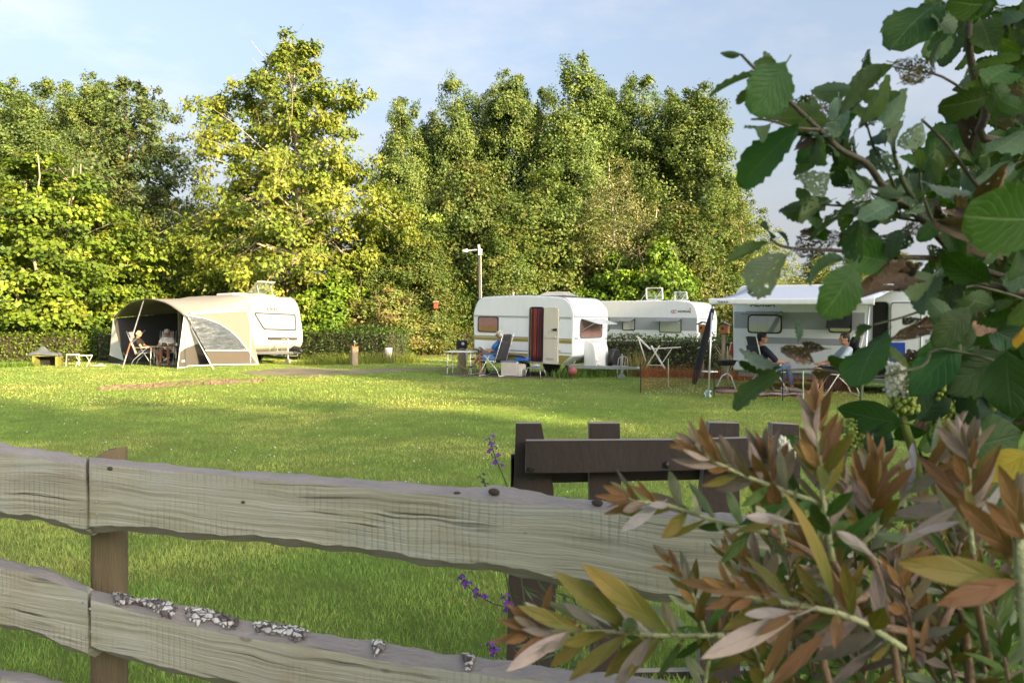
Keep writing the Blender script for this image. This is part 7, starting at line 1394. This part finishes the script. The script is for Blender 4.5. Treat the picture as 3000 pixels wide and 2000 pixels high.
def shoot(pts, n, length, kinds, r=.0022, spread=55, t0=.12, seed=0, mat=None, tipbunch=True):
    """a leafy shoot: stem through the given (px, py, depth) points, leaves in a spiral that shorten towards the tip"""
    global nleaf
    length *= .9; n = int(n * 1.5); rr = random.Random(seed + 100); branch(pts, r, r * .45, bbs, bo, mat or M_BST, 'stem', 6); p = [P(*q) if not isinstance(q, Vector) else q for q in pts]; k = len(p) - 1
    for i in range(n):
        t = t0 + (1 - t0) * (i + .5) / n; s = t * k; j = min(int(s), k - 1); c = p[j].lerp(p[j + 1], s - j); ax = (p[j + 1] - p[j]).normalized(); ref = Vector((0, 0, 1)) if abs(ax.z) < .9 else Vector((1, 0, 0)); a = ax.cross(ref).normalized(); b = ax.cross(a)
        q = i * 2.4 + seed; sp_ = math.radians(spread * (1 - .6 * t) + rr.uniform(-9, 9)); L_ = length * (1 - .45 * max(0, t - .4) / .6) * rr.uniform(.75, 1.15); dr_ = ax * math.cos(sp_) + (a * math.cos(q) + b * math.sin(q)) * math.sin(sp_); kk = rr.choice(kinds[min(int(t * len(kinds)), len(kinds) - 1)])
        me_ = rr.choice(BB[kk]); ro_ = rr.choice((0, 0, 0, 180)) + rr.gauss(0, 28); wi_ = rr.uniform(.85, 1.2)
        if nleaf < 298: put_leaf(me_, c, c + dr_ * L_, ro_, bbs, 'leaf', None, wi_); nleaf += 1
        else: extra.append((me_, leaf_matrix(c, c + dr_ * L_, ro_, wi_)))
basep = bo
# long shoot pointing left across the lower rail
shoot([(2120, 1860, .72), (1950, 1862, .71), (1800, 1850, .70), (1650, 1848, .69), (1560, 1850, .685)], 19, .066, ['og', 'ogm', 'oc', 'co', 'c'], .0026, 62, .05, 1)
for bx_, by_, tx_, ty_, d, roll, k in ((1960, 1855, 1712, 1652, .67, 8, 'o'), (1850, 1845, 1630, 1672, .68, 12, 'o'), (1830, 1862, 1660, 1990, .68, 15, 'o'), (1660, 1850, 1480, 1965, .68, 178, 'm'), (1910, 1860, 1790, 2030, .68, 5, 'm'), (1700, 1845, 1520, 1775, .68, 0, 'o'), (1600, 1850, 1462, 1815, .69, 0, 'c'), (1560, 1855, 1440, 1880, .69, 0, 'c'), (1570, 1840, 1490, 1770, .69, 0, 'c'), (1590, 1800, 1615, 1715, .70, 0, 'c'), (1765, 1840, 1645, 1760, .70, 180, 's'), (1900, 1850, 1755, 1765, .70, 180, 's')): put_leaf(BB[k][0], P(bx_, by_, d), P(tx_, ty_, d - .01), roll, bbs); nleaf += 1
# second shoot above it, tip near (1470,1420)
shoot([(2250, 1560, .70), (2080, 1520, .69), (1960, 1480, .68), (1880, 1470, .675), (1840, 1460, .67)], 16, .052, ['go', 'om', 'cs', 'cm'], .0024, 60, .05, 2)
shoot([(2420, 1480, .66), (2200, 1400, .66), (2090, 1350, .655), (2035, 1300, .65)], 18, .052, ['gs', 'om', 'c', 'cm'], .0024, 55, .05, 3)
# upright cluster
shoot([(2440, 1640, .66), (2410, 1450, .655), (2400, 1330, .65), (2390, 1200, .65)], 20, .056, ['gm', 'om', 'cm', 'cm'], .0026, 48, .05, 4)
shoot([(2520, 1600, .70), (2640, 1470, .69), (2740, 1360, .68), (2790, 1280, .68)], 20, .056, ['go', 'ms', 'co', 'cm'], .0024, 52, .05, 5)
shoot([(2300, 1600, .68), (2270, 1480, .67), (2250, 1380, .67), (2240, 1330, .67)], 14, .052, ['co', 'c', 'cm'], .0022, 50, .1, 6)
shoot([(2560, 1560, .68), (2560, 1450, .675), (2570, 1350, .67)], 12, .052, ['cm', 'c', 'cm'], .0022, 45, .1, 7)
shoot([(2850, 1620, .64), (2840, 1480, .64), (2840, 1350, .64), (2835, 1310, .64)], 14, .056, ['cs', 'co', 'm'], .0022, 45, .1, 8)
# big stem on the far right with near orange leaves
branch([bo + Vector((.03, -.10, 0)), (3020, 2020, .52), (2990, 1750, .52), (2995, 1500, .52), (3010, 1380, .52)], .0042, .0022, bbs, bo, M_BST, 'stem')
for bx_, by_, tx_, ty_, d, roll, k in ((2975, 1700, 2640, 1648, .52, 5, 'o'), (2980, 1700, 2748, 1770, .51, -5, 'c'), (2990, 1640, 2808, 1462, .52, 0, 'c'), (3000, 1560, 2930, 1365, .52, 10, 'c'), (3010, 1590, 2890, 1470, .51, 0, 'c'), (3010, 1500, 2980, 1375, .52, 180, 'm'), (3000, 1650, 2880, 1600, .53, 0, 'o')): put_leaf(BB[k][2], P(bx_, by_, d), P(tx_, ty_, d - .01), roll, bbs); nleaf += 1
# lower middle shoots
shoot([(2650, 1900, .62), (2500, 1810, .62), (2330, 1770, .61), (2200, 1750, .61), (2120, 1720, .60)], 20, .056, ['om', 'oc', 'co', 'c'], .0030, 65, .05, 9)
for bx_, by_, tx_, ty_, d, roll, k in ((2340, 1800, 2035, 1928, .60, 175, 'm'), (2320, 1790, 2160, 1800, .60, 180, 's'), (2440, 1760, 2370, 1440, .58, 60, 'o'), (2330, 1800, 2240, 1990, .60, 0, 'c'), (2420, 1850, 2250, 2010, .60, 5, 'c'), (2560, 1900, 2440, 2000, .60, 0, 'm'), (2480, 1790, 2420, 1660, .60, 0, 'c'), (2230, 1740, 2010, 1700, .60, 5, 'c'), (2560, 1630, 2430, 1530, .62, 170, 's'), (2320, 1530, 2160, 1500, .60, 170, 's'), (2150, 1560, 2290, 1520, .61, 0, 'o'), (2680, 1560, 2810, 1530, .60, 175, 's'), (2640, 1590, 2805, 1490, .61, 175, 'm'), (2660, 1820, 2680, 1940, .6, 0, 'c'), (2720, 1800, 2700, 1900, .6, 0, 'c')): put_leaf(BB[k][1], P(bx_, by_, d), P(tx_, ty_, d - .01), roll, bbs); nleaf += 1
shoot([(2080, 1900, .74), (2050, 1800, .73), (2020, 1720, .73), (1960, 1640, .72)], 16, .046, ['og', 'oc', 'oc', 'c'], .0020, 48, .05, 10)
shoot([(2060, 2060, .76), (2080, 1920, .75), (2130, 1840, .75)], 12, .050, ['og', 'og', 'co'], .0022, 55, .05, 11)
shoot([(2250, 2080, .68), (2230, 1950, .67), (2200, 1880, .67)], 10, .052, ['og', 'oc', 'c'], .0022, 52, .05, 12)
# older green leaves inside, right
shoot([(2780, 2060, .80), (2700, 1900, .79), (2640, 1780, .78), (2610, 1650, .78)], 20, .052, ['g', 'g', 'go', 'o'], .0026, 55, .02, 13, M_BSD); shoot([(2900, 2060, .78), (2880, 1900, .78), (2900, 1780, .78), (2860, 1640, .78)], 20, .052, ['g', 'g', 'g', 'go'], .0026, 55, .02, 14, M_BSD); shoot([(2560, 2060, .80), (2480, 1950, .80), (2400, 1880, .80), (2340, 1800, .80)], 16, .050, ['g', 'g', 'go', 'o'], .0026, 55, .02, 15, M_BSD); shoot([(2960, 2020, .72), (2930, 1860, .72), (2900, 1720, .72)], 14, .050, ['g', 'g', 'go'], .0024, 55, .05, 16, M_BSD)
branch([bo, (2850, 2060, .78), (2720, 1880, .76), (2560, 1830, .70), (2440, 1800, .64)], .0055, .003, bbs, bo, M_BSD, 'stem'); branch([bo + Vector((-.04, .02, 0)), (2640, 2060, .76), (2500, 1760, .70), (2440, 1640, .67)], .0048, .0026, bbs, bo, M_BSD, 'stem'); branch([bo, (2450, 2080, .76), (2250, 1880, .74), (2120, 1860, .72)], .0045, .0026, bbs, bo, M_BSD, 'stem')
branch([(2550, 1850, .75), (2400, 1640, .70), (2250, 1560, .70)], .004, .0026, bbs, bo, M_BSD, 'stem'); branch([(2600, 1800, .74), (2560, 1650, .70), (2520, 1600, .70)], .004, .0026, bbs, bo, M_BSD, 'stem'); branch([(2900, 1950, .76), (2860, 1750, .68), (2850, 1620, .64)], .004, .0026, bbs, bo, M_BSD, 'stem')
# twiggy brown interior of the shrub
rs = random.Random(5)
for q in range(26):                                        # more shoots set back among the first ones
    x = rs.uniform(2180, 2960); y = rs.uniform(1380 + max(0, 2450 - x) * .7, 1900); d = rs.uniform(.72, .98); lean = rs.uniform(-120, 60); h = rs.uniform(120, 210)
    shoot([(x - lean * .3, y + h * 1.3, d + .04), (x, y + h * .4, d + .01), (x + lean * .5, y - h * .3, d), (x + lean, y - h * .7, d)], 15, .056, rs.choice((['g', 'go', 'om', 'cm'], ['go', 'om', 'm', 'c'], ['g', 'g', 'go', 'o'], ['om', 'ms', 'cm', 'c'])), .0022, 52, .05, 40 + q, M_BSD)
for _ in range(420):
    x = rs.uniform(2200, 3080); y = rs.uniform(1450 + max(0, 2500 - x) * .8, 2080); d = rs.uniform(.9, 1.2); c = P(x, y, d); dr_ = Vector((rs.gauss(0, 1), rs.gauss(0, .6), rs.gauss(.5, .7))).normalized(); extra.append((rs.choice(BB[rs.choice('ggggom')]), leaf_matrix(c, c + dr_ * rs.uniform(.035, .06), rs.gauss(0, 45))))
joined_leaves('inner_foliage', extra, bbs)

# ---------------------------------------------------------------- purple wallflower by the timber frame
wf = thing('wallflower', (X(1600, 2.45), 2.45, 0), 0, 'purple wallflower stems leaning out beside the dark timber frame', 'flower'); wo = wf.location
M_WST = M('wallflower_stem', (.055, .085, .03), .7, var=.25, scale=20); M_PUR = M('wallflower_purple', (.17, .045, .32), .7, var=.35, scale=80, trans=.2); M_PURD = M('wallflower_bud', (.06, .02, .09), .7, var=.3)
stems = [([(1590, 2080, 2.45), (1540, 1800, 2.42), (1500, 1480, 2.42), (1455, 1350, 2.40), (1432, 1280, 2.40)], 1), ([(1560, 2080, 2.45), (1470, 1620, 2.45), (1430, 1440, 2.45), (1405, 1392, 2.45)], 2), ([(1620, 2080, 2.45), (1530, 1815, 2.40), (1440, 1765, 2.38), (1385, 1728, 2.36), (1345, 1690, 2.35)], 1), ([(1600, 2080, 2.45), (1545, 1870, 2.42), (1490, 1775, 2.42), (1476, 1745, 2.42)], 3), ([(1600, 2080, 2.45), (1500, 1960, 2.40), (1450, 1910, 2.38), (1432, 1885, 2.37)], 3)]
for pts, kind in stems:
    branch(pts, .0028, .0014, wf, wo, M_WST, 'stem', 5); tip = P(*pts[-1]); prev = P(*pts[-2]); ax = (tip - prev).normalized()
    n = {1: 9, 2: 4, 3: 5}[kind]
    for k in range(n):
        c = tip - ax * (.012 * k) + Vector((math.cos(k * 2.4), math.sin(k * 2.4), .2)) * .012; m = MB(); fd = (c - (tip - ax * .012 * k) + ax * .012 + Vector((0, -.01, .004))).normalized(); ref = fd.cross(Vector((.3, .2, .9))).normalized(); r2 = fd.cross(ref); R_ = .011 * random.uniform(.7, 1.1) * (.55 if kind == 2 else 1)
        for q in range(4):
            a = q * math.pi / 2 + k; u = ref * math.cos(a) + r2 * math.sin(a); w = ref * -math.sin(a) + r2 * math.cos(a); cc = c - wo; m.add([cc, cc + u * R_ * .6 + w * R_ * .55 + fd * .003, cc + u * R_ * 1.25 + fd * .001, cc + u * R_ * .6 - w * R_ * .55 + fd * .003], [(0, 1, 2, 3)])
        m.build('flower', M_PUR if kind != 2 else M_PURD, wf, recalc=False)
    bd_ = MB()
    for k in range(14):
        t = random.uniform(.1, .95); c = P(*pts[-3]).lerp(prev, t) if random.random() < .5 else prev.lerp(tip, t); bd_.ball(c - wo + Vector((random.uniform(-.012, .012), random.uniform(-.01, .01), random.uniform(-.004, .012))), (.002, .002, .0045), 5, 4)
    stuff(bd_.build('buds', M_PURD, wf, smooth=True, recalc=False))
lm = leaf_mesh('wallflower_leaf', big_leaf_mat('wallflower_leaf', (.065, .10, .05), (.09, .13, .08), (.12, .16, .09), .2, veins=2.0), .07, .55, 6, 0, .2, .3, 0, .1, .9, 70)
for k in range(60):
    x = random.gauss(1655, 55); y = random.uniform(1720, 1985); c = P(x, y, random.uniform(2.3, 2.5)); a = random.uniform(0, 6.28); put_leaf(lm, c, c + Vector((math.cos(a) * .05, random.uniform(-.03, .03), abs(math.sin(a)) * .05 + .01)), random.gauss(0, 40), wf)
for k in range(7): x = 1610 + 16 * k; branch([(1620, 2080, 2.45), (x, 1900, 2.42), (x + random.uniform(-25, 40), 1740, 2.40)], .002, .0008, wf, wo, M_WST, 'stem', 5)
